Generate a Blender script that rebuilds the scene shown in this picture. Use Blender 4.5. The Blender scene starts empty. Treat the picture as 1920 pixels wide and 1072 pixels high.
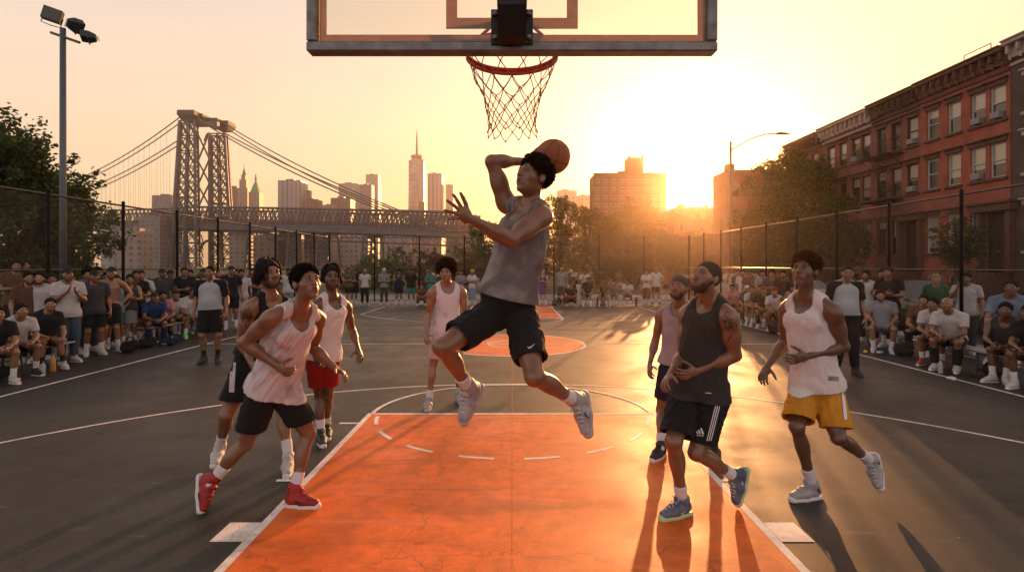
import bpy, math, random, time
import numpy as np
from mathutils import Vector, Matrix
from mathutils.bvhtree import BVHTree
T0 = time.time()
random.seed(7)
RNG = np.random.default_rng(7)
SC = bpy.context.scene
COL = SC.collection
R = math.radians
FPX, CX, HY, CAMZ = 990.0, 960.0, 498.0, 1.95      # focal length in photo pixels, vanishing point, eye height
SUN_AZ, SUN_EL = 19.0, 7.9

def at(px, py, Y):                                   # a pixel of the photo at a distance Y in metres
    return np.array([(px - CX) / FPX * Y, Y, CAMZ - (py - HY) / FPX * Y])

def gy(py):                                          # distance of a ground point seen at row py
    return CAMZ * FPX / (py - HY)

def V3(*a): return np.array(a, dtype=float)
def nrm(v):
    v = np.asarray(v, float); n = np.linalg.norm(v)
    return v / n if n > 1e-9 else v

# ---------------------------------------------------------------- objects
def tag(o, label=None, cat=None, group=None, kind=None):
    if label: o['label'] = label
    if cat: o['category'] = cat
    if group: o['group'] = group
    if kind: o['kind'] = kind
    return o

def thing(name, label, cat, loc=(0, 0, 0), rz=0.0, group=None):
    o = bpy.data.objects.new(name, None); COL.objects.link(o)
    o.empty_display_size = .1
    o.location = loc; o.rotation_euler = (0, 0, rz)
    return tag(o, label, cat, group)

def mk(name, V, F, mats, parent=None, smooth=False, mi=None):
    me = bpy.data.meshes.new(name)
    V = np.asarray(V, dtype=np.float32).reshape(-1, 3)
    if isinstance(F, np.ndarray):
        n, w = F.shape
        me.vertices.add(len(V)); me.vertices.foreach_set('co', V.ravel())
        me.loops.add(n * w); me.loops.foreach_set('vertex_index', F.astype(np.int32).ravel())
        me.polygons.add(n); me.polygons.foreach_set('loop_start', np.arange(0, n * w, w, dtype=np.int32))
        me.polygons.foreach_set('loop_total', np.full(n, w, dtype=np.int32))
        if mi is not None: me.polygons.foreach_set('material_index', np.asarray(mi, dtype=np.int32))
        if smooth: me.polygons.foreach_set('use_smooth', np.ones(n, dtype=bool))
        me.update(calc_edges=True)
    else:
        me.from_pydata(V.tolist(), [], F)
        if mi is not None:
            me.polygons.foreach_set('material_index', np.asarray(mi, dtype=np.int32))
        if smooth:
            me.polygons.foreach_set('use_smooth', np.ones(len(F), dtype=bool))
        me.update()
    if not isinstance(mats, (list, tuple)): mats = [mats]
    for m in mats: me.materials.append(m)
    o = bpy.data.objects.new(name, me); COL.objects.link(o)
    if parent is not None: o.parent = parent
    return o

class MB:
    """collects shapes into one mesh"""
    def __init__(s): s.V = []; s.F = []; s.M = []
    def add(s, vs, fs, mi=0):
        b = len(s.V); s.V += [tuple(map(float, v)) for v in vs]
        s.F += [tuple(b + i for i in f) for f in fs]; s.M += [mi] * len(fs)
    def box(s, c, d, rot=None, mi=0, bev=0.0):
        hx, hy, hz = d[0] / 2, d[1] / 2, d[2] / 2
        if bev <= 0:
            vs = [(x, y, z) for x in (-hx, hx) for y in (-hy, hy) for z in (-hz, hz)]
            fs = [(0, 1, 3, 2), (4, 6, 7, 5), (0, 4, 5, 1), (2, 3, 7, 6), (0, 2, 6, 4), (1, 5, 7, 3)]
        else:
            b = min(bev, hx * .9, hy * .9, hz * .9)
            bm = MB_bev(hx, hy, hz, b); vs, fs = bm
        if rot is not None: vs = [tuple(rot @ Vector(v)) for v in vs]
        s.add([(v[0] + c[0], v[1] + c[1], v[2] + c[2]) for v in vs], fs, mi)
    def span(s, x0, x1, y0, y1, z0, z1, mi=0, bev=0.0):
        s.box(((x0 + x1) / 2, (y0 + y1) / 2, (z0 + z1) / 2), (abs(x1 - x0), abs(y1 - y0), abs(z1 - z0)), None, mi, bev)
    def tube(s, p0, p1, r0, r1=None, n=8, mi=0, cap=True):
        if r1 is None: r1 = r0
        p0 = np.array(p0, float); p1 = np.array(p1, float); d = nrm(p1 - p0)
        a = nrm(np.cross(d, (0, 0, 1) if abs(d[2]) < .9 else (1, 0, 0))); b = np.cross(d, a)
        vs = []
        for p, r in ((p0, r0), (p1, r1)):
            for i in range(n):
                t = 2 * math.pi * i / n; vs.append(p + r * (math.cos(t) * a + math.sin(t) * b))
        fs = [(i, i + n, (i + 1) % n + n, (i + 1) % n) for i in range(n)]
        if cap: fs += [tuple(range(n)), tuple(range(2 * n - 1, n - 1, -1))]
        s.add(vs, fs, mi)
    def path(s, pts, r, n=6, mi=0, closed=False, rs=None):
        pts = [np.array(p, float) for p in pts]; m = len(pts); vs = []; a = None
        for i, p in enumerate(pts):
            q0 = pts[(i - 1) % m] if (closed or i > 0) else p; q1 = pts[(i + 1) % m] if (closed or i < m - 1) else p
            d = nrm(q1 - q0)
            if a is None: a = nrm(np.cross(d, (0, 0, 1) if abs(d[2]) < .9 else (1, 0, 0)))
            else: a = nrm(a - np.dot(a, d) * d)
            b = np.cross(d, a); rr = r if rs is None else rs[i]
            for k in range(n):
                t = 2 * math.pi * k / n; vs.append(p + rr * (math.cos(t) * a + math.sin(t) * b))
        fs = []
        for i in range(m if closed else m - 1):
            j = (i + 1) % m
            for k in range(n): fs.append((i * n + k, i * n + (k + 1) % n, j * n + (k + 1) % n, j * n + k))
        if not closed: fs += [tuple(range(n - 1, -1, -1)), tuple(range((m - 1) * n, m * n))]
        s.add(vs, fs, mi)
    def prism(s, poly, z0, z1, mi=0):                  # poly: (x, y) list
        n = len(poly)
        vs = [(x, y, z0) for x, y in poly] + [(x, y, z1) for x, y in poly]
        fs = [tuple(range(n - 1, -1, -1)), tuple(range(n, 2 * n))] + [(i, (i + 1) % n, (i + 1) % n + n, i + n) for i in range(n)]
        s.add(vs, fs, mi)
    def lathe(s, prof, c=(0, 0, 0), n=12, mi=0):       # prof: (r, z)
        vs = [(c[0] + r * math.cos(2 * math.pi * i / n), c[1] + r * math.sin(2 * math.pi * i / n), c[2] + z) for r, z in prof for i in range(n)]
        fs = [(j * n + i, j * n + (i + 1) % n, (j + 1) * n + (i + 1) % n, (j + 1) * n + i) for j in range(len(prof) - 1) for i in range(n)]
        s.add(vs, fs, mi)
    def quad(s, a, b, c, d, mi=0): s.add([a, b, c, d], [(0, 1, 2, 3)], mi)
    def build(s, name, mats, parent=None, smooth=False, off=None):
        V = np.array(s.V, dtype=np.float32).reshape(-1, 3)
        if off is not None: V = V - np.array(off, dtype=np.float32)
        return mk(name, V, s.F, mats, parent, smooth, s.M)

def MB_bev(hx, hy, hz, b):
    vs = []; fs = []
    import itertools
    idx = {}
    for sx, sy, sz in itertools.product((-1, 1), repeat=3):
        for ax in range(3):
            c = [sx * (hx - b), sy * (hy - b), sz * (hz - b)]
            c[ax] = (sx * hx, sy * hy, sz * hz)[ax]
            idx[(sx, sy, sz, ax)] = len(vs); vs.append(tuple(c))
    ctr = np.zeros(3)
    def f(l):
        p = np.array([vs[i] for i in l]); n = np.cross(p[1] - p[0], p[2] - p[0])
        fs.append(tuple(l) if np.dot(n, p.mean(0)) > 0 else tuple(l[::-1]))
    for ax in range(3):
        o = [a for a in range(3) if a != ax]
        for sg in (-1, 1):
            l = []
            for u, v in ((-1, -1), (1, -1), (1, 1), (-1, 1)):
                k = [0, 0, 0]; k[ax] = sg; k[o[0]] = u; k[o[1]] = v; l.append(idx[(k[0], k[1], k[2], ax)])
            f(l)
        for u in (-1, 1):
            for v in (-1, 1):
                k0 = [0, 0, 0]; k0[o[0]] = u; k0[o[1]] = v; k0[ax] = -1; k1 = list(k0); k1[ax] = 1
                f([idx[(*k0, o[0])], idx[(*k1, o[0])], idx[(*k1, o[1])], idx[(*k0, o[1])]])
    for k in itertools.product((-1, 1), repeat=3): f([idx[(*k, 0)], idx[(*k, 1)], idx[(*k, 2)]])
    return vs, fs

def copy_tree(o, parent=None):
    c = o.copy(); COL.objects.link(c); c.parent = parent
    for ch in o.children: copy_tree(ch, c)
    return c

# ---------------------------------------------------------------- materials
_M = {}
def nodes(m):
    m.use_nodes = True
    nt = m.node_tree; return nt, nt.nodes, nt.links

def mat(name, col, rough=.6, metal=0.0, spec=.5, noise=0.0, scale=8.0, bump=0.0, bscale=60.0, sheen=0.0, trans=0.0,
        col2=None, c2scale=3.0, c2lo=.45, c2hi=.6, coat=0.0, alpha=1.0, emit=None, estr=0.0, rv=0.0, stretch=None, sss=0.0, wr=0.0):
    if name in _M: return _M[name]
    m = bpy.data.materials.new(name); _M[name] = m
    nt, N, L = nodes(m); bs = N['Principled BSDF']; out = N['Material Output']
    bs.inputs['Roughness'].default_value = rough; bs.inputs['Metallic'].default_value = metal
    bs.inputs['Specular IOR Level'].default_value = spec
    bs.inputs['Base Color'].default_value = (*col, 1)
    bs.inputs['Sheen Weight'].default_value = sheen; bs.inputs['Coat Weight'].default_value = coat
    bs.inputs['Alpha'].default_value = alpha
    if sss: bs.inputs['Subsurface Weight'].default_value = sss; bs.inputs['Subsurface Radius'].default_value = (.02, .008, .004)
    if emit: bs.inputs['Emission Color'].default_value = (*emit, 1); bs.inputs['Emission Strength'].default_value = estr
    tc = N.new('ShaderNodeTexCoord'); src = tc.outputs['Object']
    if stretch:
        mp = N.new('ShaderNodeMapping'); mp.inputs['Scale'].default_value = stretch; L.new(src, mp.inputs['Vector']); src = mp.outputs['Vector']
    c = None
    if noise or col2:
        rgb = N.new('ShaderNodeRGB'); rgb.outputs[0].default_value = (*col, 1); c = rgb.outputs[0]
    if col2:
        n2 = N.new('ShaderNodeTexNoise'); n2.inputs['Scale'].default_value = c2scale; n2.inputs['Detail'].default_value = 5; L.new(src, n2.inputs['Vector'])
        rp = N.new('ShaderNodeMapRange'); rp.inputs['From Min'].default_value = c2lo; rp.inputs['From Max'].default_value = c2hi; L.new(n2.outputs['Fac'], rp.inputs['Value'])
        mx = N.new('ShaderNodeMix'); mx.data_type = 'RGBA'; L.new(rp.outputs[0], mx.inputs[0]); L.new(c, mx.inputs[6]); mx.inputs[7].default_value = (*col2, 1); c = mx.outputs[2]
    if noise:
        n1 = N.new('ShaderNodeTexNoise'); n1.inputs['Scale'].default_value = scale; n1.inputs['Detail'].default_value = 6; L.new(src, n1.inputs['Vector'])
        rp = N.new('ShaderNodeMapRange'); rp.inputs['From Min'].default_value = .3; rp.inputs['From Max'].default_value = .7
        rp.inputs['To Min'].default_value = 1 - noise; rp.inputs['To Max'].default_value = 1 + noise; L.new(n1.outputs['Fac'], rp.inputs['Value'])
        mx = N.new('ShaderNodeVectorMath'); mx.operation = 'SCALE'; L.new(c, mx.inputs[0]); L.new(rp.outputs[0], mx.inputs['Scale']); c = mx.outputs[0]
    if rv:
        g = N.new('ShaderNodeNewGeometry'); rp = N.new('ShaderNodeMapRange'); L.new(g.outputs['Random Per Island'], rp.inputs['Value'])
        rp.inputs['To Min'].default_value = 1 - rv; rp.inputs['To Max'].default_value = 1 + rv
        if c is None:
            rgb = N.new('ShaderNodeRGB'); rgb.outputs[0].default_value = (*col, 1); c = rgb.outputs[0]
        mx = N.new('ShaderNodeVectorMath'); mx.operation = 'SCALE'; L.new(c, mx.inputs[0]); L.new(rp.outputs[0], mx.inputs['Scale']); c = mx.outputs[0]
    if c is not None: L.new(c, bs.inputs['Base Color'])
    if bump:
        nb = N.new('ShaderNodeTexNoise'); nb.inputs['Scale'].default_value = bscale; nb.inputs['Detail'].default_value = 5; L.new(src, nb.inputs['Vector'])
        b = N.new('ShaderNodeBump'); b.inputs['Strength'].default_value = bump; b.inputs['Distance'].default_value = .02; L.new(nb.outputs['Fac'], b.inputs['Height'])
        if wr:
            nw = N.new('ShaderNodeTexNoise'); nw.inputs['Scale'].default_value = 9; nw.inputs['Detail'].default_value = 3; nw.inputs['Distortion'].default_value = 1.6; nw.noise_type = 'RIDGED_MULTIFRACTAL' if hasattr(nw, 'noise_type') else nw.noise_type; L.new(src, nw.inputs['Vector'])
            b2 = N.new('ShaderNodeBump'); b2.inputs['Strength'].default_value = wr; b2.inputs['Distance'].default_value = .012; L.new(nw.outputs['Fac'], b2.inputs['Height']); L.new(b.outputs[0], b2.inputs['Normal']); b = b2
        L.new(b.outputs[0], bs.inputs['Normal'])
    if trans:
        tr = N.new('ShaderNodeBsdfTranslucent'); mxs = N.new('ShaderNodeMixShader'); mxs.inputs[0].default_value = trans
        if c is not None:
            L.new(c, tr.inputs['Color'])
        else: tr.inputs['Color'].default_value = (*col, 1)
        L.new(bs.outputs[0], mxs.inputs[1]); L.new(tr.outputs[0], mxs.inputs[2]); L.new(mxs.outputs[0], out.inputs['Surface'])
    return m

# ---------------------------------------------------------------- implicit surfaces
def smin(a, b, k):
    if k <= 0: return np.minimum(a, b)
    h = np.maximum(k - np.abs(a - b), 0) / k
    return np.minimum(a, b) - h * h * (k * .25)

def cone(a, b, ra, rb=None, side=None, w=1.0): return ('c', np.array(a, float), np.array(b, float), ra, ra if rb is None else rb, side, w)
def ell(c, r, rad):
    a = nrm(r[0]); b = nrm(r[1] - np.dot(r[1], a) * a)
    return ('e', np.array(c, float), np.array([a, b, np.cross(a, b)]), np.array(rad, float))
def half(p, n): return ('h', np.array(p, float), nrm(n))

def pbox(p):
    if p[0] == 'c':
        m = max(p[3], p[4]) * max(p[6], 1)
        return np.minimum(p[1], p[2]) - m, np.maximum(p[1], p[2]) + m
    if p[0] == 'e': m = p[3].max(); return p[1] - m, p[1] + m
    if p[0] == 'L': return opsbox(p[1])
    return None

def opsbox(ops):
    lo = np.full(3, 1e9); hi = np.full(3, -1e9)
    for o in ops:
        if o[0] == 'u':
            b = pbox(o[1]); lo = np.minimum(lo, b[0]); hi = np.maximum(hi, b[1])
    return lo, hi

def dist(p, x, y, z):
    if p[0] == 'c':
        _, a, b, ra, rb, side, w = p
        ab = b - a; L2 = float(ab @ ab) + 1e-12
        X = x - a[0]; Y = y - a[1]; Z = z - a[2]
        t = np.clip((X * ab[0] + Y * ab[1] + Z * ab[2]) / L2, 0, 1)
        X = X - t * ab[0]; Y = Y - t * ab[1]; Z = Z - t * ab[2]
        d2 = X * X + Y * Y + Z * Z
        if side is not None and w != 1:
            c = X * side[0] + Y * side[1] + Z * side[2]
            d2 = d2 - c * c * (1 - 1 / (w * w))
        return np.sqrt(np.maximum(d2, 0)) - (ra + t * (rb - ra))
    if p[0] == 'e':
        _, c, r, rad = p
        X = x - c[0]; Y = y - c[1]; Z = z - c[2]
        q = [X * r[i][0] + Y * r[i][1] + Z * r[i][2] for i in range(3)]
        k0 = np.sqrt(sum((q[i] / rad[i]) ** 2 for i in range(3))); k1 = np.sqrt(sum((q[i] / rad[i] ** 2) ** 2 for i in range(3))) + 1e-6
        return k0 * (k0 - 1) / k1
    if p[0] == 'h':
        _, c, n = p
        return (x - c[0]) * n[0] + (y - c[1]) * n[1] + (z - c[2]) * n[2] + np.zeros(np.broadcast(x, y, z).shape, np.float32)

def foldnoise(P, seed, amp_dir=None):
    r = np.random.default_rng(seed); out = np.zeros(len(P))
    for i in range(5):
        k = r.normal(size=3); k = k / np.linalg.norm(k); k2 = r.normal(size=3); ph = r.uniform(0, 6.28, 2)
        out += np.sin(P @ k * (1 + .7 * i) + 1.6 * np.sin(P @ k2 * .8 + ph[0]) + ph[1]) / (1 + .4 * i)
    return out / 2.5

def evalops(ops, h, pad=.05, box=None):
    lo, hi = box if box is not None else opsbox(ops)
    lo = lo - pad; hi = hi + pad
    n = np.ceil((hi - lo) / h).astype(int) + 1
    F = np.full(n, .2, np.float32)
    ax = [(lo[i] + h * np.arange(n[i])).astype(np.float32) for i in range(3)]
    run(F, ax, lo, h, ops)
    return F, lo, ax

def run(F, ax, lo, h, ops):
    n = F.shape
    for o in ops:
        mode = o[0]
        if mode == 'n':                                # cloth folds: ('n', amp, 3x3 frequency matrix, seed)
            idx = np.nonzero(np.abs(F) < .06)
            P = np.stack([ax[i][idx[i]] for i in range(3)], 1) @ o[2]
            v = foldnoise(P, o[3])
            F[idx] += (o[1] * (np.abs(v) * -1.4 + .5 if len(o) > 4 and o[4] else v)).astype(np.float32); continue
        p = o[1]; k = o[2] if len(o) > 2 else 0
        if p[0] == 'h':
            x, y, z = ax[0][:, None, None], ax[1][None, :, None], ax[2][None, None, :]
            F[...] = -smin(-F, -dist(p, x, y, z), k); continue
        if p[0] == 'L':
            if mode == 'i':
                G = np.full(n, .2, np.float32); run(G, ax, lo, h, p[1]); F[...] = -smin(-F, -G, k); continue
            b = opsbox(p[1])
        else: b = pbox(p)
        m = .035 + k
        if mode == 'i': s = (slice(None),) * 3; a3 = ax
        else:
            i0 = [max(0, int((b[0][i] - m - lo[i]) / h)) for i in range(3)]; i1 = [min(n[i], int((b[1][i] + m - lo[i]) / h) + 2) for i in range(3)]
            if any(i1[i] <= i0[i] for i in range(3)): continue
            s = tuple(slice(i0[i], i1[i]) for i in range(3)); a3 = [ax[i][s[i]] for i in range(3)]
        if p[0] == 'L':
            G = np.full([len(a) for a in a3], .2, np.float32)
            run(G, a3, np.array([a[0] for a in a3]), h, p[1]); d = G
        else: d = dist(p, a3[0][:, None, None], a3[1][None, :, None], a3[2][None, None, :])
        if mode == 'u': F[s] = smin(F[s], d, k)
        elif mode == 's': F[s] = -smin(-F[s], d, k)
        elif mode == 'i': F[s] = -smin(-F[s], -d, k)

def nets(F, o, h):
    S = F < 0
    c = np.zeros([d - 1 for d in F.shape], np.int8)
    for a in (0, 1):
        for b in (0, 1):
            for e in (0, 1): c += S[a:F.shape[0] - 1 + a, b:F.shape[1] - 1 + b, e:F.shape[2] - 1 + e]
    act = (c > 0) & (c < 8); ijk = np.argwhere(act); n = len(ijk)
    idx = np.full(act.shape, -1, np.int32); idx[act] = np.arange(n)
    i, j, k = ijk.T; acc = np.zeros((n, 3)); cnt = np.zeros(n)
    cs = {}
    for a in (0, 1):
        for b in (0, 1):
            for e in (0, 1): cs[(a, b, e)] = F[i + a, j + b, k + e].astype(float)
    for A in cs:
        for d in range(3):
            if A[d]: continue
            B = list(A); B[d] = 1; B = tuple(B); fa, fb = cs[A], cs[B]
            m = (fa < 0) != (fb < 0); t = np.where(m, fa / np.where(m, fa - fb, 1), 0)
            p = np.tile(np.array(A, float), (n, 1)); p[:, d] = t
            acc += p * m[:, None]; cnt += m
    V = o + h * (ijk + acc / cnt[:, None])
    fs = []
    for d in range(3):
        a = [slice(1, -1)] * 3; b = [slice(1, -1)] * 3; a[d] = slice(0, -1); b[d] = slice(1, None)
        A = S[tuple(a)]; B = S[tuple(b)]; e = np.argwhere(A != B)
        if not len(e): continue
        ins = A[tuple(e.T)]; off = np.array([1, 1, 1]); off[d] = 0; g = e + off
        u, v = (d + 1) % 3, (d + 2) % 3
        def cell(du, dv):
            q = g.copy(); q[:, u] -= du; q[:, v] -= dv
            q = np.clip(q, 0, np.array(idx.shape) - 1)
            return idx[tuple(q.T)]
        q = np.stack([cell(1, 1), cell(0, 1), cell(0, 0), cell(1, 0)], 1)
        q[~ins] = q[~ins][:, ::-1]
        fs.append(q)
    Fc = np.concatenate(fs); Fc = Fc[(Fc >= 0).all(1)]
    return V, Fc

def surf(name, ops, h, mats, parent, off=None, box=None, extra=None):
    F, lo, ax = evalops(ops, h, box=box)
    V, Fc = nets(F, lo, h)
    if len(V) == 0: V = np.zeros((3, 3)); Fc = np.array([[0, 1, 2, 2]])
    V0 = V
    if extra is not None: V, Fc = extra(V, Fc)
    if off is not None: V = V - off
    o = mk(name, V, Fc, mats, parent, True)
    o['_n'] = 0; del o['_n']
    return o, (V0, Fc)
# ---------------------------------------------------------------- people
def skinmat(name, c):
    m = mat(name, c, rough=.36, spec=.7, noise=.16, scale=14, bump=.12, bscale=90, sss=.06)
    return m
SKIN = {'deep': skinmat('skin_deep', (.12, .053, .029)), 'dark': skinmat('skin_dark', (.20, .088, .046)),
        'brown': skinmat('skin_brown', (.26, .125, .066)), 'tan': skinmat('skin_tan', (.36, .19, .11))}
LIP = {k: mat('lip_' + k, tuple(v * f for v, f in zip(c, (.95, .62, .66))), rough=.4) for k, c in
       (('deep', (.13, .055, .04)), ('dark', (.16, .07, .055)), ('brown', (.22, .10, .08)), ('tan', (.36, .16, .12)))}
HAIR = mat('hair_black', (.012, .008, .006), rough=.75, spec=.3, noise=.3, scale=120, bump=.5, bscale=160, trans=.25)
HAIRB = mat('hair_brown', (.05, .024, .011), rough=.75, spec=.3, noise=.3, scale=120, bump=.5, bscale=160, trans=.5)
BEARD = mat('beard', (.055, .026, .015), rough=.8, noise=.35, scale=200, bump=.4, bscale=300)
EYE = mat('eye_white', (.26, .22, .19), rough=.25); IRIS = mat('eye_iris', (.015, .008, .005), rough=.15)

def cloth(name, c, bump=.25, bscale=220, **k):
    k.setdefault('rough', .82)
    k.setdefault('spec', .22); k.setdefault('wr', .22 if bump else 0)
    return mat(name, c, bump=bump, bscale=bscale, sheen=.03, **k)

def hand_ops(wr, dr, ts, s, right, curl=.3, spread=.10, curls=None):
    dr = nrm(dr); ts = nrm(ts - np.dot(ts, dr) * dr); pn = np.cross(ts, dr) if right else np.cross(dr, ts)
    o = [('u', cone(wr + dr * .012 * s, wr + dr * .074 * s, .0165 * s, .0145 * s, ts, 2.35), .012),
         ('u', ell(wr + dr * .045 * s + ts * .022 * s + pn * .008 * s, [dr, ts, pn], (.032 * s, .018 * s, .016 * s)), .01)]
    L = (.078, .086, .081, .063); bx = (.030, .0105, -.0105, -.030); bd = (.080, .084, .080, .072)
    for i in range(4):
        c = curl if curls is None else curls[i]
        d0 = nrm(dr + ts * spread * (1.5 - i)); p = wr + (dr * bd[i] + ts * bx[i]) * s; th = c * .6
        rr = (.0098, .0092, .0085, .0076)
        for j, (f, dt) in enumerate(((.46, c), (.30, c * .9), (.24, 0))):
            q = p + (math.cos(th) * d0 + math.sin(th) * pn) * L[i] * f * s
            o.append(('u', cone(p, q, rr[j] * s * (.88 if i == 3 else 1), rr[j + 1] * s * (.88 if i == 3 else 1)), .003 if j else .006)); p = q; th += dt
    p = wr + (dr * .022 + ts * .026 + pn * .004) * s; d = nrm(dr * .62 + ts * (.75 + spread) + pn * .3)
    for f, r0, r1, m in ((.042, .0135, .0115, 0), (.034, .0112, .0102, .35), (.027, .0102, .0082, .6)):
        d2 = nrm(d + dr * m + pn * curl * .5 * m); q = p + d2 * f * s; o.append(('u', cone(p, q, r0 * s, r1 * s), .006)); p = q
    return o

def head_frame(J):
    f = nrm(J['look']); u0 = J.get('hup', V3(0, 0, 1)); u = nrm(u0 - np.dot(u0, f) * f); r = np.cross(f, u)
    return J['head'], f, u, r

def head_ops(J, s, mouth=0.0, wide=1.0):
    c, f, u, r = head_frame(J)
    def P(a, b, d): return c + (r * a + f * b + u * d) * s
    A = [r, f, u]
    def e(a, b, d, ra, rb, rc): return ell(P(a, b, d), A, (ra * s * wide, rb * s, rc * s))
    o = [('u', e(0, -.012, .035, .074, .094, .084), .02), ('u', e(0, .022, -.025, .060, .068, .082), .03),
         ('u', e(0, .032, -.075, .048, .045, .038), .03), ('u', e(0, .068, -.102, .02, .016, .016), .025),
         ('u', cone(P(-.034, .078, .026), P(.034, .078, .026), .013 * s), .018),
         ('u', e(.044, .050, -.022, .022, .022, .022), .04), ('u', e(-.044, .050, -.022, .022, .022, .022), .04),
         ('s', e(.031, .094, .004, .017, .014, .011), .012), ('s', e(-.031, .094, .004, .017, .014, .011), .012),
         ('u', cone(P(0, .086, .014), P(0, .101, -.024), .009 * s, .0135 * s), .014),
         ('u', e(.014, .093, -.028, .0100, .012, .0085), .010), ('u', e(-.014, .093, -.028, .0100, .012, .0085), .010),
         ('u', e(0, .080, -.060, .030, .016, .022), .02)]
    if mouth: o.append(('s', e(0, .103, -.062, .018, .016, .005 + mouth), .003))
    for q in (1, -1):
        o.append(('u', ell(P(.076 * q, -.008, -.006), [nrm(r + f * .35 * q), nrm(f - r * .35 * q), u], (.010 * s, .019 * s, .031 * s)), .006))
    return o

def torso_ops(J, s, b=1.0, inf=0.0, belly=0.0):
    pe, nk = J['pe'], J['neck']; up = nrm(nk - pe); T = np.linalg.norm(nk - pe)
    sr = J['shR'] - J['shL']; rt = nrm(sr - np.dot(sr, up) * up); fw = np.cross(up, rt)
    hr = nrm(J['hipR'] - J['hipL']); hr = nrm(hr - np.dot(hr, up) * up); hf = np.cross(up, hr)
    mr = nrm(rt + hr); mf = np.cross(up, mr)
    def c(t, f, x=0, F=fw, X=rt): return pe + up * t * T + (F * f + X * x) * s
    i = inf
    o = [('u', ell(c(.70, .0), [rt, fw, up], (.152 * b * s + i, .105 * b * s + i, .165 * s + i)), .04),
         ('u', ell(c(.46, 0), [mr, mf, up], (.132 * b * s + i, .098 * b * s + i, .15 * s + i)), .05),
         ('u', ell(c(.25, .0), [mr, mf, up], (.123 * b * s + i, .092 * b * s + i, .13 * s + i)), .05),
         ('u', ell(c(.04, -.005), [hr, hf, up], (.150 * b * s + i, .108 * b * s + i, .115 * s + i)), .05)]
    if i: o.append(('u', ell(c(-.03, .0), [hr, hf, up], ((.176 if i < .015 else .152) * b * s + i, (.136 if i < .015 else .118) * b * s + i, .15 * s)), .06))
    if belly: o.append(('u', ell(c(.28, .05 + belly * .4), [mr, mf, up], ((.13 + belly * .3) * s + i, (.09 + belly) * s + i, .16 * s + i)), .06))
    for q, S in ((1, 'shR'), (-1, 'shL')):
        sh = J[S]
        o += [('u', ell(c(.755, .07, .072 * q), [rt, fw, up], (.078 * b * s + i, (.032 if not i else .026) * s + i, .062 * s + i)), .03 if not i else .06),
              ('u', cone(nk + rt * .03 * q * s + up * .022 * s - fw * .022 * s, sh * .80 + nk * .20 + up * .014 * s, .054 * s + i, .047 * s + i), .05),
              ('u', ell(c(.62, -.04, .10 * q), [rt, fw, up], (.07 * b * s + i, .06 * s + i, .14 * s + i)), .05),
              ('u', ell(c(-.02, -.055, .07 * q, hf, hr), [hr, hf, up], (.082 * b * s + i, .075 * s + i, .085 * s + i)), .04)]
    return o, (up, rt, fw, T, hr, hf)

def body_ops(J, s, b, spec):
    o, fr = torso_ops(J, s, b, 0, spec.get('belly', 0)); up, rt, fw, T, hr, hf = fr
    c, f, u, r = head_frame(J); ab = spec.get('arm', b)
    o.append(('u', cone(J['neck'] - up * .03 * s - fw * .005 * s, c - u * .055 * s - f * .022 * s, .060 * s * spec.get('nk', 1), .050 * s * spec.get('nk', 1)), .035))
    o.append(('s', ell(J['neck'] + fw * .075 * s - up * .005 * s, [rt, fw, up], (.018 * s, .02 * s, .018 * s)), .03))
    o += head_ops(J, s * spec.get('hs', 1.03), spec.get('mouth', 0), spec.get('hw', 1.0))
    for q, S in ((1, 'R'), (-1, 'L')):
        sh, el, wr = J['sh' + S], J['el' + S], J['wr' + S]
        ua = nrm(el - sh); fa = nrm(wr - el); bend = nrm(fa - np.dot(fa, ua) * ua + 1e-4 * fw)
        o += [('u', ell(sh + ua * .035 * s + (rt * q) * .004 * s, [ua, nrm(np.cross(ua, fw)), fw], (.082 * s, .058 * ab * s, .058 * ab * s)), .035),
              ('u', cone(sh + ua * .02 * s, el, .048 * ab * s, .038 * ab * s), .03),
              ('u', ell(sh * .48 + el * .52 + bend * .014 * s, [ua, bend, np.cross(ua, bend)], (.088 * s, .045 * ab * s, .046 * ab * s)), .02),
              ('u', ell(sh * .52 + el * .48 - bend * .018 * s, [ua, bend, np.cross(ua, bend)], (.095 * s, .038 * ab * s, .042 * ab * s)), .02),
              ('u', cone(el, wr, .037 * ab * s, .0235 * s), .02),
              ('u', ell(el * .72 + wr * .28, [fa, bend, np.cross(fa, bend)], (.078 * s, .042 * ab * s, .043 * ab * s)), .025)]
        H = J.get('hand' + S)
        if H is not None: o += hand_ops(wr, H[0], H[1], s, S == 'R', **(H[2] if len(H) > 2 else {}))
        hp, kn, an = J['hip' + S], J['kn' + S], J['an' + S]
        th = nrm(kn - hp); sh_ = nrm(an - kn); kb = nrm((hp - kn) / np.linalg.norm(hp - kn) + (an - kn) / np.linalg.norm(an - kn) + 1e-3 * -hf); lb = spec.get('leg', b)
        # kb points to the back of the knee
        o += [('u', cone(hp, kn, .086 * lb * s, .053 * lb * s), .04),
              ('u', ell(hp * .58 + kn * .42 - kb * .018 * s, [th, kb, np.cross(th, kb)], (.17 * s, .078 * lb * s, .078 * lb * s)), .03),
              ('u', ell(kn - kb * .016 * s, [th, kb, np.cross(th, kb)], (.042 * s, .04 * s, .042 * s)), .02),
              ('u', cone(kn, an, .048 * lb * s, .033 * s), .025),
              ('u', ell(kn * .70 + an * .30 + kb * .020 * s, [sh_, kb, np.cross(sh_, kb)], (.115 * s, .046 * lb * s, .052 * lb * s)), .025)]
        t, n = J['ft' + S]
        o.append(('u', cone(an - n * .02 * s, an + t * .10 * s - n * .05 * s, .032 * s, .025 * s), .02))
    return o, fr

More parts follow.
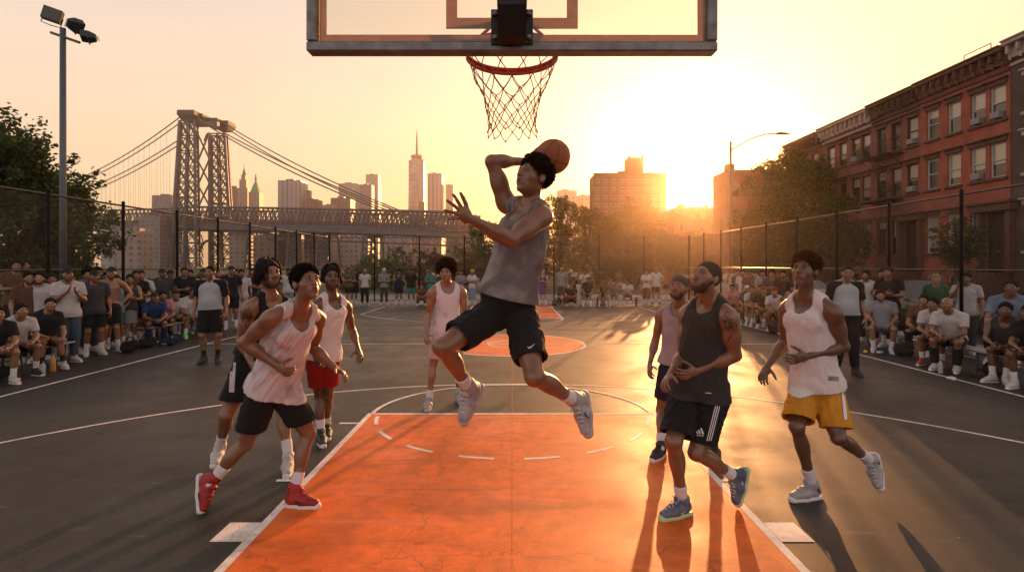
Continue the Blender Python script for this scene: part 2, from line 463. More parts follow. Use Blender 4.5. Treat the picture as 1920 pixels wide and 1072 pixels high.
def foot_frame(an, kn, toe, flat):
    v = nrm(toe - an)
    if flat:
        t = nrm(V3(v[0], v[1], 0)); return t, V3(0, 0, 1)
    k = nrm(an - kn); w = nrm(-k - np.dot(-k, v) * v)
    t = nrm(math.cos(.28) * v + math.sin(.28) * w); n = nrm(w - np.dot(w, t) * t)
    return t, n

def curls(center, n, L, w, seed):
    def f(V, Fc):
        r = np.random.default_rng(seed); i = r.integers(0, len(V), n); p = V[i]
        d = p - center; d /= np.linalg.norm(d, axis=1)[:, None]
        d = d + r.normal(size=(n, 3)) * .55; d /= np.linalg.norm(d, axis=1)[:, None]
        t = np.cross(d, r.normal(size=(n, 3))); t /= np.linalg.norm(t, axis=1)[:, None]
        l = (L * r.uniform(.4, 1, n))[:, None]; p = p - d * .003
        b = p + d * l * .5 + t * w; e = p + d * l
        Q = np.stack([p - t * w * .5, p + t * w * .5, b, e], 1).reshape(-1, 3)
        return np.concatenate([V, Q]), np.concatenate([Fc, len(V) + np.arange(4 * n).reshape(-1, 4)])
    return f

def hair_parts(J, s, spec, root, off, h):
    kind = spec.get('hair', 'short'); c, f, u, r = head_frame(J)
    def P(a, b, d): return c + (r * a + f * b + u * d) * s
    m = spec.get('hairmat', HAIR)
    if kind in ('short', 'afro', 'curly', 'buzz', 'dreads', 'cap', 'durag', 'wrap', 'long'):
        t, dz, hl, fz = {'short': (.009, .006, -.006, 1), 'afro': (.043, .016, .004, 1), 'curly': (.010, .018, -.008, 1), 'buzz': (.006, 0, .0, 0), 'dreads': (.014, 0, 0, 0),
                         'cap': (.012, .004, 0, 0), 'durag': (.009, 0, .0, 0), 'wrap': (.03, .02, 0, 0), 'long': (.02, 0, 0, 0)}[kind]
        if h > .01: t = max(t, .013)
        hp = P(0, .083 if kind not in ('durag', 'cap') else .10, (.070 if h < .01 else .060) - hl if kind not in ('durag', 'cap') else .052)
        o = [('u', ell(P(0, -.014, .036 + dz), [r, f, u], ((.074 + t) * s * spec.get('hw', 1), (.094 + t) * s, (.084 + t) * s)), 0)]
        if kind == 'long': o.append(('u', cone(P(0, -.05, .02), P(0, -.06, -.16), .07 * s, .05 * s, r, 1.1), .03))
        if kind in ('afro', 'curly', 'short'):
            o.append(('n', .006 * (2 if kind == 'afro' else 1), np.eye(3) * 70 / s, spec.get('seed', 3)))
        o += [('i', half(hp, f * .09 - u * .058 if kind not in ('durag', 'cap') else f * .05 - u * .09), .006)] if kind != 'cap' else [('i', half(P(0, 0, .024), -u + f * .32), .004), ('u', cone(P(0, .075, .054), P(0, .150, .036), .015 * s, .009 * s, r, 4.2), .008)]
        if kind not in ('long', 'cap'): o.append(('i', half(P(0, -.06, -.046 if kind != 'durag' else -.035), -u + f * .42), .006))
        ex = None
        if kind == 'afro': ex = curls(P(0, -.01, .02), 9000 if h < .01 else 1200, .026 * s, .0035 * s, 5)
        if kind == 'curly': ex = curls(P(0, -.01, .02), 7000 if h < .01 else 800, .027 * s, .0055 * s, 5)
        if kind == 'short': ex = curls(P(0, -.01, .02), 6500 if h < .01 else 500, .018 * s, .005 * s, 5)
        if kind == 'buzz' and h < .01: ex = curls(P(0, -.01, .02), 6000, .004 * s, .003 * s, 5)
        if kind == 'buzz': o.insert(1, ('n', .0025, np.eye(3) * 160 / s, 2))
        nm = {'cap': 'cap', 'durag': 'headband', 'wrap': 'headscarf'}.get(kind, 'hair')
        surf(nm, o, min(h, .008) if h < .01 else h * .8, spec.get('capmat', m) if nm != 'hair' else m, root, off, extra=ex)
    if kind == 'dreads':
        mb = MB(); rg = random.Random(spec.get('seed', 3))
        for i in range(96):
            a = math.pi + rg.uniform(-2.25, 2.25); el = rg.uniform(.05, 1.45)
            pts = []; n1 = 5; k1 = rg.uniform(1.0, 1.10); drop = rg.uniform(.05, .10) * spec.get('dl', 1); ja = rg.uniform(-.12, .12)
            for k in range(n1):
                e = el * (1 - k / n1) - .12 * (k / n1); aa = a + ja * k; pts.append(P(math.sin(aa) * .086 * k1 * math.cos(e), math.cos(aa) * .106 * k1 * math.cos(e) - .012, .042 + .098 * k1 * math.sin(e)))
            for k in (1, 2): pts.append(pts[n1 - 1] + (V3(0, 0, -1) * drop * k * .6 + (r * math.sin(a) + f * math.cos(a)) * rg.uniform(-.006, .010) * k) * s)
            mb.path(pts, .0075 * s, 5, rs=[.0085 * s] * 5 + [.0075 * s, .004 * s])
        mb.build('hair_locks', m, root, True, off)
    if spec.get('beard'):
        o = [('u', ell(P(0, .03, -.078), [r, f, u], (.0525 * s, .051 * s, .044 * s)), .02), ('u', ell(P(0, .070, -.106), [r, f, u], (.026 * s, .02 * s, .021 * s)), .02),
             ('u', cone(P(.063, -.004, -.012), P(.044, .045, -.070), .011 * s, .019 * s), .03), ('u', cone(P(-.063, -.004, -.012), P(-.044, .045, -.070), .011 * s, .019 * s), .03),
             ('u', cone(P(-.022, .093, -.046), P(.022, .093, -.046), .0065 * s), .01),
             ('s', ell(P(0, .10, -.060), [r, f, u], (.020 * s, .02 * s, .009 * s)), .004), ('i', half(P(0, .05, -.030), u + f * .25), .01)]
        surf('beard', o, min(h, .006) if h < .01 else h * .6, BEARD, root, off, extra=curls(P(0, .01, -.04), 2500, .006 * s, .003 * s, 4) if h < .01 else None)

def person(name, spec, J, label, cat='person', group=None, loc=None):
    s, b, h = spec['s'], spec.get('b', 1.0), spec.get('h', .0068)
    off = np.array(loc if loc is not None else (0, 0, 0), float)
    root = thing(name, label, cat, tuple(off), 0, group)
    if J.get('pe') is None: J['pe'] = (J['hipR'] + J['hipL']) / 2 + V3(0, 0, .03 * s)
    for S in 'RL':
        J['ft' + S] = foot_frame(J['an' + S], J['kn' + S], J['toe' + S], J.get('flat' + S, True))
    o, fr = body_ops(J, s, b, spec); up, rt, fw, T, hr, hf = fr
    meshes = {}
    sk = spec.get('skin', 'dark')
    _, meshes['body'] = surf('body', o, h, SKIN[sk], root, off)
    c, f, u, r = head_frame(J)
    hair_parts(J, s * spec.get('hs', 1.03), spec, root, off, h)
    sb = s; s = s * spec.get('hs', 1.03)
    if h < .01:                                        # eyes, brows, lips
        g = nrm(J.get('gaze', f))
        for q in (1, -1):
            cc = c + (r * .031 * q + f * .0765 + u * .003) * s; mb = MB(); n = 10
            a = nrm(np.cross(g, u)); b2 = np.cross(a, g); vs = []; rr = .0112 * s
            prof = [(math.sin(t), math.cos(t)) for t in (0.02, .60, .66, .95, 1.3, 1.7)]
            for pr, pz in prof:
                for i in range(n): vs.append(cc + rr * (g * pz + pr * (a * math.cos(i * 2 * math.pi / n) + b2 * math.sin(i * 2 * math.pi / n))))
            for jj in range(len(prof) - 1):
                mb.add(vs, [(jj * n + i, jj * n + (i + 1) % n, (jj + 1) * n + (i + 1) % n, (jj + 1) * n + i) for i in range(n)], 1 if jj == 0 else 0)
            mb.build('eye', [EYE, IRIS], root, True, off)
            eb = MB(); ld = MB(); ld.path([c + (r * x * q + f * y + u * z) * s for x, y, z in ((.017, .0865, .0065), (.024, .0895, .0115), (.033, .0895, .0125), (.041, .086, .010), (.046, .080, .005))], .004 * s, 6, rs=[.002 * s, .0042 * s, .0046 * s, .0042 * s, .002 * s])
            ld.build('eyelid', SKIN[sk], root, True, off)
            eb.path([c + (r * x * q + f * y + u * z) * s for x, y, z in ((.014, .0905, .0225), (.03, .0885, .0285), (.048, .072, .023))], .0035 * s, 5, rs=[.0036 * s, .0044 * s, .0022 * s])
            eb.build('eyebrow', HAIR, root, True, off)
        A = [r, f, u]; mo = spec.get('mouth', 0)
        lo = [('u', ell(c + (f * .0935 - u * (.0545 - mo * .3)) * s, A, (.0235 * s, .0062 * s, .0056 * s)), .0), ('u', ell(c + (f * .0915 - u * (.0665 + mo * .5)) * s, A, (.0205 * s, .0072 * s, .0066 * s)), 0)]
        surf('lips', lo, .003, LIP[sk], root, off)
    else:
        for q in (1, -1):
            mb = MB(); cc_ = c + (r * .031 * q + f * .083 + u * .004) * s; mb.path([cc_ - r * .012 * s, cc_ + f * .002 * s, cc_ + r * .012 * s], .0045 * s, 5); mb.build('eye', IRIS, root, True, off)
    s = sb
    # ---- top
    tp = spec.get('top')
    if tp:
        inf = tp.get('inf', .012); hem = tp.get('hem', -.10); fl = tp.get('flare', 1.0); pe = J['pe']
        hang = tp.get('hang', V3(0, 0, -1) * .5 - up * .5)
        o2, _ = torso_ops(J, s, b, inf, spec.get('belly', 0))
        mr = nrm(rt + hr); hm = pe + up * hem * s
        o2.append(('u', cone(pe + up * .52 * T, hm - up * .05 * s, .118 * s * b, .128 * s * b * fl, mr, 1.34), .06))
        if spec.get('bottom'):
            bb = spec['bottom']; o2.append(('u', ell(pe - up * .005 * s, [hr, hf, up], (.158 * b * s + .026, .118 * b * s + .026, .135 * s)), .03))
            for q, S in (((1, 'R'), (-1, 'L')) if not J.get('sit') else ()):
                hp, kn = J['hip' + S], J['kn' + S]
                o2.append(('u', cone(hp, hp + (kn - hp) * .5, .106 * b * s + .008, .100 * b * s + .008, hr, 1.06), .03)); o2.append(('u', ell(hp - hf * .05 * s, [hr, hf, up], (.095 * b * s + .01, .09 * b * s + .01, .10 * s)), .04))
        amp = tp.get('fold', .0055)
        if h < .01:
            q = np.stack([rt * 30 + up * 8, fw * 30 - up * 6, up * 8 + rt * 5], 1); o2.append(('n', amp, q, spec.get('seed', 1), True))
            q = np.stack([rt * 22 + up * 18, fw * 24, up * 26 - rt * 12], 1); o2.append(('n', amp * .2, q, spec.get('seed', 1) + 9, True))
        o2.append(('i', half(hm, -nrm(up + hr * tp.get('hemtilt', 0))), .006))
        neckp = J['neck']
        if tp['type'] == 'tank':
            for q, S in ((1, 'shR'), (-1, 'shL')):
                sh = J[S]
                o2.append(('s', cone(sh + rt * .055 * q * s + up * .07 * s, sh + rt * .060 * q * s - up * .10 * s + fw * .0 * s, .100 * s * tp.get('ah', 1), .082 * s * tp.get('ah', 1), fw, 1.1), .008))
            o2.append(('s', ell(neckp + fw * .055 * s + up * .02 * s, [rt, fw, up], (.088 * s, .115 * s, tp.get('scoop', .125) * s)), .006))
            o2.append(('s', ell(neckp - fw * .03 * s + up * .03 * s, [rt, fw, up], (.085 * s, .09 * s, .055 * s)), .006))
        else:
            o2.append(('s', ell(neckp + fw * .015 * s + up * .045 * s, [rt, fw, up], (.072 * s, .09 * s, .062 * s)), .004))
        tm = tp['mat']; sl = []
        if tp['type'] in ('tee', 'raglan'):
            for S in 'RL':
                sh, el = J['sh' + S], J['el' + S]; e = sh + (el - sh) * tp.get('sleeve', .62); d = nrm(el - sh)
                L = [('u', cone(sh - d * .01 * s, e + d * .02 * s, .066 * s * b, .066 * s * b), .02), ('i', half(e, d), .004),
                     *([('s', cone(e - d * .04 * s, e + d * .1 * s, .054 * s * b, .06 * s * b), .003)] if h < .01 else [])]
                if tp['type'] == 'raglan':
                    L = [('u', cone(neckp * .55 + sh * .45 + up * .005 * s, sh, .060 * s * b + .004, .070 * s * b + .004), .03)] + L
                    surf('sleeve', L, h, tp['mat2'], root, off)
                else: o2.append(('u', ('L', L), .02))
            if tp['type'] == 'tee' and False: pass
        _, meshes['top'] = surf('tank_top' if tp['type'] == 'tank' else 'shirt', o2, h, tm, root, off)
    # ---- bottom
    bt = spec.get('bottom')
    if bt:
        pe = J['pe']; hi = .012 * s; pants = bt['type'] == 'pants'; ht = bt.get('hem', .80)
        o3 = [('u', ell(pe - up * .005 * s, [hr, hf, up], ((.158 * b) * s + hi, .118 * b * s + hi, .125 * s)), .03)]
        q1_ = np.stack([hr * 32 + up * 6, hf * 32, up * 12 + hr * 8], 1); q2_ = np.stack([hr * 18 + up * 16, hf * 20, up * 26 - hr * 12], 1)
        for q, S in ((1, 'R'), (-1, 'L')):
            hp, kn, an = J['hip' + S], J['kn' + S], J['an' + S]; d = nrm(kn - hp); e = hp + (kn - hp) * min(ht, 1.0)
            if pants:
                d2 = nrm(an - kn); e = an - d2 * .03 * s
                L = [('u', cone(hp, kn, .112 * b * s, .086 * b * s), .03), ('u', cone(kn, e, .076 * b * s, .062 * b * s), .03), ('i', half(e, d2), .004)]
            else:
                fl = bt.get('flare', 1.0); e2 = e; hn = nrm(d * (1 - bt.get('hv', .5)) + V3(0, 0, -1) * bt.get('hv', .5)); nz = [('n', bt.get('fold', .006), q1_, spec.get('seed', 1) + 4, True), ('n', bt.get('fold', .006) * .6, q2_, spec.get('seed', 1) + 5, True)] if h < .01 else []
                L = [('u', cone(hp - d * .0 * s, e2 + d * .03 * s, .102 * b * s, .091 * b * s * fl, hr, 1.06), .03),
                     ('u', ell(hp - hf * .05 * s, [hr, hf, up], (.095 * b * s, .09 * b * s, .10 * s)), .04),
                     *nz, ('i', half(e2, hn), .004),
                     ('s', cone(e2 - d * .07 * s, e2 + d * .12 * s, .070 * b * s * fl, .086 * b * s * fl, hr, 1.06), .01)]
            o3.append(('u', ('L', L), .018))
        if bt.get('skirt'): o3.append(('u', ('L', [('u', cone(pe, pe - V3(0, 0, bt['skirt']) * s, .135 * s, .17 * s, hr, 1.15), .03), ('i', half(pe - V3(0, 0, bt['skirt']) * s, V3(0, 0, -1)), .004)]), .02))
        o3.append(('i', half(pe + up * bt.get('waist', .10) * s, up), .006))
        _, meshes['bottom'] = surf('trousers' if pants else 'shorts', o3, h, bt['mat'], root, off)
    # ---- socks and shoes
    for S in 'RL':
        an, kn = J['an' + S], J['kn' + S]; t, n = J['ft' + S]; d = nrm(kn - an); sd = np.cross(t, n)
        so = spec.get('socks')
        if so:
            e = an + d * so[1] * s
            L = [('u', cone(an - d * .02 * s, e + d * .03 * s, .0385 * s, .046 * s), .01), ('u', cone(an - n * .01 * s, an + t * .07 * s - n * .035 * s, .036 * s, .03 * s), .02), ('i', half(e, d), .003)]
            if h < .01: L.append(('n', .0025, np.stack([d * 60, sd * 12, t * 12], 1), 7))
            surf('sock', L, min(h, .007), so[0], root, off)
        sh = spec.get('shoes')
        if sh:
            up_, so_, la = sh; hl = an - n * .045 * s - t * .035 * s; tb = an - n * .066 * s + t * .165 * s; md = an - n * .05 * s + t * .07 * s; bot = an - n * .088 * s
            L = [('u', cone(hl, md, .039 * s, .040 * s, sd, 1.02), .02), ('u', cone(md, tb, .041 * s, .026 * s, sd, 1.35), .03),
                 ('u', cone(an - n * .045 * s - t * .005 * s, an + d * (.012 if not sh_high(spec) else .035) * s - t * .004 * s, .049 * s, .051 * s), .02),
                 ('u', cone(an + t * .035 * s - n * .01 * s, an + t * .052 * s + n * .025 * s, .022 * s, .017 * s, sd, 1.4), .012),
                 ('s', cone(an + d * .008 * s, an + d * .09 * s, .034 * s, .040 * s), .006), ('i', half(bot, -n), .003)]
            so_o, meshes['shoe' + S] = surf('shoe', L, min(h, .006) if h < .01 else h * .7, up_, root, off)
            q0, q1, q2 = bot - n * .006 * s - t * .052 * s, bot - n * .006 * s + t * .07 * s, bot + t * .172 * s - n * .004 * s
            L = [('u', cone(q0, q1, .038 * s, .041 * s), .02), ('u', cone(q1, q2, .041 * s, .034 * s), .02), ('i', half(bot + n * .012 * s, n + t * -.10), .004), ('i', half(bot - n * .019 * s, -n), .004)]
            so2, meshes['sole' + S] = surf('sole', L, min(h, .006) if h < .01 else h * .7, so_, so_o, off)
            if h < .01:
                mb = MB()
                for k in range(5):
                    p = an + t * (.055 + .021 * k) * s + n * (.022 - .0145 * k) * s; w = .026 - .001 * k; a = 1 if k % 2 else -1
                    mb.path([p - sd * w * s - n * .012 * s - t * .006 * a * s, p - sd * w * .5 * s + n * .002 * s, p + n * .005 * s, p + sd * w * .5 * s + n * .002 * s, p + sd * w * s - n * .012 * s + t * .006 * a * s], .0032 * s, 5)
                kp = an + t * .052 * s + n * .030 * s
                for a in (1, -1): mb.path([kp, kp + sd * a * .02 * s + n * .012 * s, kp + sd * a * .036 * s + t * .01 * s, kp + sd * a * .02 * s + t * .004 * s - n * .004 * s, kp], .003 * s, 5)
                mb.build('laces', la, so_o, True, off)
    return root, meshes, fr

def sh_high(spec): return spec.get('high', False)

def decal(name, polys, meshV, matl, parent, loc, Yhint, lift=.004, label=None, step=1.0):
    """thin printed patch that lies on a garment: each polygon is given where it is seen in the photo, laid on the cloth"""
    V, F = meshV; bvh = BVHTree.FromPolygons([tuple(v) for v in V], [tuple(int(i) for i in f) for f in F])
    cam = V3(0, 0, CAMZ); vs = []; fs = []
    for poly in polys:
        # fill with small triangles: fan strips between two rails
        a, b2 = poly
        n = len(a); base = len(vs); rows = 3
        for i in range(n):
            for k in range(rows):
                t = k / (rows - 1); p = (a[i][0] * (1 - t) + b2[i][0] * t, a[i][1] * (1 - t) + b2[i][1] * t)
                w = at(p[0], p[1], Yhint); d = nrm(w - cam)
                hit = bvh.ray_cast(Vector(cam), Vector(d))
                if hit[0] is None: vs.append(None)
                else: vs.append(np.array(hit[0]) - d * lift)
        for i in range(n - 1):
            for k in range(rows - 1): fs.append((base + i * rows + k, base + i * rows + k + 1, base + (i + 1) * rows + k + 1, base + (i + 1) * rows + k))
    ok = [f for f in fs if all(vs[i] is not None for i in f) and max(abs(vs[f[0]][1] - vs[i][1]) for i in f) < .05]
    if not ok: print('DECAL MISS', name); return None
    used = sorted({i for f in ok for i in f}); rm = {i: k for k, i in enumerate(used)}
    Vv = np.array([vs[i] for i in used]) - loc
    # give it a little thickness
    n = len(used); V2 = np.concatenate([Vv, Vv + np.array([0, .0015, 0])])
    ff = [tuple(rm[i] for i in f) for f in ok]; F2 = ff + [tuple(i + n for i in f[::-1]) for f in ff]
    o = mk(name, V2, F2, matl, parent)
    if label: o['label'] = label
    return o

# joints from the photo -------------------------------------------------
def solve(par, px, py, L, sign):
    """point on the sight line of (px, py) at distance L from the parent joint; sign +1 = the farther of the two"""
    d = nrm(at(px, py, 1.0) - V3(0, 0, CAMZ)); o = V3(0, 0, CAMZ); oc = o - par
    b = d @ oc; c = oc @ oc - L * L; D = b * b - c
    t = -b + (sign * math.sqrt(D) if D > 0 else 0)
    return o + d * t
def solve2(p1, L1, p2, L2, px, py, lo, hi):
    best = None
    for Y in np.linspace(lo, hi, 160):
        p = at(px, py, Y); e = (np.linalg.norm(p - p1) - L1) ** 2 + (np.linalg.norm(p - p2) - L2) ** 2
        if best is None or e < best[0]: best = (e, p)
    return best[1]
# ---------------------------------------------------------------- the players
WHITEC = cloth('cloth_white', (.76, .69, .68), trans=.12)
TIEDYE = cloth('cloth_tie_dye', (.70, .60, .61), noise=.08, scale=9, trans=.12, col2=(.40, .31, .34), c2scale=6, c2lo=.52, c2hi=.72)
SMUDGE = cloth('cloth_smudged', (.74, .65, .66), noise=.03, scale=9, trans=.12, col2=(.44, .36, .39), c2scale=5, c2lo=.58, c2hi=.72)
GREYC = cloth('cloth_grey_wash', (.16, .14, .142), noise=.12, scale=8, trans=.05, col2=(.30, .26, .26), c2scale=4, c2lo=.42, c2hi=.62)
PINKC = cloth('cloth_pink_grey', (.42, .32, .33), noise=.08, scale=9, trans=.1, col2=(.36, .26, .28), c2scale=4)
BLACKC = cloth('cloth_black', (.011, .010, .011), bump=.35, noise=.2)
CHARC = cloth('cloth_charcoal', (.035, .033, .030), bump=.35, noise=.15)
REDC = cloth('cloth_red', (.30, .014, .014), trans=.12)
YELC = cloth('cloth_yellow', (.62, .27, .02), trans=.15, noise=.08)
NAVYC = cloth('cloth_navy', (.018, .02, .035)); PALEP = cloth('cloth_pale_pink', (.62, .42, .42), trans=.15)
SOCKW = cloth('sock_white', (.72, .68, .69), bump=.5, bscale=300); SOCKB = cloth('sock_black', (.02, .02, .02))
def shoemat(n, c, c2=None): return mat('shoe_' + n, c, rough=.55, noise=.12, scale=40, bump=.2, bscale=150, col2=c2, c2scale=12)
S_RED = shoemat('red', (.34, .018, .015), (.2, .01, .012)); S_GREY = shoemat('grey', (.36, .33, .33), (.26, .24, .25)); S_BLUE = shoemat('blue_grey', (.11, .14, .18), (.05, .07, .13))
S_WHITE = shoemat('white', (.55, .52, .5), (.42, .4, .4)); S_TEAL = shoemat('dark_teal', (.02, .045, .055)); S_BLACK = shoemat('black', (.02, .02, .022))
SO_WHITE = mat('sole_white', (.68, .62, .6), rough=.5, noise=.1, scale=30); SO_GREEN = mat('sole_pale_green', (.45, .55, .3), rough=.5); SO_BLACK = mat('sole_black', (.03, .03, .03), rough=.6); SO_GREY = mat('sole_grey', (.4, .38, .37), rough=.5)
LACE_W = mat('lace_white', (.6, .56, .55), rough=.8); LACE_R = mat('lace_red', (.3, .02, .02), rough=.8); LACE_B = mat('lace_black', (.03, .03, .03), rough=.8)

def pxpose(s, d):
    J = {}; g = lambda k: d[k]
    for k in ('pe', 'neck', 'head'): J[k] = at(*g(k))
    J['look'] = V3(*g('look'))
    if 'hup' in d: J['hup'] = V3(*d['hup'])
    if 'gaze' in d: J['gaze'] = V3(*d['gaze'])
    for S in 'RL':
        x, y, sg = g('sh' + S); J['sh' + S] = solve(J['neck'], x, y, .205 * s, sg)
        x, y, sg = g('hip' + S); J['hip' + S] = solve(J['pe'], x, y, .105 * s, sg)
        x, y, sg = g('el' + S); J['el' + S] = solve(J['sh' + S], x, y, .30 * s, sg)
        x, y, sg = g('wr' + S); J['wr' + S] = solve(J['el' + S], x, y, .262 * s, sg)
        x, y, sg, th = g('hand' + S)[:4]; q = solve(J['wr' + S], x, y, .14 * s, sg)
        J['hand' + S] = (nrm(q - J['wr' + S]), V3(*th), g('hand' + S)[4] if len(g('hand' + S)) > 4 else {})
        a = g('an' + S); flat = True
        if a[0] == 'g':
            z = .107 * s; J['an' + S] = at(a[1], a[2], (CAMZ - z) * FPX / (a[2] - HY))
        elif a[0] == 'y': J['an' + S] = at(a[1], a[2], a[3]); flat = False
        x, y, sg = g('kn' + S)
        if a[0] == 's':
            J['kn' + S] = solve(J['hip' + S], x, y, .43 * s, sg); J['an' + S] = solve(J['kn' + S], a[1], a[2], .42 * s, a[3]); flat = False
        else:
            J['kn' + S] = solve2(J['hip' + S], .43 * s, J['an' + S], .42 * s, x, y, J['pe'][1] + (-.9 if sg < 0 else -.1), J['pe'][1] + (.1 if sg < 0 else .7))
        x, y, sg = g('toe' + S); J['toe' + S] = solve(J['an' + S], x, y, .20 * s, sg); J['flat' + S] = flat
    if d.get('v'):
        L = lambda a, b: round(float(np.linalg.norm(J[a] - J[b]) / s), 2)
        print(d['v'], 'trunk', L('pe', 'neck'), 'neck-head', L('neck', 'head'), *[(k + S, L(a + S, b + S)) for S in 'RL' for k, a, b in (('ua', 'sh', 'el'), ('fa', 'el', 'wr'), ('th', 'hip', 'kn'), ('shin', 'kn', 'an'))], 'anz', round(J['anR'][2], 2), round(J['anL'][2], 2), flush=True)
    return J

def build_player(name_key, s, d, spec, label):
    J = pxpose(s, dict(d, v=name_key)); spec = dict(spec, s=s)
    loc = V3(J['pe'][0], J['pe'][1], 0)
    root, ms, fr = person('person', spec, J, label, group='players around the orange key', loc=loc)
    return root, ms, fr, loc, J

def dpath(cx, cy, pts, sc):                            # helper for small emblem outlines
    return [(cx + x * sc, cy + y * sc) for x, y in pts]
def swoosh(cx, cy, w, ang=0, flip=1):
    up_ = [(-.50, -.02), (-.40, .10), (-.22, .13), (0, .06), (.25, -.07), (.5, -.22)]
    lo = [(-.50, .04), (-.42, .22), (-.26, .30), (-.04, .22), (.22, .05), (.5, -.20)]
    c, s_ = math.cos(ang), math.sin(ang)
    f = lambda P: [(cx + (x * flip * c - y * s_) * w, cy + (x * flip * s_ + y * c) * w) for x, y in P]
    return [(f(up_), f(lo))]
def line_poly(p, q, w, n=8):
    dx, dy = q[0] - p[0], q[1] - p[1]; L = math.hypot(dx, dy); nx, ny = -dy / L * w / 2, dx / L * w / 2
    a = [(p[0] + dx * i / n + nx, p[1] + dy * i / n + ny) for i in range(n + 1)]; b = [(p[0] + dx * i / n - nx, p[1] + dy * i / n - ny) for i in range(n + 1)]
    return (a, b)
PRINT_W = mat('print_white', (.7, .66, .66), rough=.7); PRINT_D = mat('print_dark', (.02, .02, .02), rough=.7); PRINT_T = mat('print_tan', (.3, .22, .15), rough=.7)
TATT = mat('tattoo_ink', (.05, .027, .018), rough=.5)

def tattoo(M, cx, cy, w, h, Y, root, loc, seed):
    rg = random.Random(seed); polys = []
    for i in range(26):
        x, y = cx + rg.gauss(0, .45) * w, cy + rg.gauss(0, .45) * h; a0 = rg.uniform(0, 6.28); rr = rg.uniform(2, 6.5); sp = rg.choice((-1, 1)); A = []; B = []
        for k in range(8):
            a = a0 + sp * k * .38; q = rr * (1 - k * .05); t = 1.5 * math.sin((k + .6) / 8.2 * math.pi) + .15
            A.append((x + q * math.cos(a), y + q * 1.4 * math.sin(a))); B.append((x + (q + t) * math.cos(a), y + (q + t) * 1.4 * math.sin(a)))
        polys.append((A, B))
    decal('tattoo', polys, M, TATT, root, loc, Y, lift=.0015)

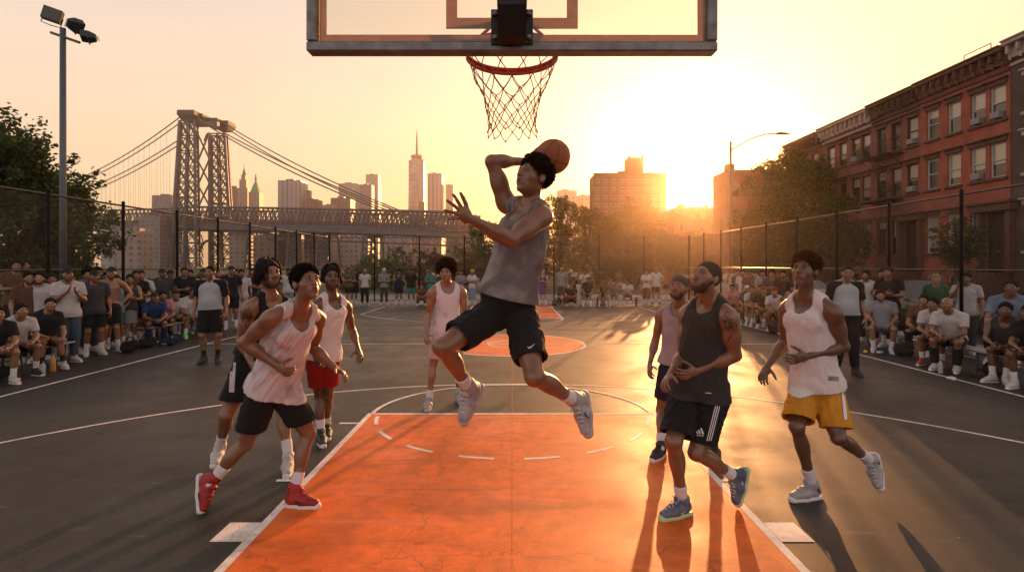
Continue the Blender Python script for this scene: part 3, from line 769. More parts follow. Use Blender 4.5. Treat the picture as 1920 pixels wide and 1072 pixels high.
def players(h=.0068, only=None):
    P = {}
    def go(k, *a, **kw):
        if only and k not in only: return
        t = time.time(); P[k] = build_player(k, *a, **kw); print(k, round(time.time() - t, 1), 's', flush=True)
    tank = lambda m, **k: dict(dict(type='tank', mat=m, hem=-.10, inf=.010, fold=.006), **k)
    sh = lambda m, **k: dict(dict(type='shorts', mat=m, hem=.74), **k)
    go('Z', 1.13, dict(pe=(952, 556, 3.66), neck=(990, 392, 3.62), head=(1000, 334, 3.58), look=(-.74, -.56, .36), gaze=(-.8, -.1, .6),
        shR=(952, 388, 1), shL=(1020, 404, -1), elR=(922, 303, -1), wrR=(985, 303, 1), handR=(1022, 296, 1, (0, -1, .35), dict(curl=.3, spread=.16)),
        elL=(957, 450, -1), wrL=(880, 409, -1), handL=(846, 389, -1, (.15, 0, 1), dict(curls=(.05, .12, .18, .22), spread=.34)),
        hipR=(927, 588, 1), hipL=(978, 592, -1), knR=(830, 650, -1), anR=('s', 880, 728, 1), toeR=(860, 800, -1), knL=(1002, 706, -1), anL=('s', 1081, 752, 1), toeL=(1100, 826, -1)),
        dict(h=h * .93, b=1.0, arm=1.08, leg=1.02, skin='dark', hair='curly', hw=1.0, seed=11, mouth=.003, beard=False, top=tank(GREYC, inf=.011, fold=.011, hem=-.005, flare=1.0, ah=.92), bottom=sh(BLACKC, hem=.74, flare=1.04, fold=.008, hv=.1),
             socks=(SOCKW, .13), shoes=(S_GREY, SO_GREY, LACE_W), high=True),
        'airborne person in washed grey tank top and black shorts swinging the basketball')
    go('A', 1.11, dict(pe=(512, 724, 4.32), neck=(560, 582, 4.14), head=(574, 531, 4.08), look=(.75, -.60, .27), gaze=(.8, -.1, .55),
        shR=(514, 592, -1), shL=(596, 594, 1), elR=(458, 642, 1), wrR=(521, 687, -1), handR=(545, 703, -1, (.3, -.3, 1), dict(curl=1.0)),
        elL=(587, 652, 1), wrL=(630, 691, -1), handL=(655, 705, -1, (-.3, -.7, .5), dict(curl=.55)),
        hipR=(490, 744, -1), hipL=(537, 742, 1), knR=(461, 830, -1), anR=('y', 397, 902, 4.26), toeR=(384, 965, -1), knL=(578, 812, -1), anL=('g', 552, 922), toeL=(594, 950, -1)),
        dict(h=h, b=1.0, arm=1.05, skin='dark', hair='short', hs=1.05, seed=2, mouth=.003, top=tank(TIEDYE, hem=-.03, flare=1.05, fold=.010, scoop=.15), bottom=sh(BLACKC, hem=.70, flare=1.1),
             socks=(SOCKW, .14), shoes=(S_RED, SO_WHITE, LACE_R), high=True),
        'person in stained white tank top, black shorts and red sneakers left of the key')
    go('B', 1.12, dict(pe=(484, 668, 5.2), neck=(507, 560, 5.14), head=(504, 514, 5.08), look=(.75, -.58, .12),
        shR=(470, 574, -1), shL=(542, 572, 1), elR=(452, 636, 1), wrR=(472, 682, -1), handR=(482, 704, -1, (.3, -.3, 1), dict(curl=.5)),
        elL=(552, 626, 1), wrL=(546, 665, -1), handL=(544, 690, -1, (.3, -.3, 1), dict(curl=.5)),
        hipR=(466, 682, -1), hipL=(500, 684, 1), knR=(425, 778, -1), anR=('y', 413, 836, 5.2), toeR=(402, 868, -1), knL=(530, 768, -1), anL=('g', 541, 858), toeL=(537, 878, -1)),
        dict(h=h, b=1.08, arm=1.12, skin='dark', hair='dreads', seed=5, beard=True, top=tank(BLACKC, hem=.02), bottom=sh(BLACKC, hem=.72, flare=1.08),
             socks=(SOCKW, .15), shoes=(S_WHITE, SO_WHITE, LACE_W)),
        'person with short locks and tattooed arm in black tank top, behind the red sneakers')
    go('C', 1.08, dict(pe=(606, 662, 5.82), neck=(622, 560, 5.78), head=(622, 521, 5.72), look=(.42, -.88, .14),
        shR=(593, 572, -1), shL=(648, 572, 1), elR=(582, 624, 1), wrR=(590, 665, -1), handR=(597, 688, -1, (.3, -.3, 1), dict(curl=.5)),
        elL=(660, 618, 1), wrL=(672, 656, -1), handL=(678, 674, -1, (-.6, -.6, .3), dict(curl=.5)),
        hipR=(594, 680, -1), hipL=(618, 680, 1), knR=(600, 744, -1), anR=('g', 601, 810), toeR=(606, 836, -1), knL=(615, 742, -1), anL=('g', 612, 798), toeL=(615, 818, -1)),
        dict(h=h * 1.1, b=.97, skin='deep', hair='dreads', seed=8, dl=.85, beard=True, top=tank(WHITEC, hem=-.05), bottom=sh(REDC, hem=.66, flare=1.12),
             socks=(SOCKW, .12), shoes=(S_TEAL, SO_WHITE, LACE_B)),
        'bearded person in clean white tank top and red shorts left of the key')
    go('D', 1.09, dict(pe=(838, 612, 7.25), neck=(837, 536, 7.2), head=(837, 511, 7.12), look=(-.1, -1, .0),
        shR=(811, 546, -1), shL=(866, 546, 1), elR=(803, 589, 1), wrR=(798, 627, -1), handR=(800, 643, -1, (.6, -.6, .1), dict(curl=.5)),
        elL=(873, 589, 1), wrL=(869, 627, -1), handL=(866, 643, -1, (-.6, -.6, .1), dict(curl=.5)),
        hipR=(826, 622, -1), hipL=(852, 622, 1), knR=(813, 682, -1), anR=('g', 804, 749), toeR=(800, 765, -1), knL=(857, 678, -1), anL=('g', 861, 737), toeL=(864, 749, -1)),
        dict(h=h * 1.3, b=.95, skin='brown', hair='afro', hairmat=HAIRB, seed=9, mouth=.006, top=tank(SMUDGE, hem=-.13, flare=1.02), bottom=sh(PALEP, hem=.80, flare=1.06),
             socks=(SOCKW, .12), shoes=(S_GREY, SO_GREY, LACE_W)),
        'person with a round afro in pale smudged tank top walking behind the free throw line')
    go('E', 1.06, dict(pe=(1270, 682, 5.58), neck=(1277, 576, 5.54), head=(1273, 540, 5.46), look=(-.58, -.72, .25),
        shR=(1241, 588, 1), shL=(1312, 590, -1), elR=(1229, 638, 1), wrR=(1218, 684, -1), handR=(1217, 706, -1, (.1, -1, .1), dict(curl=.45)),
        elL=(1320, 640, 1), wrL=(1308, 690, -1), handL=(1300, 708, -1, (.3, -.3, 1), dict(curl=.5)),
        hipR=(1254, 697, 1), hipL=(1287, 697, -1), knR=(1240, 768, -1), anR=('g', 1239, 836), toeR=(1222, 857, -1), knL=(1312, 768, -1), anL=('g', 1337, 832), toeL=(1347, 850, -1)),
        dict(h=h * 1.05, b=.98, skin='dark', hair='durag', capmat=cloth('cloth_headband', (.07, .05, .045)), seed=13, beard=True, mouth=.003, top=tank(PINKC, hem=.0, fold=.005), bottom=sh(NAVYC, hem=.68),
             socks=(SOCKW, .12), shoes=(S_BLACK, SO_WHITE, LACE_B)),
        'bearded person in dark skullcap and pinkish grey tank top behind the three-striped shorts')
    go('F', 1.11, dict(pe=(1312, 724, 4.28), neck=(1330, 568, 4.22), head=(1324, 522, 4.15), look=(-.73, -.44, .40), gaze=(-.6, .1, .8),
        shR=(1290, 584, 1), shL=(1366, 590, -1), elR=(1279, 668, 1), wrR=(1256, 702, -1), handR=(1240, 724, -1, (.5, -.6, .4), dict(curl=.55)),
        elL=(1378, 666, 1), wrL=(1306, 696, -1), handL=(1276, 706, -1, (-.2, -.3, 1), dict(curl=.6)),
        hipR=(1284, 748, 1), hipL=(1336, 750, -1), knR=(1263, 828, -1), anR=('g', 1279, 938), toeR=(1238, 960, -1), knL=(1306, 848, -1), anL=('y', 1378, 892, 4.25), toeL=(1376, 945, 1)),
        dict(h=h, b=1.08, arm=1.15, nk=1.08, skin='dark', hair='buzz', hairmat=mat('hair_stubble', (.030, .017, .012), rough=.8, noise=.3, scale=150, bump=.5, bscale=250), seed=17, beard=True, mouth=.003, top=tank(CHARC, hem=-.075, flare=1.0, scoop=.10, fold=.006), bottom=sh(BLACKC, hem=.82, flare=1.06, fold=.008),
             socks=(SOCKW, .13), shoes=(S_BLUE, SO_GREEN, LACE_W)),
        'person looking up in charcoal tank top and black shorts with three white side stripes')
    go('G', 1.12, dict(pe=(1530, 718, 4.55), neck=(1510, 560, 4.5), head=(1510, 508, 4.44), look=(-.76, -.56, .22),
        shR=(1476, 576, 1), shL=(1560, 580, -1), elR=(1472, 640, 1), wrR=(1438, 688, -1), handR=(1426, 712, -1, (.7, -.6, .3), dict(curl=.5)),
        elL=(1582, 650, 1), wrL=(1512, 668, -1), handL=(1480, 676, -1, (-.2, -.2, 1), dict(curl=.4)),
        hipR=(1506, 742, 1), hipL=(1554, 744, -1), knR=(1494, 800, -1), anR=('g', 1522, 908), toeR=(1483, 930, -1), knL=(1572, 820, -1), anL=('y', 1631, 862, 4.48), toeL=(1647, 918, 1)),
        dict(h=h, b=1.0, arm=1.05, leg=.95, skin='deep', hair='curly', hairmat=HAIRB, seed=21, mouth=.004, top=tank(WHITEC, hem=-.04, flare=1.0, fold=.007), bottom=sh(YELC, hem=.78, flare=1.16, fold=.009),
             socks=(SOCKW, .15), shoes=(S_GREY, SO_WHITE, LACE_W)),
        'person in white tank top and baggy yellow shorts walking on the right')
    return P

def player_prints(P):
    def D(k, name, polys, mesh, m, label=None, lift=.004):
        if k not in P: return
        root, ms, fr, loc, J = P[k]
        if decal(name, polys, ms[mesh], m, root, loc, 5.0, lift, label) is None: print('MISS', k, mesh)
    D('Z', 'logo', swoosh(996, 648, 15, -.15), 'bottom', PRINT_W)
    D('Z', 'drawstring', [line_poly((925, 545), (927, 556), 2.2), line_poly((925, 545), (921, 554), 2.0)], 'bottom', mat('string_red', (.5, .03, .02)))
    D('Z', 'logo', swoosh(886, 762, 16, 1.1), 'shoeR', PRINT_T); D('Z', 'logo', swoosh(1103, 780, 20, 1.2), 'shoeL', PRINT_D)
    D('F', 'side_stripe', [line_poly(((1344.5 + i * 3.8), 750), ((1325.5 + i * 3.8), 826), 1.5, 14) for i in range(3)], 'bottom', PRINT_W)
    bars = [line_poly((1306, 808.5), (1309.5, 813), 2.4, 3), line_poly((1309.5, 805.5), (1314, 813), 2.6, 4), line_poly((1314, 802.5), (1319, 813.5), 2.8, 4), line_poly((1306, 815.5), (1319.5, 816.5), 1.2, 4)]
    D('F', 'logo', bars, 'bottom', PRINT_W); D('F', 'logo', [line_poly((1323, 736), (1334, 737), 1.6)], 'top', PRINT_W)
    D('F', 'logo', swoosh(1281, 960, 10, -.2), 'shoeR', PRINT_W); D('F', 'logo', swoosh(1396, 908, 14, 1.2), 'shoeL', PRINT_W)
    D('G', 'side_panel', [line_poly((1581, 736), (1586, 786), 6, 12)], 'bottom', PRINT_W, lift=.009)
    D('G', 'patch', [line_poly((1553, 709), (1573, 710), 9, 5)], 'top', PRINT_T); D('G', 'logo', swoosh(1560, 709, 9, 0), 'top', PRINT_D, lift=.006)
    D('G', 'logo', swoosh(1655, 873, 22, 1.15), 'shoeL', PRINT_D); D('G', 'shoe_panel', [line_poly((1534, 916), (1540, 922), 7, 5)], 'shoeR', PRINT_D)
    D('B', 'side_panel', [line_poly((438, 668), (434, 735), 10, 12)], 'bottom', mat('panel_grey', (.5, .44, .47), rough=.8, noise=.1))
    D('C', 'logo', [line_poly((637, 573), (640, 576), 3, 2)], 'top', PRINT_D)
    D('A', 'shoe_panel', [line_poly((372, 925), (368, 945), 8, 5)], 'shoeR', PRINT_D); D('A', 'shoe_panel', [line_poly((553, 942), (561, 946), 7, 4)], 'shoeL', PRINT_D)
    if 'F' in P: tattoo(P['F'][1]['body'], 1368, 612, 11, 22, 5, P['F'][0], P['F'][3], 3)
    if 'B' in P: tattoo(P['B'][1]['body'], 463, 590, 9, 16, 5, P['B'][0], P['B'][3], 4)
# ---------------------------------------------------------------- spectators and referees
def fk(pose, v=0, female=False):
    """joints of a 1.80 m figure that faces -Y; its own right is -X"""
    rg = random.Random(v * 13 + 5); j = lambda a: rg.uniform(-a, a)
    D = dict(pe=(0, 0, .96), neck=(j(.02), .01, 1.49), head=(j(.02), -.03, 1.665), look=(j(.3), -1, .05 + j(.1)),
             sh=(.185 if female else .20, .02, 1.45), hip=(.085, 0, .93), kn=(.11 + j(.02), -.03, .51), an=(.13 + j(.04), .02, .107), toe=(.18, -.2, .05))
    arms = {'R': ((.255, .05, 1.17), (.27, -.05, .92), (0, -.25, -1), (.6, -.8, 0)), 'L': ((.255, .05, 1.17), (.27, -.05, .92), (0, -.25, -1), (.6, -.8, 0))}
    if pose == 'crossed': arms = {'R': ((.25, -.06, 1.18), (.02, -.22, 1.20), (.9, 0, .1), (0, -.3, 1)), 'L': ((.25, -.06, 1.17), (.03, -.19, 1.16), (.9, .1, .2), (0, -.3, 1))}
    if pose == 'phone': arms = {'R': ((.23, -.05, 1.18), (.06, -.24, 1.36), (.4, -.1, .9), (0, -1, .2)), 'L': ((.24, -.05, 1.17), (.07, -.24, 1.31), (.4, -.2, .8), (0, -1, .2))}
    if pose == 'hips': arms = {'R': ((.38, .07, 1.22), (.20, -.03, 1.02), (.7, -.3, -.6), (0, .2, 1)), 'L': ((.38, .07, 1.22), (.20, -.03, 1.02), (.7, -.3, -.6), (0, .2, 1))}
    if pose == 'drink': arms['R'] = ((.24, -.10, 1.25), (.10, -.22, 1.46), (.2, .2, 1), (0, -1, .2))
    sitp = dict(pe=(0, .06, .53), hip=(.09, .05, .51), kn=(.15 + j(.05), -.38, .52), an=(.14 + j(.06), -.36 + j(.05), .107), toe=(.18, -.58, .05))
    if pose in ('lean', 'lean2'):
        D.update(sitp); D.update(neck=(j(.03), -.16, 1.00), head=(j(.04), -.26, 1.16), look=(j(.3), -1, .1), sh=(.20, -.14, .95))
        arms = {'R': ((.22, -.24, .68), (.06, -.44, .62), (.5, -.7, -.4), (0, -.3, 1)), 'L': ((.22, -.24, .68), (.07, -.43, .60), (.6, -.6, -.4), (0, -.3, 1))}
        if pose == 'lean2': arms['L'] = ((.24, -.16, .68), (.17, -.36, .58), (0, -1, -.2), (.8, 0, .2)); D['neck'] = (.02, -.06, 1.04); D['head'] = (.05, -.13, 1.21); D['sh'] = (.20, -.04, .99)
    if pose == 'situp':
        D.update(sitp); D.update(neck=(0, .08, 1.06), head=(j(.04), .04, 1.235), look=(j(.4), -1, .05), sh=(.20, .08, 1.02))
        arms = {'R': ((.25, .03, .75), (.15, -.20, .64), (.3, -1, -.1), (.8, 0, .3)), 'L': ((.25, .03, .75), (.15, -.20, .64), (.3, -1, -.1), (.8, 0, .3))}
    if pose == 'squat':
        D.update(pe=(0, .12, .27), hip=(.09, .10, .25), kn=(.20, -.24, .47), an=(.17, -.03, .107), toe=(.22, -.24, .05), neck=(0, -.08, .76), head=(0, -.16, .93), look=(0, -1, .15), sh=(.2, -.06, .72))
        arms = {'R': ((.24, -.22, .52), (.05, -.36, .44), (.5, -.7, -.4), (0, -.3, 1)), 'L': ((.24, -.22, .52), (.06, -.35, .42), (.6, -.6, -.4), (0, -.3, 1))}
    J = {k: V3(*D[k]) for k in ('pe', 'neck', 'head', 'look')}
    for S, q in (('R', -1), ('L', 1)):
        for k in ('sh', 'hip', 'kn', 'an', 'toe'): J[k + S] = V3(D[k][0] * q, D[k][1] + (j(.02) if k == 'kn' else 0), D[k][2])
        e, w, d, t = arms[S]; cr = -1 if pose in ('crossed', 'phone', 'lean', 'squat', 'hips', 'drink') else 1
        J['el' + S] = V3(e[0] * q, e[1], e[2]); J['wr' + S] = V3(w[0] * q, w[1], w[2])
        dd = V3(d[0] * q * (-1 if cr < 0 else 1), d[1], d[2]); tt = V3(-t[0] * q, t[1], t[2])
        J['hand' + S] = (nrm(dd), tt, dict(curl=.45))
    return J

PAL = {}
def cc(n, *a):
    if n not in PAL: PAL[n] = cloth('cloth_c_' + n, a, bump=0, noise=.12, scale=9, trans=.08)
    return PAL[n]
for n, c in dict(white=(.50, .46, .45), grey=(.22, .22, .23), black=(.016, .016, .017), charcoal=(.05, .05, .055), blue=(.02, .045, .13), navy=(.015, .022, .06), teal=(.025, .20, .19), red=(.16, .02, .015), green=(.04, .12, .06),
                 denim=(.06, .085, .12), khaki=(.28, .22, .15), brown=(.12, .06, .035), purple=(.11, .07, .16), orange=(.20, .06, .02), neon=(.12, .85, .12), pink=(.45, .2, .22), sky=(.17, .24, .32), yellow=(.5, .33, .06), olive=(.09, .09, .045)).items(): cc(n, *c)
SHOEC = {k: mat('trainer_' + k, c, rough=.6) for k, c in dict(white=(.46, .43, .42), black=(.02, .02, .02), grey=(.25, .25, .25), red=(.35, .03, .02), neon=(.1, .8, .1)).items()}

def recolor(root, cols):
    for ch in root.children_recursive:
        k = ch.name.split('.')[0]
        m = cols.get(k)
        if m is not None and len(ch.material_slots):
            for s_ in ch.material_slots[:1]: s_.link = 'OBJECT'; s_.material = m

PROTO = {}
def proto(key):
    if key in PROTO: return PROTO[key]
    pose, top, bot, hair = key
    fem = hair in ('long', 'wrap'); hv = abs(hash_(key)) % 7
    J = fk(pose, hv, fem)
    H = .0135; J['sit'] = pose in ('lean', 'lean2', 'situp', 'squat')
    spec = dict(s=1.0, b=.92 if fem else 1.04, h=H, seed=hv, skin='dark', hair={'bald': None, 'hat': 'cap'}.get(hair, hair), capmat=PAL['black'], beard=hair in ('short', 'cap') and hv % 2 == 0, belly=.03 if top == 'big' else 0,
                top=None if top == 'bare' else dict(type='tank' if top == 'tank' else 'tee', mat=PAL['white'], hem=-.10, inf=.016, flare=1.04, sleeve=.66),
                bottom=dict(type='pants' if bot == 'pants' else 'shorts', mat=PAL['black'], hem={'skirt': .35}.get(bot, .78), skirt=(.62 if hair == 'wrap' else .40) if bot == 'skirt' else 0),
                socks=(SOCKW, .16) if bot != 'pants' else None, shoes=(SHOEC['white'], SO_WHITE, LACE_W))
    if pose in ('lean', 'lean2', 'situp', 'squat'): spec['top'] and spec['top'].update(hem=-.03)
    root, _, _ = person('person', spec, J, 'x', loc=(0, 0, 0))
    PROTO[key] = [root, False]
    return PROTO[key]
def hash_(key): return sum((i + 3) * ord(ch) for i, ch in enumerate('|'.join(map(str, key))))

LABELS = {}
def spect(key, px, Y, top, bot, label, skin='dark', sc=1.0, turn=0.0, shoe='white', sock=None, group='spectators around the court', zo=0.0, x=None, hairc=None, look=None, seat=None):
    p = proto(key)
    r = p[0] if not p[1] else copy_tree(p[0]); p[1] = True
    xx = (px - CX) / FPX * Y if x is None else x
    r.location = (xx, Y, zo); tx, ty = look if look else (0, 4.0)
    r.rotation_euler = (0, 0, math.atan2(tx - xx, -(ty - Y)) + R(turn)); r.scale = (sc * random.uniform(.98, 1.03),) * 2 + (sc,)
    r['label'] = label; r['group'] = group; r['category'] = 'person'
    if label in LABELS: print('DUPLICATE LABEL', label)
    LABELS[label] = 1
    n = len(label.split())
    if not 4 <= n <= 16: print('LABEL LENGTH', n, label)
    recolor(r, {'body': SKIN[skin], 'shirt': PAL.get(top), 'tank_top': PAL.get(top), 'trousers': PAL.get(bot), 'shorts': PAL.get(bot), 'shoe': SHOEC[shoe], 'sock': SOCKB if sock == 'black' else SOCKW,
                'cap': PAL.get(hairc or 'black'), 'headscarf': PAL.get(hairc or 'white'), 'hair': None if not hairc else PAL.get(hairc)})
    if bot == top and False: pass
    return r

def referee(px, py_foot, face, label, pants, seed):
    s = 1.09; J = fk('relaxed', seed); Y = gy(py_foot); rot = Matrix.Rotation(face, 3, 'Z')
    spec = dict(s=1.0, b=1.08, arm=1.05, h=.0095, skin='dark', hair='buzz', hs=1.04, seed=seed, belly=.035, beard=False,
                top=dict(type='raglan', mat=cloth('cloth_ref_grey', (.33, .34, .35)), mat2=BLACKC, hem=.02, inf=.012, sleeve=.78),
                bottom=dict(type=pants, mat=BLACKC, hem=.86, flare=1.08, waist=.13), socks=(SOCKB, .14), shoes=(S_BLACK, SO_BLACK, LACE_B))
    root, _, _ = person('person', spec, J, label, loc=(0, 0, 0), group='referees on the court')
    root.location = ((px - CX) / FPX * Y, Y, 0); root.rotation_euler = (0, 0, face); root.scale = (s, s, s)
    return root

def crowd():
    G = dict(group='spectators along the left fence')
    ln = ('lean', 'tee', 'shorts', 'short'); lc = ('lean', 'tee', 'pants', 'cap'); l2 = ('lean2', 'tee', 'shorts', 'buzz'); su = ('situp', 'tee', 'shorts', 'short'); st = ('relaxed', 'tee', 'pants', 'short')
    ph = ('phone', 'tee', 'pants', 'cap'); cr = ('crossed', 'tee', 'shorts', 'buzz'); crw = ('crossed', 'tank', 'skirt', 'long'); sb = ('hips', 'bare', 'shorts', 'cap'); sr = ('relaxed', 'tee', 'shorts', 'cap'); cp = ('crossed', 'tee', 'pants', 'afro'); lt = ('lean', 'tank', 'shorts', 'short')
    sq = ('squat', 'tee', 'pants', 'buzz'); hw = ('hips', 'tank', 'skirt', 'long'); wr = ('crossed', 'tee', 'skirt', 'wrap'); dr = ('drink', 'tee', 'pants', 'short')
    # left bench, near to far
    spect(ln, -14, 8.75, 'black', 'charcoal', 'seated person cut off by the left picture edge, only bare knees showing', 'brown', **G)
    spect(ln, 27, 9.35, 'white', 'black', 'seated person in pale tee, hands clasped over knees, nearest on the left bench', 'brown', turn=8, shoe='black', **G)
    spect(l2, 84, 10.1, 'black', 'red', 'seated person in black shirt left of the standing grey trousers', 'brown', sock='black', **G)
    spect(ph, 128, 10.6, 'white', 'denim', 'tall standing person in white tee and grey trousers holding hands at the chin', 'dark', 1.06, **G)
    spect(st, 50, 10.7, 'white', 'black', 'person in white shirt standing behind the two nearest seated spectators', 'tan', 1.02, turn=-20, x=-9.55, **G)
    spect(cr, 72, 10.9, 'black', 'black', 'person in black standing left of the tall white tee', 'dark', 1.0, x=-9.5, **G)
    spect(cp, 160, 11.95, 'sky', 'denim', 'person in pale blue shirt standing behind the tall white tee', 'brown', 1.05, x=-9.62, **G)
    spect(sr, 172, 11.5, 'charcoal', 'black', 'person in dark cap standing between white tee and bare-chested person', 'dark', 1.03, x=-9.1, **G)
    spect(sb, 193, 11.9, 'white', 'black', 'bare-chested person in black shorts with white socks standing beside the left bench', 'brown', 1.07, x=-9.05, **G)
    spect(dr, 186, 12.3, 'black', 'black', 'person in black standing behind the bare-chested person', 'deep', 1.07, x=-9.66, **G)
    spect(hw, 217, 12.6, 'sky', 'green', 'person with long hair in pale top and dark green shorts', 'brown', .96, **G)
    spect(crw, 240, 12.9, 'charcoal', 'grey', 'person with long hair and crossed arms in grey leggings', 'brown', .97, x=-9.35, **G)
    spect(cr, 254, 13.5, 'black', 'black', 'person in black behind the one with crossed arms', 'dark', 1.02, x=-9.6, **G)
    spect(lc, 287, 13.3, 'blue', 'navy', 'seated person in black cap and blue tee, first on the farther left bench', 'dark', shoe='black', **G)
    spect(ln, 303, 13.9, 'pink', 'black', 'seated person in faded pink tee beside the blue tee', 'dark', shoe='black', sock='black', **G)
    spect(lc, 318, 14.4, 'white', 'charcoal', 'seated person in white tee and cap holding a yellow cup', 'brown', shoe='grey', x=-9.2, **G)
    spect(l2, 344, 14.6, 'white', 'khaki', 'seated bearded person in white tee and neon green sneakers', 'dark', shoe='neon', x=-8.9, **G)
    spect(sr, 312, 14.9, 'white', 'charcoal', 'person in white shirt standing at a fence post behind the far left bench', 'dark', 1.02, x=-9.65, **G)
    spect(cr, 340, 15.1, 'black', 'black', 'broad person in black tee standing behind the seated white tees', 'dark', 1.06, x=-9.35, **G)
    spect(st, 362, 15.6, 'white', 'grey', 'person in white tee standing just left of the grey-shirted referee', 'dark', 1.02, x=-9.5, **G)
    spect(ph, 374, 16.2, 'black', 'black', 'person in black cap standing close behind the left referee', 'dark', 1.04, x=-9.45, **G)
    spect(('relaxed', 'tee', 'shorts', 'bald'), 411, 16.3, 'black', 'black', 'bald person in black showing just right of the left referee', 'brown', 1.0, x=-9.0, **G)
    spect(sr, 434, 16.2, 'black', 'black', 'tall person in black tee with red print and black cap', 'dark', 1.08, x=-8.62, **G)
    spect(st, 453, 17.2, 'white', 'white', 'person in white tee standing between two people in black', 'dark', 1.02, x=-8.8, **G)
    spect(cr, 470, 17.8, 'black', 'olive', 'person in black tee with crossed arms beside the player with locks', 'dark', 1.04, x=-8.75, **G)
    for i, (px, Y, c, b, k, l) in enumerate(((16, 11.6, 'charcoal', 'black', 'cr', 'person in charcoal shirt by the first fence post on the left'), (4, 10.6, 'brown', 'black', 'st', 'person in brown shirt at the very left edge behind the bench'), (60, 12.0, 'black', 'black', 'sr', 'person in black tee behind the white shirt near the left edge'),
            (110, 12.6, 'grey', 'black', 'st', 'person in grey tee half hidden behind the tall white tee'), (214, 13.8, 'white', 'khaki', 'cr', 'person in white tee behind the long-haired pair'), (268, 14.6, 'charcoal', 'black', 'sr', 'person in charcoal tee standing near the middle of the left fence'),
            (398, 17.4, 'grey', 'black', 'st', 'person in grey tee farther back behind the left referee'), (424, 18.6, 'navy', 'black', 'cr', 'person in navy tee far along the left fence'), (540, 20.4, 'white', 'sky', 'sr', 'person in white tee seen between the locks player and the stained tank top'),
            (560, 22.0, 'black', 'black', 'st', 'person in black seen between the two front left players'), (655, 25.9, 'olive', 'black', 'cr', 'person in olive tee standing in the far left corner'))):
        kk = dict(cr=cr, st=st, sr=sr)[k]
        spect(kk, px, Y, c, b, l, ('dark', 'brown', 'deep')[i % 3], 1.0 + .02 * (i % 3), x=max((px - CX) / FPX * Y, -9.68), **G)
    # far end of the court
    G = dict(group='spectators at the far end of the court')
    Yb = 26.2
    spect(cr, 664, Yb, 'navy', 'navy', 'person in navy tee and long navy shorts at the far fence', 'dark', 1.0, **G)
    spect(('relaxed', 'tee', 'pants', 'bald'), 684, Yb, 'white', 'black', 'bald person in white tee and black trousers at the far fence', 'dark', 1.0, shoe='grey', **G)
    spect(('crossed', 'tee', 'pants', 'wrap'), 720, Yb, 'grey', 'charcoal', 'person with white hair and grey shirt standing alone at the far fence', 'tan', 1.0, **G)
    spect(('phone', 'tank', 'shorts', 'afro'), 748, Yb, 'navy', 'black', 'person in dark vest and black shorts holding hands up at the far fence', 'dark', .98, **G)
    spect(sr, 771, Yb, 'black', 'teal', 'person in black tee and bright teal shorts', 'dark', 1.0, **G)
    spect(sq, 790, Yb - .3, 'brown', 'brown', 'person sitting on the ground beside the teal shorts', 'brown', 1.0, **G)
    spect(wr, 807, Yb, 'teal', 'teal', 'person in a loose teal outfit left of the afro player', 'dark', .98, hairc='brown', **G)
    spect(crw, 864, Yb, 'sky', 'denim', 'person in pale blue dress right of the afro player', 'brown', .96, **G)
    spect(wr, 885, Yb, 'white', 'sky', 'person in white top with pale yellow headscarf and patterned skirt', 'dark', .97, hairc='yellow', **G)
    spect(crw, 1018, Yb, 'purple', 'purple', 'person with long fair hair and purple skirt near the middle far post', 'tan', .98, hairc='khaki', **G)
    spect(('relaxed', 'tee', 'pants', 'bald'), 1053, Yb, 'grey', 'charcoal', 'bald person in grey tee and dark trousers right of the middle far post', 'dark', 1.05, shoe='black', **G)
    spect(sq, 1071, Yb - .5, 'black', 'black', 'person in black squatting before a white sign at the far fence', 'dark', 1.05, **G)
    spect(('phone', 'tee', 'shorts', 'buzz'), 1096, Yb + .5, 'white', 'sky', 'person in white tee standing behind the seated black figure', 'dark', .98, **G)
    spect(('lean2', 'tee', 'shorts', 'buzz'), 1101, Yb - .4, 'black', 'brown', 'seated person in black with white sneakers on the far stool', 'dark', 1.05, **G)
    spect(l2, 1131, Yb - .3, 'olive', 'black', 'seated person in olive tee, second on the far right bench', 'brown', 1.0, **G)
    spect(lt, 1152, Yb - .1, 'grey', 'grey', 'seated person in grey vest leaning forward at the far end', 'brown', .98, **G)
    spect(ln, 1177, Yb - .4, 'white', 'denim', 'seated person in white tee at the right end of the far bench', 'dark', 1.0, **G)
    spect(wr, 1212, Yb, 'white', 'brown', 'person in white top over a long brown skirt', 'brown', .98, hairc='brown', **G)
    spect(('hips', 'tee', 'shorts', 'bald'), 1230, Yb, 'white', 'brown', 'bald person in white tee and brown shorts in the far right corner', 'dark', 1.05, shoe='black', **G)
    spect(sr, 1250, 30.5, 'orange', 'black', 'person in orange shirt walking outside the far fence', 'brown', 1.0, **G)
    # right side
    G = dict(group='spectators along the right fence')
    row = [(1366, 18.0, lc, 'charcoal', 'charcoal', 'seated person in white cap, first of the far right row', 'white', 'grey'), (1384, 17.6, ln, 'white', 'white', 'seated person in white tee next to the white cap', None, 'white'), (1400, 17.2, l2, 'brown', 'black', 'seated person in brown shirt in the far right row', None, 'white'),
           (1414, 16.8, lc, 'black', 'black', 'seated person in red cap and black vest in the far right row', 'red', 'white'), (1437, 16.1, lc, 'white', 'red', 'seated person in red cap and white vest', 'red', 'white'), (1461, 15.4, lt, 'olive', 'black', 'seated person in dark olive vest with a backpack between the feet', None, 'grey'),
           (1347, 19.2, ln, 'pink', 'black', 'seated person in pink shirt at the far end of the right row', None, 'white')]
    for px, Y, k, c, b, l, hc, sc_ in row: spect(k, px, Y, c, b, l, 'brown', 1.0, shoe=sc_, hairc=hc, x=8.05, **G)
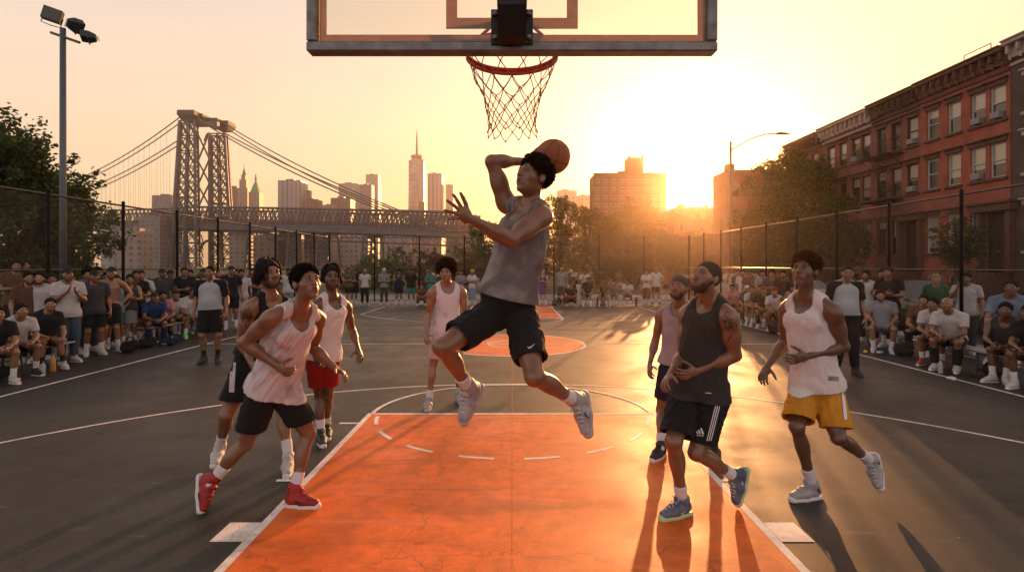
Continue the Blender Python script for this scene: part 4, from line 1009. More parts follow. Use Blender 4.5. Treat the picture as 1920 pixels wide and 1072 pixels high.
    for i, (px, Y, k, c, b, l) in enumerate(((1378, 19.4, sr, 'brown', 'black', 'person in brown shirt standing behind the far right row'), (1405, 18.6, cr, 'grey', 'black', 'person in grey tee standing behind the red cap'), (1395, 20.4, st, 'white', 'black', 'person in white tee standing far back on the right'),
            (1428, 17.8, cp, 'charcoal', 'black', 'person in charcoal tee with round hair on the right'), (1450, 17.2, st, 'black', 'black', 'person in black tee behind the white vest on the right'), (1352, 20.8, cr, 'charcoal', 'charcoal', 'person in charcoal tee by the far right post'))):
        spect(k, px, Y, c, b, l, ('dark', 'brown')[i % 2], 1.0, x=8.75 + .1 * (i % 3), **G)
    spect(cr, 1566, 14.2, 'brown', 'black', 'person in brown standing just behind the right referee', 'dark', 1.02, x=9.1, **G)
    spect(st, 1599, 13.4, 'white', 'black', 'person in white tee standing right of the right referee', 'dark', 1.02, x=9.0, **G)
    spect(('phone', 'tee', 'pants', 'short'), 1622, 13.2, 'black', 'black', 'person in black lifting a phone behind the folding chair', 'dark', 1.04, x=9.25, **G)
    spect(cr, 1645, 12.6, 'black', 'black', 'tall person in black tee with pale print behind the folding chair', 'dark', 1.07, x=9.0, **G)
    spect(su, 1650, 12.15, 'grey', 'grey', 'heavy person in grey vest sitting in the folding chair', 'brown', 1.02, x=8.52, turn=12, zo=.0, **G)
    spect(('lean2', 'tee', 'pants', 'short'), 1672, 11.7, 'brown', 'black', 'person in dark brown sitting low by the fence beside the folding chair', 'brown', .98, x=9.1, **G)
    spect(ln, 1752, 10.45, 'white', 'black', 'seated person in white tee and red sneakers, farther of the two on the right bench', 'dark', 1.03, x=8.42, shoe='red', **G)
    spect(('lean', 'tee', 'pants', 'bald'), 1790, 9.95, 'white', 'black', 'seated bald person in white tee, dark knee trousers and white sneakers on the right bench', 'dark', 1.06, x=8.30, **G)
    spect(('relaxed', 'tee', 'pants', 'long'), 1775, 12.4, 'green', 'charcoal', 'person with fair hair outside the right fence by the parked car', 'tan', .98, x=9.95, hairc='khaki', **G)
    spect(dr, 1796, 11.6, 'white', 'charcoal', 'person in patterned white shirt outside the right fence', 'dark', 1.0, x=9.98, **G)
    spect(('lean2', 'tee', 'pants', 'short'), 1870, 10.6, 'sky', 'black', 'person in pale checked shirt seated outside the right fence', 'dark', 1.25, x=10.0, **G)
    spect(lt, 1890, 8.95, 'charcoal', 'charcoal', 'seated person in charcoal vest and white socks, nearest on the right', 'deep', 1.04, x=8.42, **G)
    spect(ln, 1930, 8.4, 'black', 'black', 'seated person cut off by the right picture edge', 'deep', 1.04, x=8.35, **G)
    # a few people beyond the left fence, in the far corner and behind
    G = dict(group='people outside the left fence')
    for i, (px, Y, k, c, l) in enumerate(((60, 12.8, cp, 'brown', 'person outside the left fence whose head shows above the rail'), (78, 13.0, st, 'brown', 'second person outside the left fence with head above the rail'))):
        spect(k, px, Y, c, 'black', l, 'brown', 1.17, x=(px - CX) / FPX * Y - .4, **G)

def seats_and_props():
    AL = mat('bench_aluminium', (.42, .42, .43), rough=.4, metal=.7, noise=.1, scale=20, bump=.1); DK = mat('bench_leg', (.06, .06, .06), rough=.5, metal=.5)
    def bench(x, y0, y1, label, back=False):
        r = thing('bench', label, 'bench', (x, (y0 + y1) / 2, 0), 0, 'benches beside the court'); L = abs(y1 - y0)
        m = MB()
        for dx in (-.10, .10): m.box((dx, 0, .425), (.185, L, .035), bev=.008)
        m.build('seat', AL, r)
        for yy in (-L / 2 + .3, 0, L / 2 - .3):
            m = MB(); m.box((0, yy, .385), (.34, .05, .03)); m.tube((-.15, yy, .38), (-.2, yy, 0), .02); m.tube((.15, yy, .38), (.2, yy, 0), .02); m.box((0, yy, .1), (.36, .03, .03))
            m.build('leg', DK, r)
        return r
    bench(-8.95, 8.3, 10.6, 'aluminium bench under the nearest seated spectators on the left')
    bench(-9.0, 12.9, 15.4, 'aluminium bench under the blue tee and white tees on the left')
    bench(8.45, 7.9, 10.9, 'aluminium bench under the two white tees on the right')
    bench(8.2, 15.1, 19.6, 'long aluminium bench under the far right row of spectators')
    r = thing('bench', 'low bench with seated spectators at the far fence', 'bench', (4.2, 25.95, 0), 0, 'benches beside the court')
    m = MB(); m.box((0, 0, .43), (4.2, .3, .035), bev=.008); m.build('seat', AL, r)
    for xx in (-1.9, 0, 1.9):
        m = MB(); m.box((xx, 0, .2), (.05, .28, .41)); m.build('leg', DK, r)
    # folding chair
    r = thing('folding_chair', 'folding camp chair with wide armrests by the right fence', 'chair', (8.52, 12.2, 0), R(-46))
    FR = mat('chair_tube', (.1, .1, .1), rough=.35, metal=.8); FB = cloth('chair_fabric', (.06, .07, .09))
    m = MB(); m.box((0, .05, .44), (.5, .45, .02), bev=.005); m.build('seat', FB, r); m = MB(); m.box((0, .31, .75), (.5, .03, .5), Matrix.Rotation(R(-8), 3, 'X'), bev=.006); m.build('backrest', FB, r)
    for sx in (-1, 1):
        m = MB(); m.path([(sx * .27, .33, 1.0), (sx * .27, .27, .45), (sx * .27, -.22, 0.01)], .012); m.path([(sx * .27, -.18, .66), (sx * .27, -.16, .42), (sx * .27, .32, .01)], .012); m.build('frame', FR, r)
        m = MB(); m.box((sx * .29, .05, .67), (.07, .48, .03), bev=.01); m.build('armrest', mat('chair_arm', (.16, .13, .1), rough=.6), r)
    # bags
    def bag(x, y, w, d, h, label, c, rz=0):
        w, d, h = w * .8, d * .8, h * .8
        r = thing('bag', label, 'bag', (x, y, 0), rz, 'bags on the ground')
        o = [('u', cone((-w * .2, 0, h * .36), (w * .22, 0, h * .5), h * .40, h * .34, V3(0, 1, 0), d / h), .03), ('u', cone((-w * .2, -d * .3, h * .25), (w * .2, -d * .3, h * .25), h * .2, h * .2), .03), ('n', .012, np.eye(3) * 26, 3), ('n', .006, np.eye(3) * 60, 5), ('i', half((0, 0, 0.003), (0, 0, -1)), 0)]
        surf('sack', o, .014, c, r)
        m = MB(); m.path([(-w * .25, 0, h * .78), (-w * .15, 0, h * 1.02), (w * .15, 0, h * 1.02), (w * .25, 0, h * .78)], .012, 6); m.build('handle', c, r, True)
    BK = cloth('bag_black', (.015, .015, .016)); BN = cloth('bag_navy', (.02, .025, .05)); BR = cloth('bag_grey', (.1, .1, .1))
    bag(-8.6, 11.9, .5, .32, .42, 'round black bag on the ground beside the bare-chested person', BK)
    bag(-8.7, 12.6, .5, .3, .38, 'black duffel bag at the end of the far left bench', BK, .5); bag(-8.35, 13.0, .4, .3, .3, 'small navy bag in front of the blue tee spectator', BN)
    bag(7.62, 15.2, .42, .36, .62, 'black backpack between the feet in the far right row', BK); bag(8.5, 11.45, .45, .35, .45, 'black bag on the ground right of the folding chair', BK); bag(8.55, 9.35, .6, .35, .42, 'dark duffel bag under the right bench', BK, .3)
    bag(2.25, 26.3, .8, .3, .45, 'dark round bag beside the grey tee at the far fence', BR); bag(-8.75, 9.0, .5, .3, .36, 'black bag under the nearest left bench', BK)
    bag(-4.5, 25.9, .5, .3, .4, 'pale plastic bag near the teal shorts at the far fence', cloth('bag_pale', (.5, .5, .5)))
    # bottles and cups
    def bottle(x, y, label, c, h=.26, r_=.036, z=0):
        r = thing('bottle', label, 'bottle', (x, y, z), 0, 'bottles and cups by the benches'); m = MB()
        m.lathe([(0, 0), (r_, .002), (r_ * 1.02, h * .1), (r_ * .96, h * .5), (r_, h * .68), (r_ * .4, h * .86), (r_ * .38, h * .92)], n=12); m.build('flask', c, r, True)
        m = MB(); m.lathe([(r_ * .42, h * .9), (r_ * .42, h), (0, h)], n=12); m.build('cap', mat('cap_blue', (.05, .1, .3), rough=.4), r, True)
    PL = mat('plastic_clear', (.45, .5, .5), rough=.15, alpha=.75); PO = mat('plastic_amber', (.5, .25, .08), rough=.2)
    bottle(-8.45, 9.72, 'tall amber drink bottle between the nearest left spectators', PO, .34, .045); bottle(-8.3, 9.35, 'clear water bottle by the nearest left sneakers', PL); bottle(8.05, 12.9, 'dark green bottle left of the folding chair', mat('plastic_green', (.03, .1, .07), rough=.3), .3)
    bottle(7.75, 9.55, 'clear water bottle under the right bench', PL); bottle(-8.5, 13.2, 'small water bottle by the navy bag', PL, .2)
    def litter(x, y, w, d, label, c):
        r = thing('crumpled_wrapper', label, 'wrapper', (x, y, 0), random.uniform(0, 3), 'litter by the right benches')
        o = [('u', ell((0, 0, .03), np.eye(3), (w, d, .035)), 0), ('n', .012, np.eye(3) * 45, int(w * 1000)), ('i', half((0, 0, 0.003), (0, 0, -1)), 0)]
        surf('foil', o, .008, c, r)
    litter(7.9, 11.8, .05, .04, 'yellow wrapper on the ground by the folding chair', mat('w_yellow', (.6, .45, .08), rough=.5)); litter(8.15, 11.7, .10, .06, 'crumpled pale blue plastic bag by the folding chair', mat('w_blue', (.35, .45, .55), rough=.3)); litter(8.4, 11.55, .06, .03, 'flat white wrapper right of the pale plastic bag', mat('w_white', (.6, .6, .58), rough=.5))
    litter(7.5, 9.0, .07, .05, 'white wrapper on the ground before the nearest right spectator', mat('w_white', (.6, .6, .58)))
    # small white sign and cooler at the far end
    r = thing('cooler_box', 'tan cooler box beside the far seated spectators', 'cooler', (4.55, 26.6, 0)); m = MB(); m.box((0, 0, .22), (.55, .38, .42), bev=.03); m.build('box', mat('cooler_tan', (.42, .3, .2), rough=.5), r); m = MB(); m.box((0, 0, .46), (.58, .41, .07), bev=.02); m.build('lid', mat('cooler_lid', (.6, .56, .5), rough=.5), r)
    for px, lab in ((1071, 'white board leaning behind the squatting person in black'), (1084, 'white board beside the standing white tee')):
        r = thing('notice_board', lab, 'board', ((px - CX) / FPX * 26.8, 26.8, 0), 0, 'boards at the far fence'); m = MB(); m.box((0, 0, .72), (.5, .03, .55), bev=.005); m.build('panel', mat('board_white', (.62, .6, .56), rough=.5), r)
        m = MB(); m.box((-.2, 0, .22), (.03, .03, .45)); m.box((.2, 0, .22), (.03, .03, .45)); m.build('stand', DK, r)
# ---------------------------------------------------------------- ground and court
SUNV = V3(math.sin(R(SUN_AZ)) * math.cos(R(SUN_EL)), math.cos(R(SUN_AZ)) * math.cos(R(SUN_EL)), math.sin(R(SUN_EL)))

def asphalt(name, base, speck=.5, rough=.62, paint=None, seam=True):
    m = bpy.data.materials.new(name); _M[name] = m; nt, N, L = nodes(m); bs = N['Principled BSDF']
    tc = N.new('ShaderNodeTexCoord').outputs['Object']
    def noise(sc, det=6, dist_=0):
        n = N.new('ShaderNodeTexNoise'); n.inputs['Scale'].default_value = sc; n.inputs['Detail'].default_value = det; n.inputs['Distortion'].default_value = dist_; L.new(tc, n.inputs['Vector']); return n.outputs['Fac']
    def rng_(v, a, b, c, d):
        r_ = N.new('ShaderNodeMapRange'); L.new(v, r_.inputs['Value'])
        for k, x in zip(('From Min', 'From Max', 'To Min', 'To Max'), (a, b, c, d)): r_.inputs[k].default_value = x
        return r_.outputs[0]
    def mul(c, f):
        v = N.new('ShaderNodeVectorMath'); v.operation = 'SCALE'; L.new(c, v.inputs[0]); L.new(f, v.inputs['Scale']); return v.outputs[0]
    def mix(f, a, b):
        x = N.new('ShaderNodeMix'); x.data_type = 'RGBA'; L.new(f, x.inputs[0])
        for i, v in ((6, a), (7, b)):
            if isinstance(v, tuple): x.inputs[i].default_value = (*v, 1)
            else: L.new(v, x.inputs[i])
        return x.outputs[2]
    rgb = N.new('ShaderNodeRGB'); rgb.outputs[0].default_value = (*(paint or base), 1); c = rgb.outputs[0]
    c = mul(c, rng_(noise(.55, 4, .6), .3, .7, .72, 1.3)); c = mul(c, rng_(noise(7, 6, .3), .3, .7, .82, 1.16)); c = mul(c, rng_(noise(150, 2), .3, .7, *((.5, 1.5) if not (paint or rough == .8) else (.86, 1.14)))); c = mul(c, rng_(noise(48, 3), .32, .68, *((.62, 1.4) if not paint else (.93, 1.08))))
    if paint:                                           # worn paint: the asphalt shows through and hairline cracks run across it
        c = mix(rng_(noise(4, 8, 1.2), .60, .72, 0, .55), c, tuple(v * .5 for v in paint))
        c = mix(rng_(noise(60, 3), .68, .76, 0, .45), c, base); mq = N.new('ShaderNodeMapping'); mq.inputs['Scale'].default_value = (.5, 3.2, 1); mq.inputs['Rotation'].default_value = (0, 0, 1.1); L.new(tc, mq.inputs[0]); nq = N.new('ShaderNodeTexNoise'); nq.inputs['Scale'].default_value = 1.6; nq.inputs['Detail'].default_value = 9; nq.inputs['Distortion'].default_value = .8; L.new(mq.outputs[0], nq.inputs['Vector']); c = mix(rng_(nq.outputs['Fac'], .56, .70, 0, .45), c, tuple(min(1, v * .42 + .01) for v in paint)); c = mix(rng_(nq.outputs['Fac'], .42, .30, 0, .35), c, tuple(min(1, v * 1.0 + .10) for v in paint))
    vo = N.new('ShaderNodeTexVoronoi'); vo.feature = 'DISTANCE_TO_EDGE'; vo.inputs['Scale'].default_value = .42
    ns = N.new('ShaderNodeTexNoise'); ns.inputs['Scale'].default_value = 2.2; ns.inputs['Detail'].default_value = 8; L.new(tc, ns.inputs['Vector'])
    va = N.new('ShaderNodeVectorMath'); va.operation = 'MULTIPLY_ADD'; L.new(ns.outputs['Color'], va.inputs[0]); va.inputs[1].default_value = (1.1, 1.1, 0); L.new(tc, va.inputs[2]); L.new(va.outputs[0], vo.inputs['Vector'])
    crack = rng_(vo.outputs['Distance'], .0, .006, .55, 0)
    c = mix(crack, c, tuple(v * .35 for v in (paint or base)))
    if speck > .3:                                     # shoe scuffs: short pale strokes
        mp = N.new('ShaderNodeMapping'); mp.inputs['Scale'].default_value = (1.1, 7, 1); mp.inputs['Rotation'].default_value = (0, 0, .6); L.new(tc, mp.inputs[0]); n5 = N.new('ShaderNodeTexNoise'); n5.inputs['Scale'].default_value = 2.2; n5.inputs['Detail'].default_value = 8; n5.inputs['Distortion'].default_value = .4; L.new(mp.outputs[0], n5.inputs['Vector'])
        c = mix(rng_(n5.outputs['Fac'], .64, .76, 0, .28), c, (.16, .15, .14))
    if speck:
        v2 = N.new('ShaderNodeTexVoronoi'); v2.inputs['Scale'].default_value = 2.6; v2.inputs['Randomness'].default_value = 1; L.new(tc, v2.inputs['Vector'])
        sp = rng_(v2.outputs['Distance'], .016, .036, speck, 0); c = mix(sp, c, (.30, .27, .24))
    L.new(c, bs.inputs['Base Color'])
    L.new(rng_(noise(1.3, 5), .3, .7, rough - .1, rough + .12), bs.inputs['Roughness']); bs.inputs['Specular IOR Level'].default_value = .34
    b = N.new('ShaderNodeBump'); b.inputs['Strength'].default_value = .35; b.inputs['Distance'].default_value = .004; L.new(noise(150, 4), b.inputs['Height']); L.new(b.outputs[0], bs.inputs['Normal'])
    return m

def ground_and_court():
    AS = asphalt('court_asphalt', (.026, .0245, .0235), .8, rough=.54); KEY = asphalt('key_paint', (.06, .05, .045), .25, .54, paint=(.72, .135, .014))
    LW = asphalt('line_paint', (.10, .09, .085), 0, .6, paint=(.78, .70, .64))
    ST = asphalt('street_asphalt', (.05, .047, .045), .2); CON = asphalt('concrete', (.22, .2, .18), .2, .8)
    GR = mat('earth', (.075, .065, .04), rough=.95, noise=.35, scale=.3, col2=(.05, .07, .025), c2scale=.2)
    def sheet(name, x0, x1, y0, y1, z, m, nx=1, ny=1):
        return tag(mk(name, [(x0, y0, z), (x1, y0, z), (x1, y1, z), (x0, y1, z)], [(0, 1, 2, 3)], m), kind='structure')
    sheet('ground', -695, 695, -38, 855, -.16, GR)
    m = MB(); m.span(-9.98, 9.72, -12, 27.2, -.3, 0); tag(m.build('court_surface', AS), kind='structure')
    m = MB(); m.span(-13, 10.9, 27.2, 36, -.3, -.004); tag(m.build('path', CON), kind='structure')
    sheet('road', 11.6, 20.4, -20, 160, -.12, ST)
    m = MB(); m.span(10.9, 11.6, -20, 160, -.3, .0); m.span(20.4, 28, -20, 160, -.3, .0); tag(m.build('pavement', CON), kind='structure')
    tag(mk('garden_soil', [(-13, 36.004, -.02), (10.8, 36.004, -.02), (10.8, 75, -.02), (-13, 75, -.02)], [(0, 1, 2, 3)], GR), kind='structure')
    # painted key areas
    def ring(cx, cy, r0, r1, a0, a1, n, z, ysc=1.0):
        vs = []; fs = []
        for i in range(n + 1):
            a = a0 + (a1 - a0) * i / n
            for r_ in (r0, r1): vs.append((cx + r_ * math.cos(a), cy + r_ * math.sin(a) * ysc, z))
        for i in range(n): fs.append((2 * i, 2 * i + 1, 2 * i + 3, 2 * i + 2))
        return vs, fs
    K0, K1, KX, W = 1.13, 6.95, 1.87, .055
    far = lambda y: 26.33 - y
    PZ = .0012; m = MB(); m.add([(-KX, K0, PZ), (KX, K0, PZ), (KX, K1, PZ), (-KX, K1, PZ)], [(0, 1, 2, 3)])
    m.add([(-KX, far(K1), PZ), (KX, far(K1), PZ), (KX, far(K0), PZ), (-KX, far(K0), PZ)], [(0, 1, 2, 3)])
    n = 96; m.add([(1.8 * math.cos(2 * math.pi * i / n), 13.165 + 1.8 * math.sin(2 * math.pi * i / n), PZ) for i in range(n)], [tuple(range(n))])
    tag(m.build('painted_key', KEY), kind='structure')
    m = MB(); z = .0028
    def ln(x0, y0, x1, y1, w=W):
        dx, dy = x1 - x0, y1 - y0; l = math.hypot(dx, dy); nx, ny = -dy / l * w / 2, dx / l * w / 2
        m.quad((x0 - nx, y0 - ny, z), (x1 - nx, y1 - ny, z), (x1 + nx, y1 + ny, z), (x0 + nx, y0 + ny, z))
    def arc(cx, cy, r_, a0, a1, n=72, w=W, ys=1.0, zz=.0028):
        v, f = ring(cx, cy, r_ - w / 2, r_ + w / 2, a0, a1, n, zz, ys); m.add(v, [g for g in f])
    g2 = lambda y, s_: y if s_ else far(y)
    for s_ in (1, 0):
        k0, k1 = g2(K0, s_), g2(K1, s_); sg = 1 if s_ else -1
        ln(-KX, k0, -KX, k1 + sg * W / 2, .065); ln(KX, k0, KX, k1 + sg * W / 2, .065); z = .0040; ln(-KX - .03, k1, KX + .03, k1); z = .0028
        arc(0, k1 + sg * .03, 1.84, 0 if s_ else math.pi, math.pi if s_ else 2 * math.pi, 60, .055, .90, .0052)
        for y in (3.87,):                               # blocks
            y = g2(y, s_)
            for q in (-1, 1): m.quad((q * (KX + .035), y - .14, z), (q * (KX + .27), y - .14, z), (q * (KX + .27), y + .14, z), (q * (KX + .035), y + .14, z)) if q > 0 else m.quad((q * (KX + .27), y - .14, z), (q * (KX + .035), y - .14, z), (q * (KX + .035), y + .14, z), (q * (KX + .27), y + .14, z))
        for y in (4.8, 6.54):
            for q in (-1, 1): ln(q * (KX + .035), g2(y, s_), q * (KX + .27), g2(y, s_), .05)
        for k in range(8):                              # broken half circle
            a = (math.pi if s_ else 0) + (k + .18) * math.pi / 8; arc(0, k1, 1.74, a, a + math.pi / 8 * .55, 6, .05, .93)
        z = .0064; ln(-7.62, g2(1.13, s_), 7.62, g2(1.13, s_)); z = .0028
        a0 = math.acos(6.05 / 6.95) if not s_ else .35
        c0 = g2(1.75, s_); a, b = (a0, math.pi - a0) if s_ else (math.pi + a0, 2 * math.pi - a0)
        arc(0, c0, 6.95, a, b, 110, .05)
        if not s_:
            for q in (-1, 1): ln(q * 6.05, c0 - 6.95 * math.sin(a0), q * 6.05, far(1.15), .05)
    for q in (-1, 1): ln(q * 7.62, 1.1, q * 7.62, 25.23)
    z = .0040; ln(-7.62, 13.165, 7.62, 13.165, .05); z = .0028
    arc(0, 13.165, 1.8, 0, 2 * math.pi, 96, .06); arc(0, 13.165, .6, 0, 2 * math.pi, 60, .05)
    V = np.array(m.V); o = m.build('court_lines', LW); tag(o, kind='structure')
    m = MB(); m.quad((-.003, 1.2, .0020), (.003, 1.2, .0020), (.005, 6.9, .0020), (-.005, 6.9, .0020)); m.quad((-.005, 7.0, .0042), (.005, 7.0, .0042), (.006, 11.3, .0042), (-.006, 11.3, .0042))
    tag(m.build('court_seam', mat('seam', (.60, .14, .03), rough=.8, noise=.5, scale=12)), kind='structure')

# ---------------------------------------------------------------- hoop
def hoop():
    Y0 = 2.35
    r = thing('basketball_hoop', 'glass backboard with grey steel frame, red rim and cord net seen from behind', 'basketball hoop', (0, 0, 0))
    ST = mat('board_steel', (.20, .19, .19), rough=.5, metal=.75, noise=.3, scale=14, bump=.25, bscale=120); ARM = mat('arm_steel', (.022, .018, .016), rough=.5, metal=.4, bump=.2, noise=.3)
    zb, zt, hw = 2.905, 3.98, .918; yf = Y0 + .05
    m = MB()
    m.span(-hw, hw, Y0, yf + .02, zb, zb + .045, bev=.006); m.span(-hw, hw, Y0, yf + .02, zt - .045, zt, bev=.006)
    for q in (-1, 1): m.span(q * hw, q * (hw - .045), Y0 + .001, yf + .019, zb + .046, zt - .046, bev=.006)
    for xx in (-.62, -.3, .3, .62): m.lathe([(0, 0), (.008, 0)], (xx, Y0 + .03, zb - .001), 8)
    m.build('frame', ST, r)
    gl = bpy.data.materials.new('board_glass'); nt, N, L = nodes(gl); bs = N['Principled BSDF']; out = N['Material Output']
    tr = N.new('ShaderNodeBsdfTransparent'); tr.inputs[0].default_value = (.93, .92, .86, 1); mx = N.new('ShaderNodeMixShader'); g = N.new('ShaderNodeBsdfGlossy'); g.inputs['Roughness'].default_value = .03
    fr = N.new('ShaderNodeFresnel'); fr.inputs[0].default_value = 1.45; L.new(fr.outputs[0], mx.inputs[0]); L.new(tr.outputs[0], mx.inputs[1]); L.new(g.outputs[0], mx.inputs[2]); L.new(mx.outputs[0], out.inputs['Surface'])
    m = MB(); m.span(-hw + .046, hw - .046, Y0 + .028, Y0 + .038, zb + .046, zt - .046); m.build('glass_panel', gl, r)
    PT = mat('board_paint', (.52, .36, .25), rough=.6, trans=.55, noise=.08, scale=30)
    m = MB(); w = .052; a, b = hw - .047, zb + .047; yy0, yy1 = Y0 + .0385, Y0 + .0405
    m.span(-a, a, yy0, yy1, b, b + w * .8); m.span(-a, a, yy0, yy1, zt - .047 - w, zt - .047)
    for q in (-1, 1): m.span(q * a, q * (a - w * .62), yy0, yy1, b + w * .8 + .001, zt - .048 - w)
    m.build('border_stripe', PT, r)
    m = MB(); z0, z1, hx = 3.02, 3.47, .298
    m.span(-hx, hx, yy0, yy1, z0, z0 + .05); m.span(-hx, hx, yy0, yy1, z1 - .05, z1)
    for q in (-1, 1): m.span(q * hx, q * (hx - .05), yy0, yy1, z0 + .051, z1 - .051)
    m.build('target_square', PT, r)
    # bracket behind the glass, and the arm
    m = MB(); m.span(-.093, .093, Y0 - .012, Y0 + .026, 2.93, 3.085, bev=.003); br = m.build('bracket', ARM, r)
    BO = mat('bolt_steel', (.16, .15, .15), rough=.35, metal=.9)
    for q in (-1, 1):
        for zz in (2.957, 3.062):
            m = MB(); m.tube((q * .077, Y0 - .026, zz), (q * .077, Y0 - .012, zz), .011, n=6); m.tube((q * .077, Y0 - .031, zz), (q * .077, Y0 - .026, zz), .007, n=8); m.build('bolt', BO, br)
    m = MB(); pts = [(Y0 - .013, 2.945, .052), (Y0 - .06, 2.955, .058), (Y0 - .10, 3.05, .062), (Y0 - .13, 3.2, .063), (Y0 - .2, 3.45, .064), (Y0 - .5, 3.8, .065), (Y0 - 1.4, 4.0, .066), (-1.3, 4.0, .07)]
    vs = []
    for i, (y, zz, hw_) in enumerate(pts):
        t = .0 if i == 0 else 1
        d = nrm(np.array(pts[min(i + 1, len(pts) - 1)][:2]) - np.array(pts[max(i - 1, 0)][:2])); nn = (-d[1], d[0])
        hh = .035 if i < 2 else .06
        for sx, sn in ((-1, -1), (1, -1), (1, 1), (-1, 1)): vs.append((sx * hw_, y + nn[0] * hh * sn * (.3 if i == 0 else 1), zz + nn[1] * hh * sn * (.6 if i == 0 else 1)))
    fs = [(4 * i + k, 4 * i + (k + 1) % 4, 4 * i + 4 + (k + 1) % 4, 4 * i + 4 + k) for i in range(len(pts) - 1) for k in range(4)] + [(0, 1, 2, 3)]
    m.add(vs, fs); m.build('arm', ARM, r)
    m = MB(); m.tube((0, -1.3, 0), (0, -1.3, 4.05), .09, n=20); m.build('pole', ARM, r)
    # rim
    RD = mat('rim_red', (.5, .045, .02), rough=.45, noise=.15, scale=40); cy, cz, rr = 2.728, 3.05, .2365
    m = MB(); m.path([(rr * math.cos(2 * math.pi * i / 56), cy + rr * math.sin(2 * math.pi * i / 56), cz) for i in range(56)], .0095, 8, closed=True)
    vs = []; fs = []
    for i in range(56):
        a = 2 * math.pi * i / 56
        for rad in (rr - .001, rr + .002):
            for zz in (cz - .034, cz - .008): vs.append((rad * math.cos(a), cy + rad * math.sin(a), zz))
    for i in range(56):
        j = (i + 1) % 56
        for A, B in ((0, 1), (3, 2), (1, 3), (2, 0)): fs.append((4 * i + A, 4 * j + A, 4 * j + B, 4 * i + B))
    m.add(vs, fs); rim = m.build('rim', RD, r, True)
    m = MB(); m.span(-.09, .09, Y0 + .042, Y0 + .10, cz - .015, cz + .008, bev=.003); m.span(-.09, .09, Y0 + .042, Y0 + .052, cz - .1, cz - .016, bev=.002)
    for q in (-1, 1): m.path([(q * .085, Y0 + .05, cz - .002), (q * .12, Y0 + .12, cz - .004), (q * .17, cy - rr * .68, cz)], .008, 6)
    m.build('rim_mount', RD, r)
    # net
    NT = mat('net_cord', (.36, .25, .19), rough=.9, noise=.25, scale=80); lv = [(0, rr - .004, -.03), (1, .205, -.115), (2, .172, -.175), (3, .148, -.23), (4, .133, -.285), (5, .125, -.335), (6, .120, -.385), (7, .132, -.425)]
    rg = random.Random(4); P = {}
    for k, rad, dz in lv:
        for i in range(12):
            a = (i + (k % 2) * .5) * math.pi / 6 + rg.uniform(-.03, .03) * (k > 0); P[(k, i)] = V3(rad * math.cos(a) * rg.uniform(.97, 1.03), cy + rad * math.sin(a), cz + dz + rg.uniform(-.007, .007) * (k > 0))
    m = MB()
    for k in range(7):
        for i in range(12):
            for j in ((i, i - 1) if k % 2 == 0 else (i, i + 1)):
                q0, q1 = P[(k, i)], P[(k + 1, j % 12)]; mid = (q0 + q1) / 2 * V3(1, 1, 1); sag = V3(rg.uniform(-.004, .004), rg.uniform(-.004, .004), -.004)
                m.path([q0, q0 * .75 + q1 * .25 + sag * .7, mid + sag, q0 * .25 + q1 * .75 + sag * .7, q1], .0026, 5)
    for k in range(1, 8):
        for i in range(12): p = P[(k, i)]; m.box(tuple(p), (.009, .009, .011), Matrix.Rotation(i, 3, 'Z'), bev=.003)
    for i in range(12): p = P[(0, i)]; m.path([p + V3(0, 0, 0), p + V3(0, 0, .012), p * V3(1.0, 1, 1) + V3(0, 0, .028)], .0035, 5)
    m.build('net', NT, r, True)

def basketball():
    c = at(1037, 294, 3.66); rad = .1215
    r = thing('basketball', 'orange basketball held behind the head of the airborne player', 'basketball', tuple(c))
    bm = mat('ball_leather', (.36, .10, .035), rough=.55, noise=.12, scale=25, bump=.6, bscale=420)
    import bmesh
    me = bpy.data.meshes.new('leather'); b = bmesh.new(); bmesh.ops.create_uvsphere(b, u_segments=48, v_segments=32, radius=rad)
    for f in b.faces: f.smooth = True
    b.to_mesh(me); b.free(); me.materials.append(bm); o = bpy.data.objects.new('leather', me); COL.objects.link(o); o.parent = r
    sm = mat('ball_seam', (.02, .012, .01), rough=.6); rot = Matrix.Rotation(R(35), 3, 'Y') @ Matrix.Rotation(R(-28), 3, 'Z') @ Matrix.Rotation(R(25), 3, 'X')
    def curve(f, n=64): return [tuple(rot @ (Vector(f(2 * math.pi * i / n)).normalized() * (rad - .0006))) for i in range(n)]
    for f in (lambda t: (math.cos(t), math.sin(t), 0), lambda t: (0, math.cos(t), math.sin(t)), lambda t: (math.cos(t), .75 + .25 * math.cos(2 * t), math.sin(t) * .9), lambda t: (math.cos(t), -.75 - .25 * math.cos(2 * t), math.sin(t) * .9)):
        m = MB(); m.path(curve(f), .0022, 6, closed=True); m.build('seam', sm, r, True)

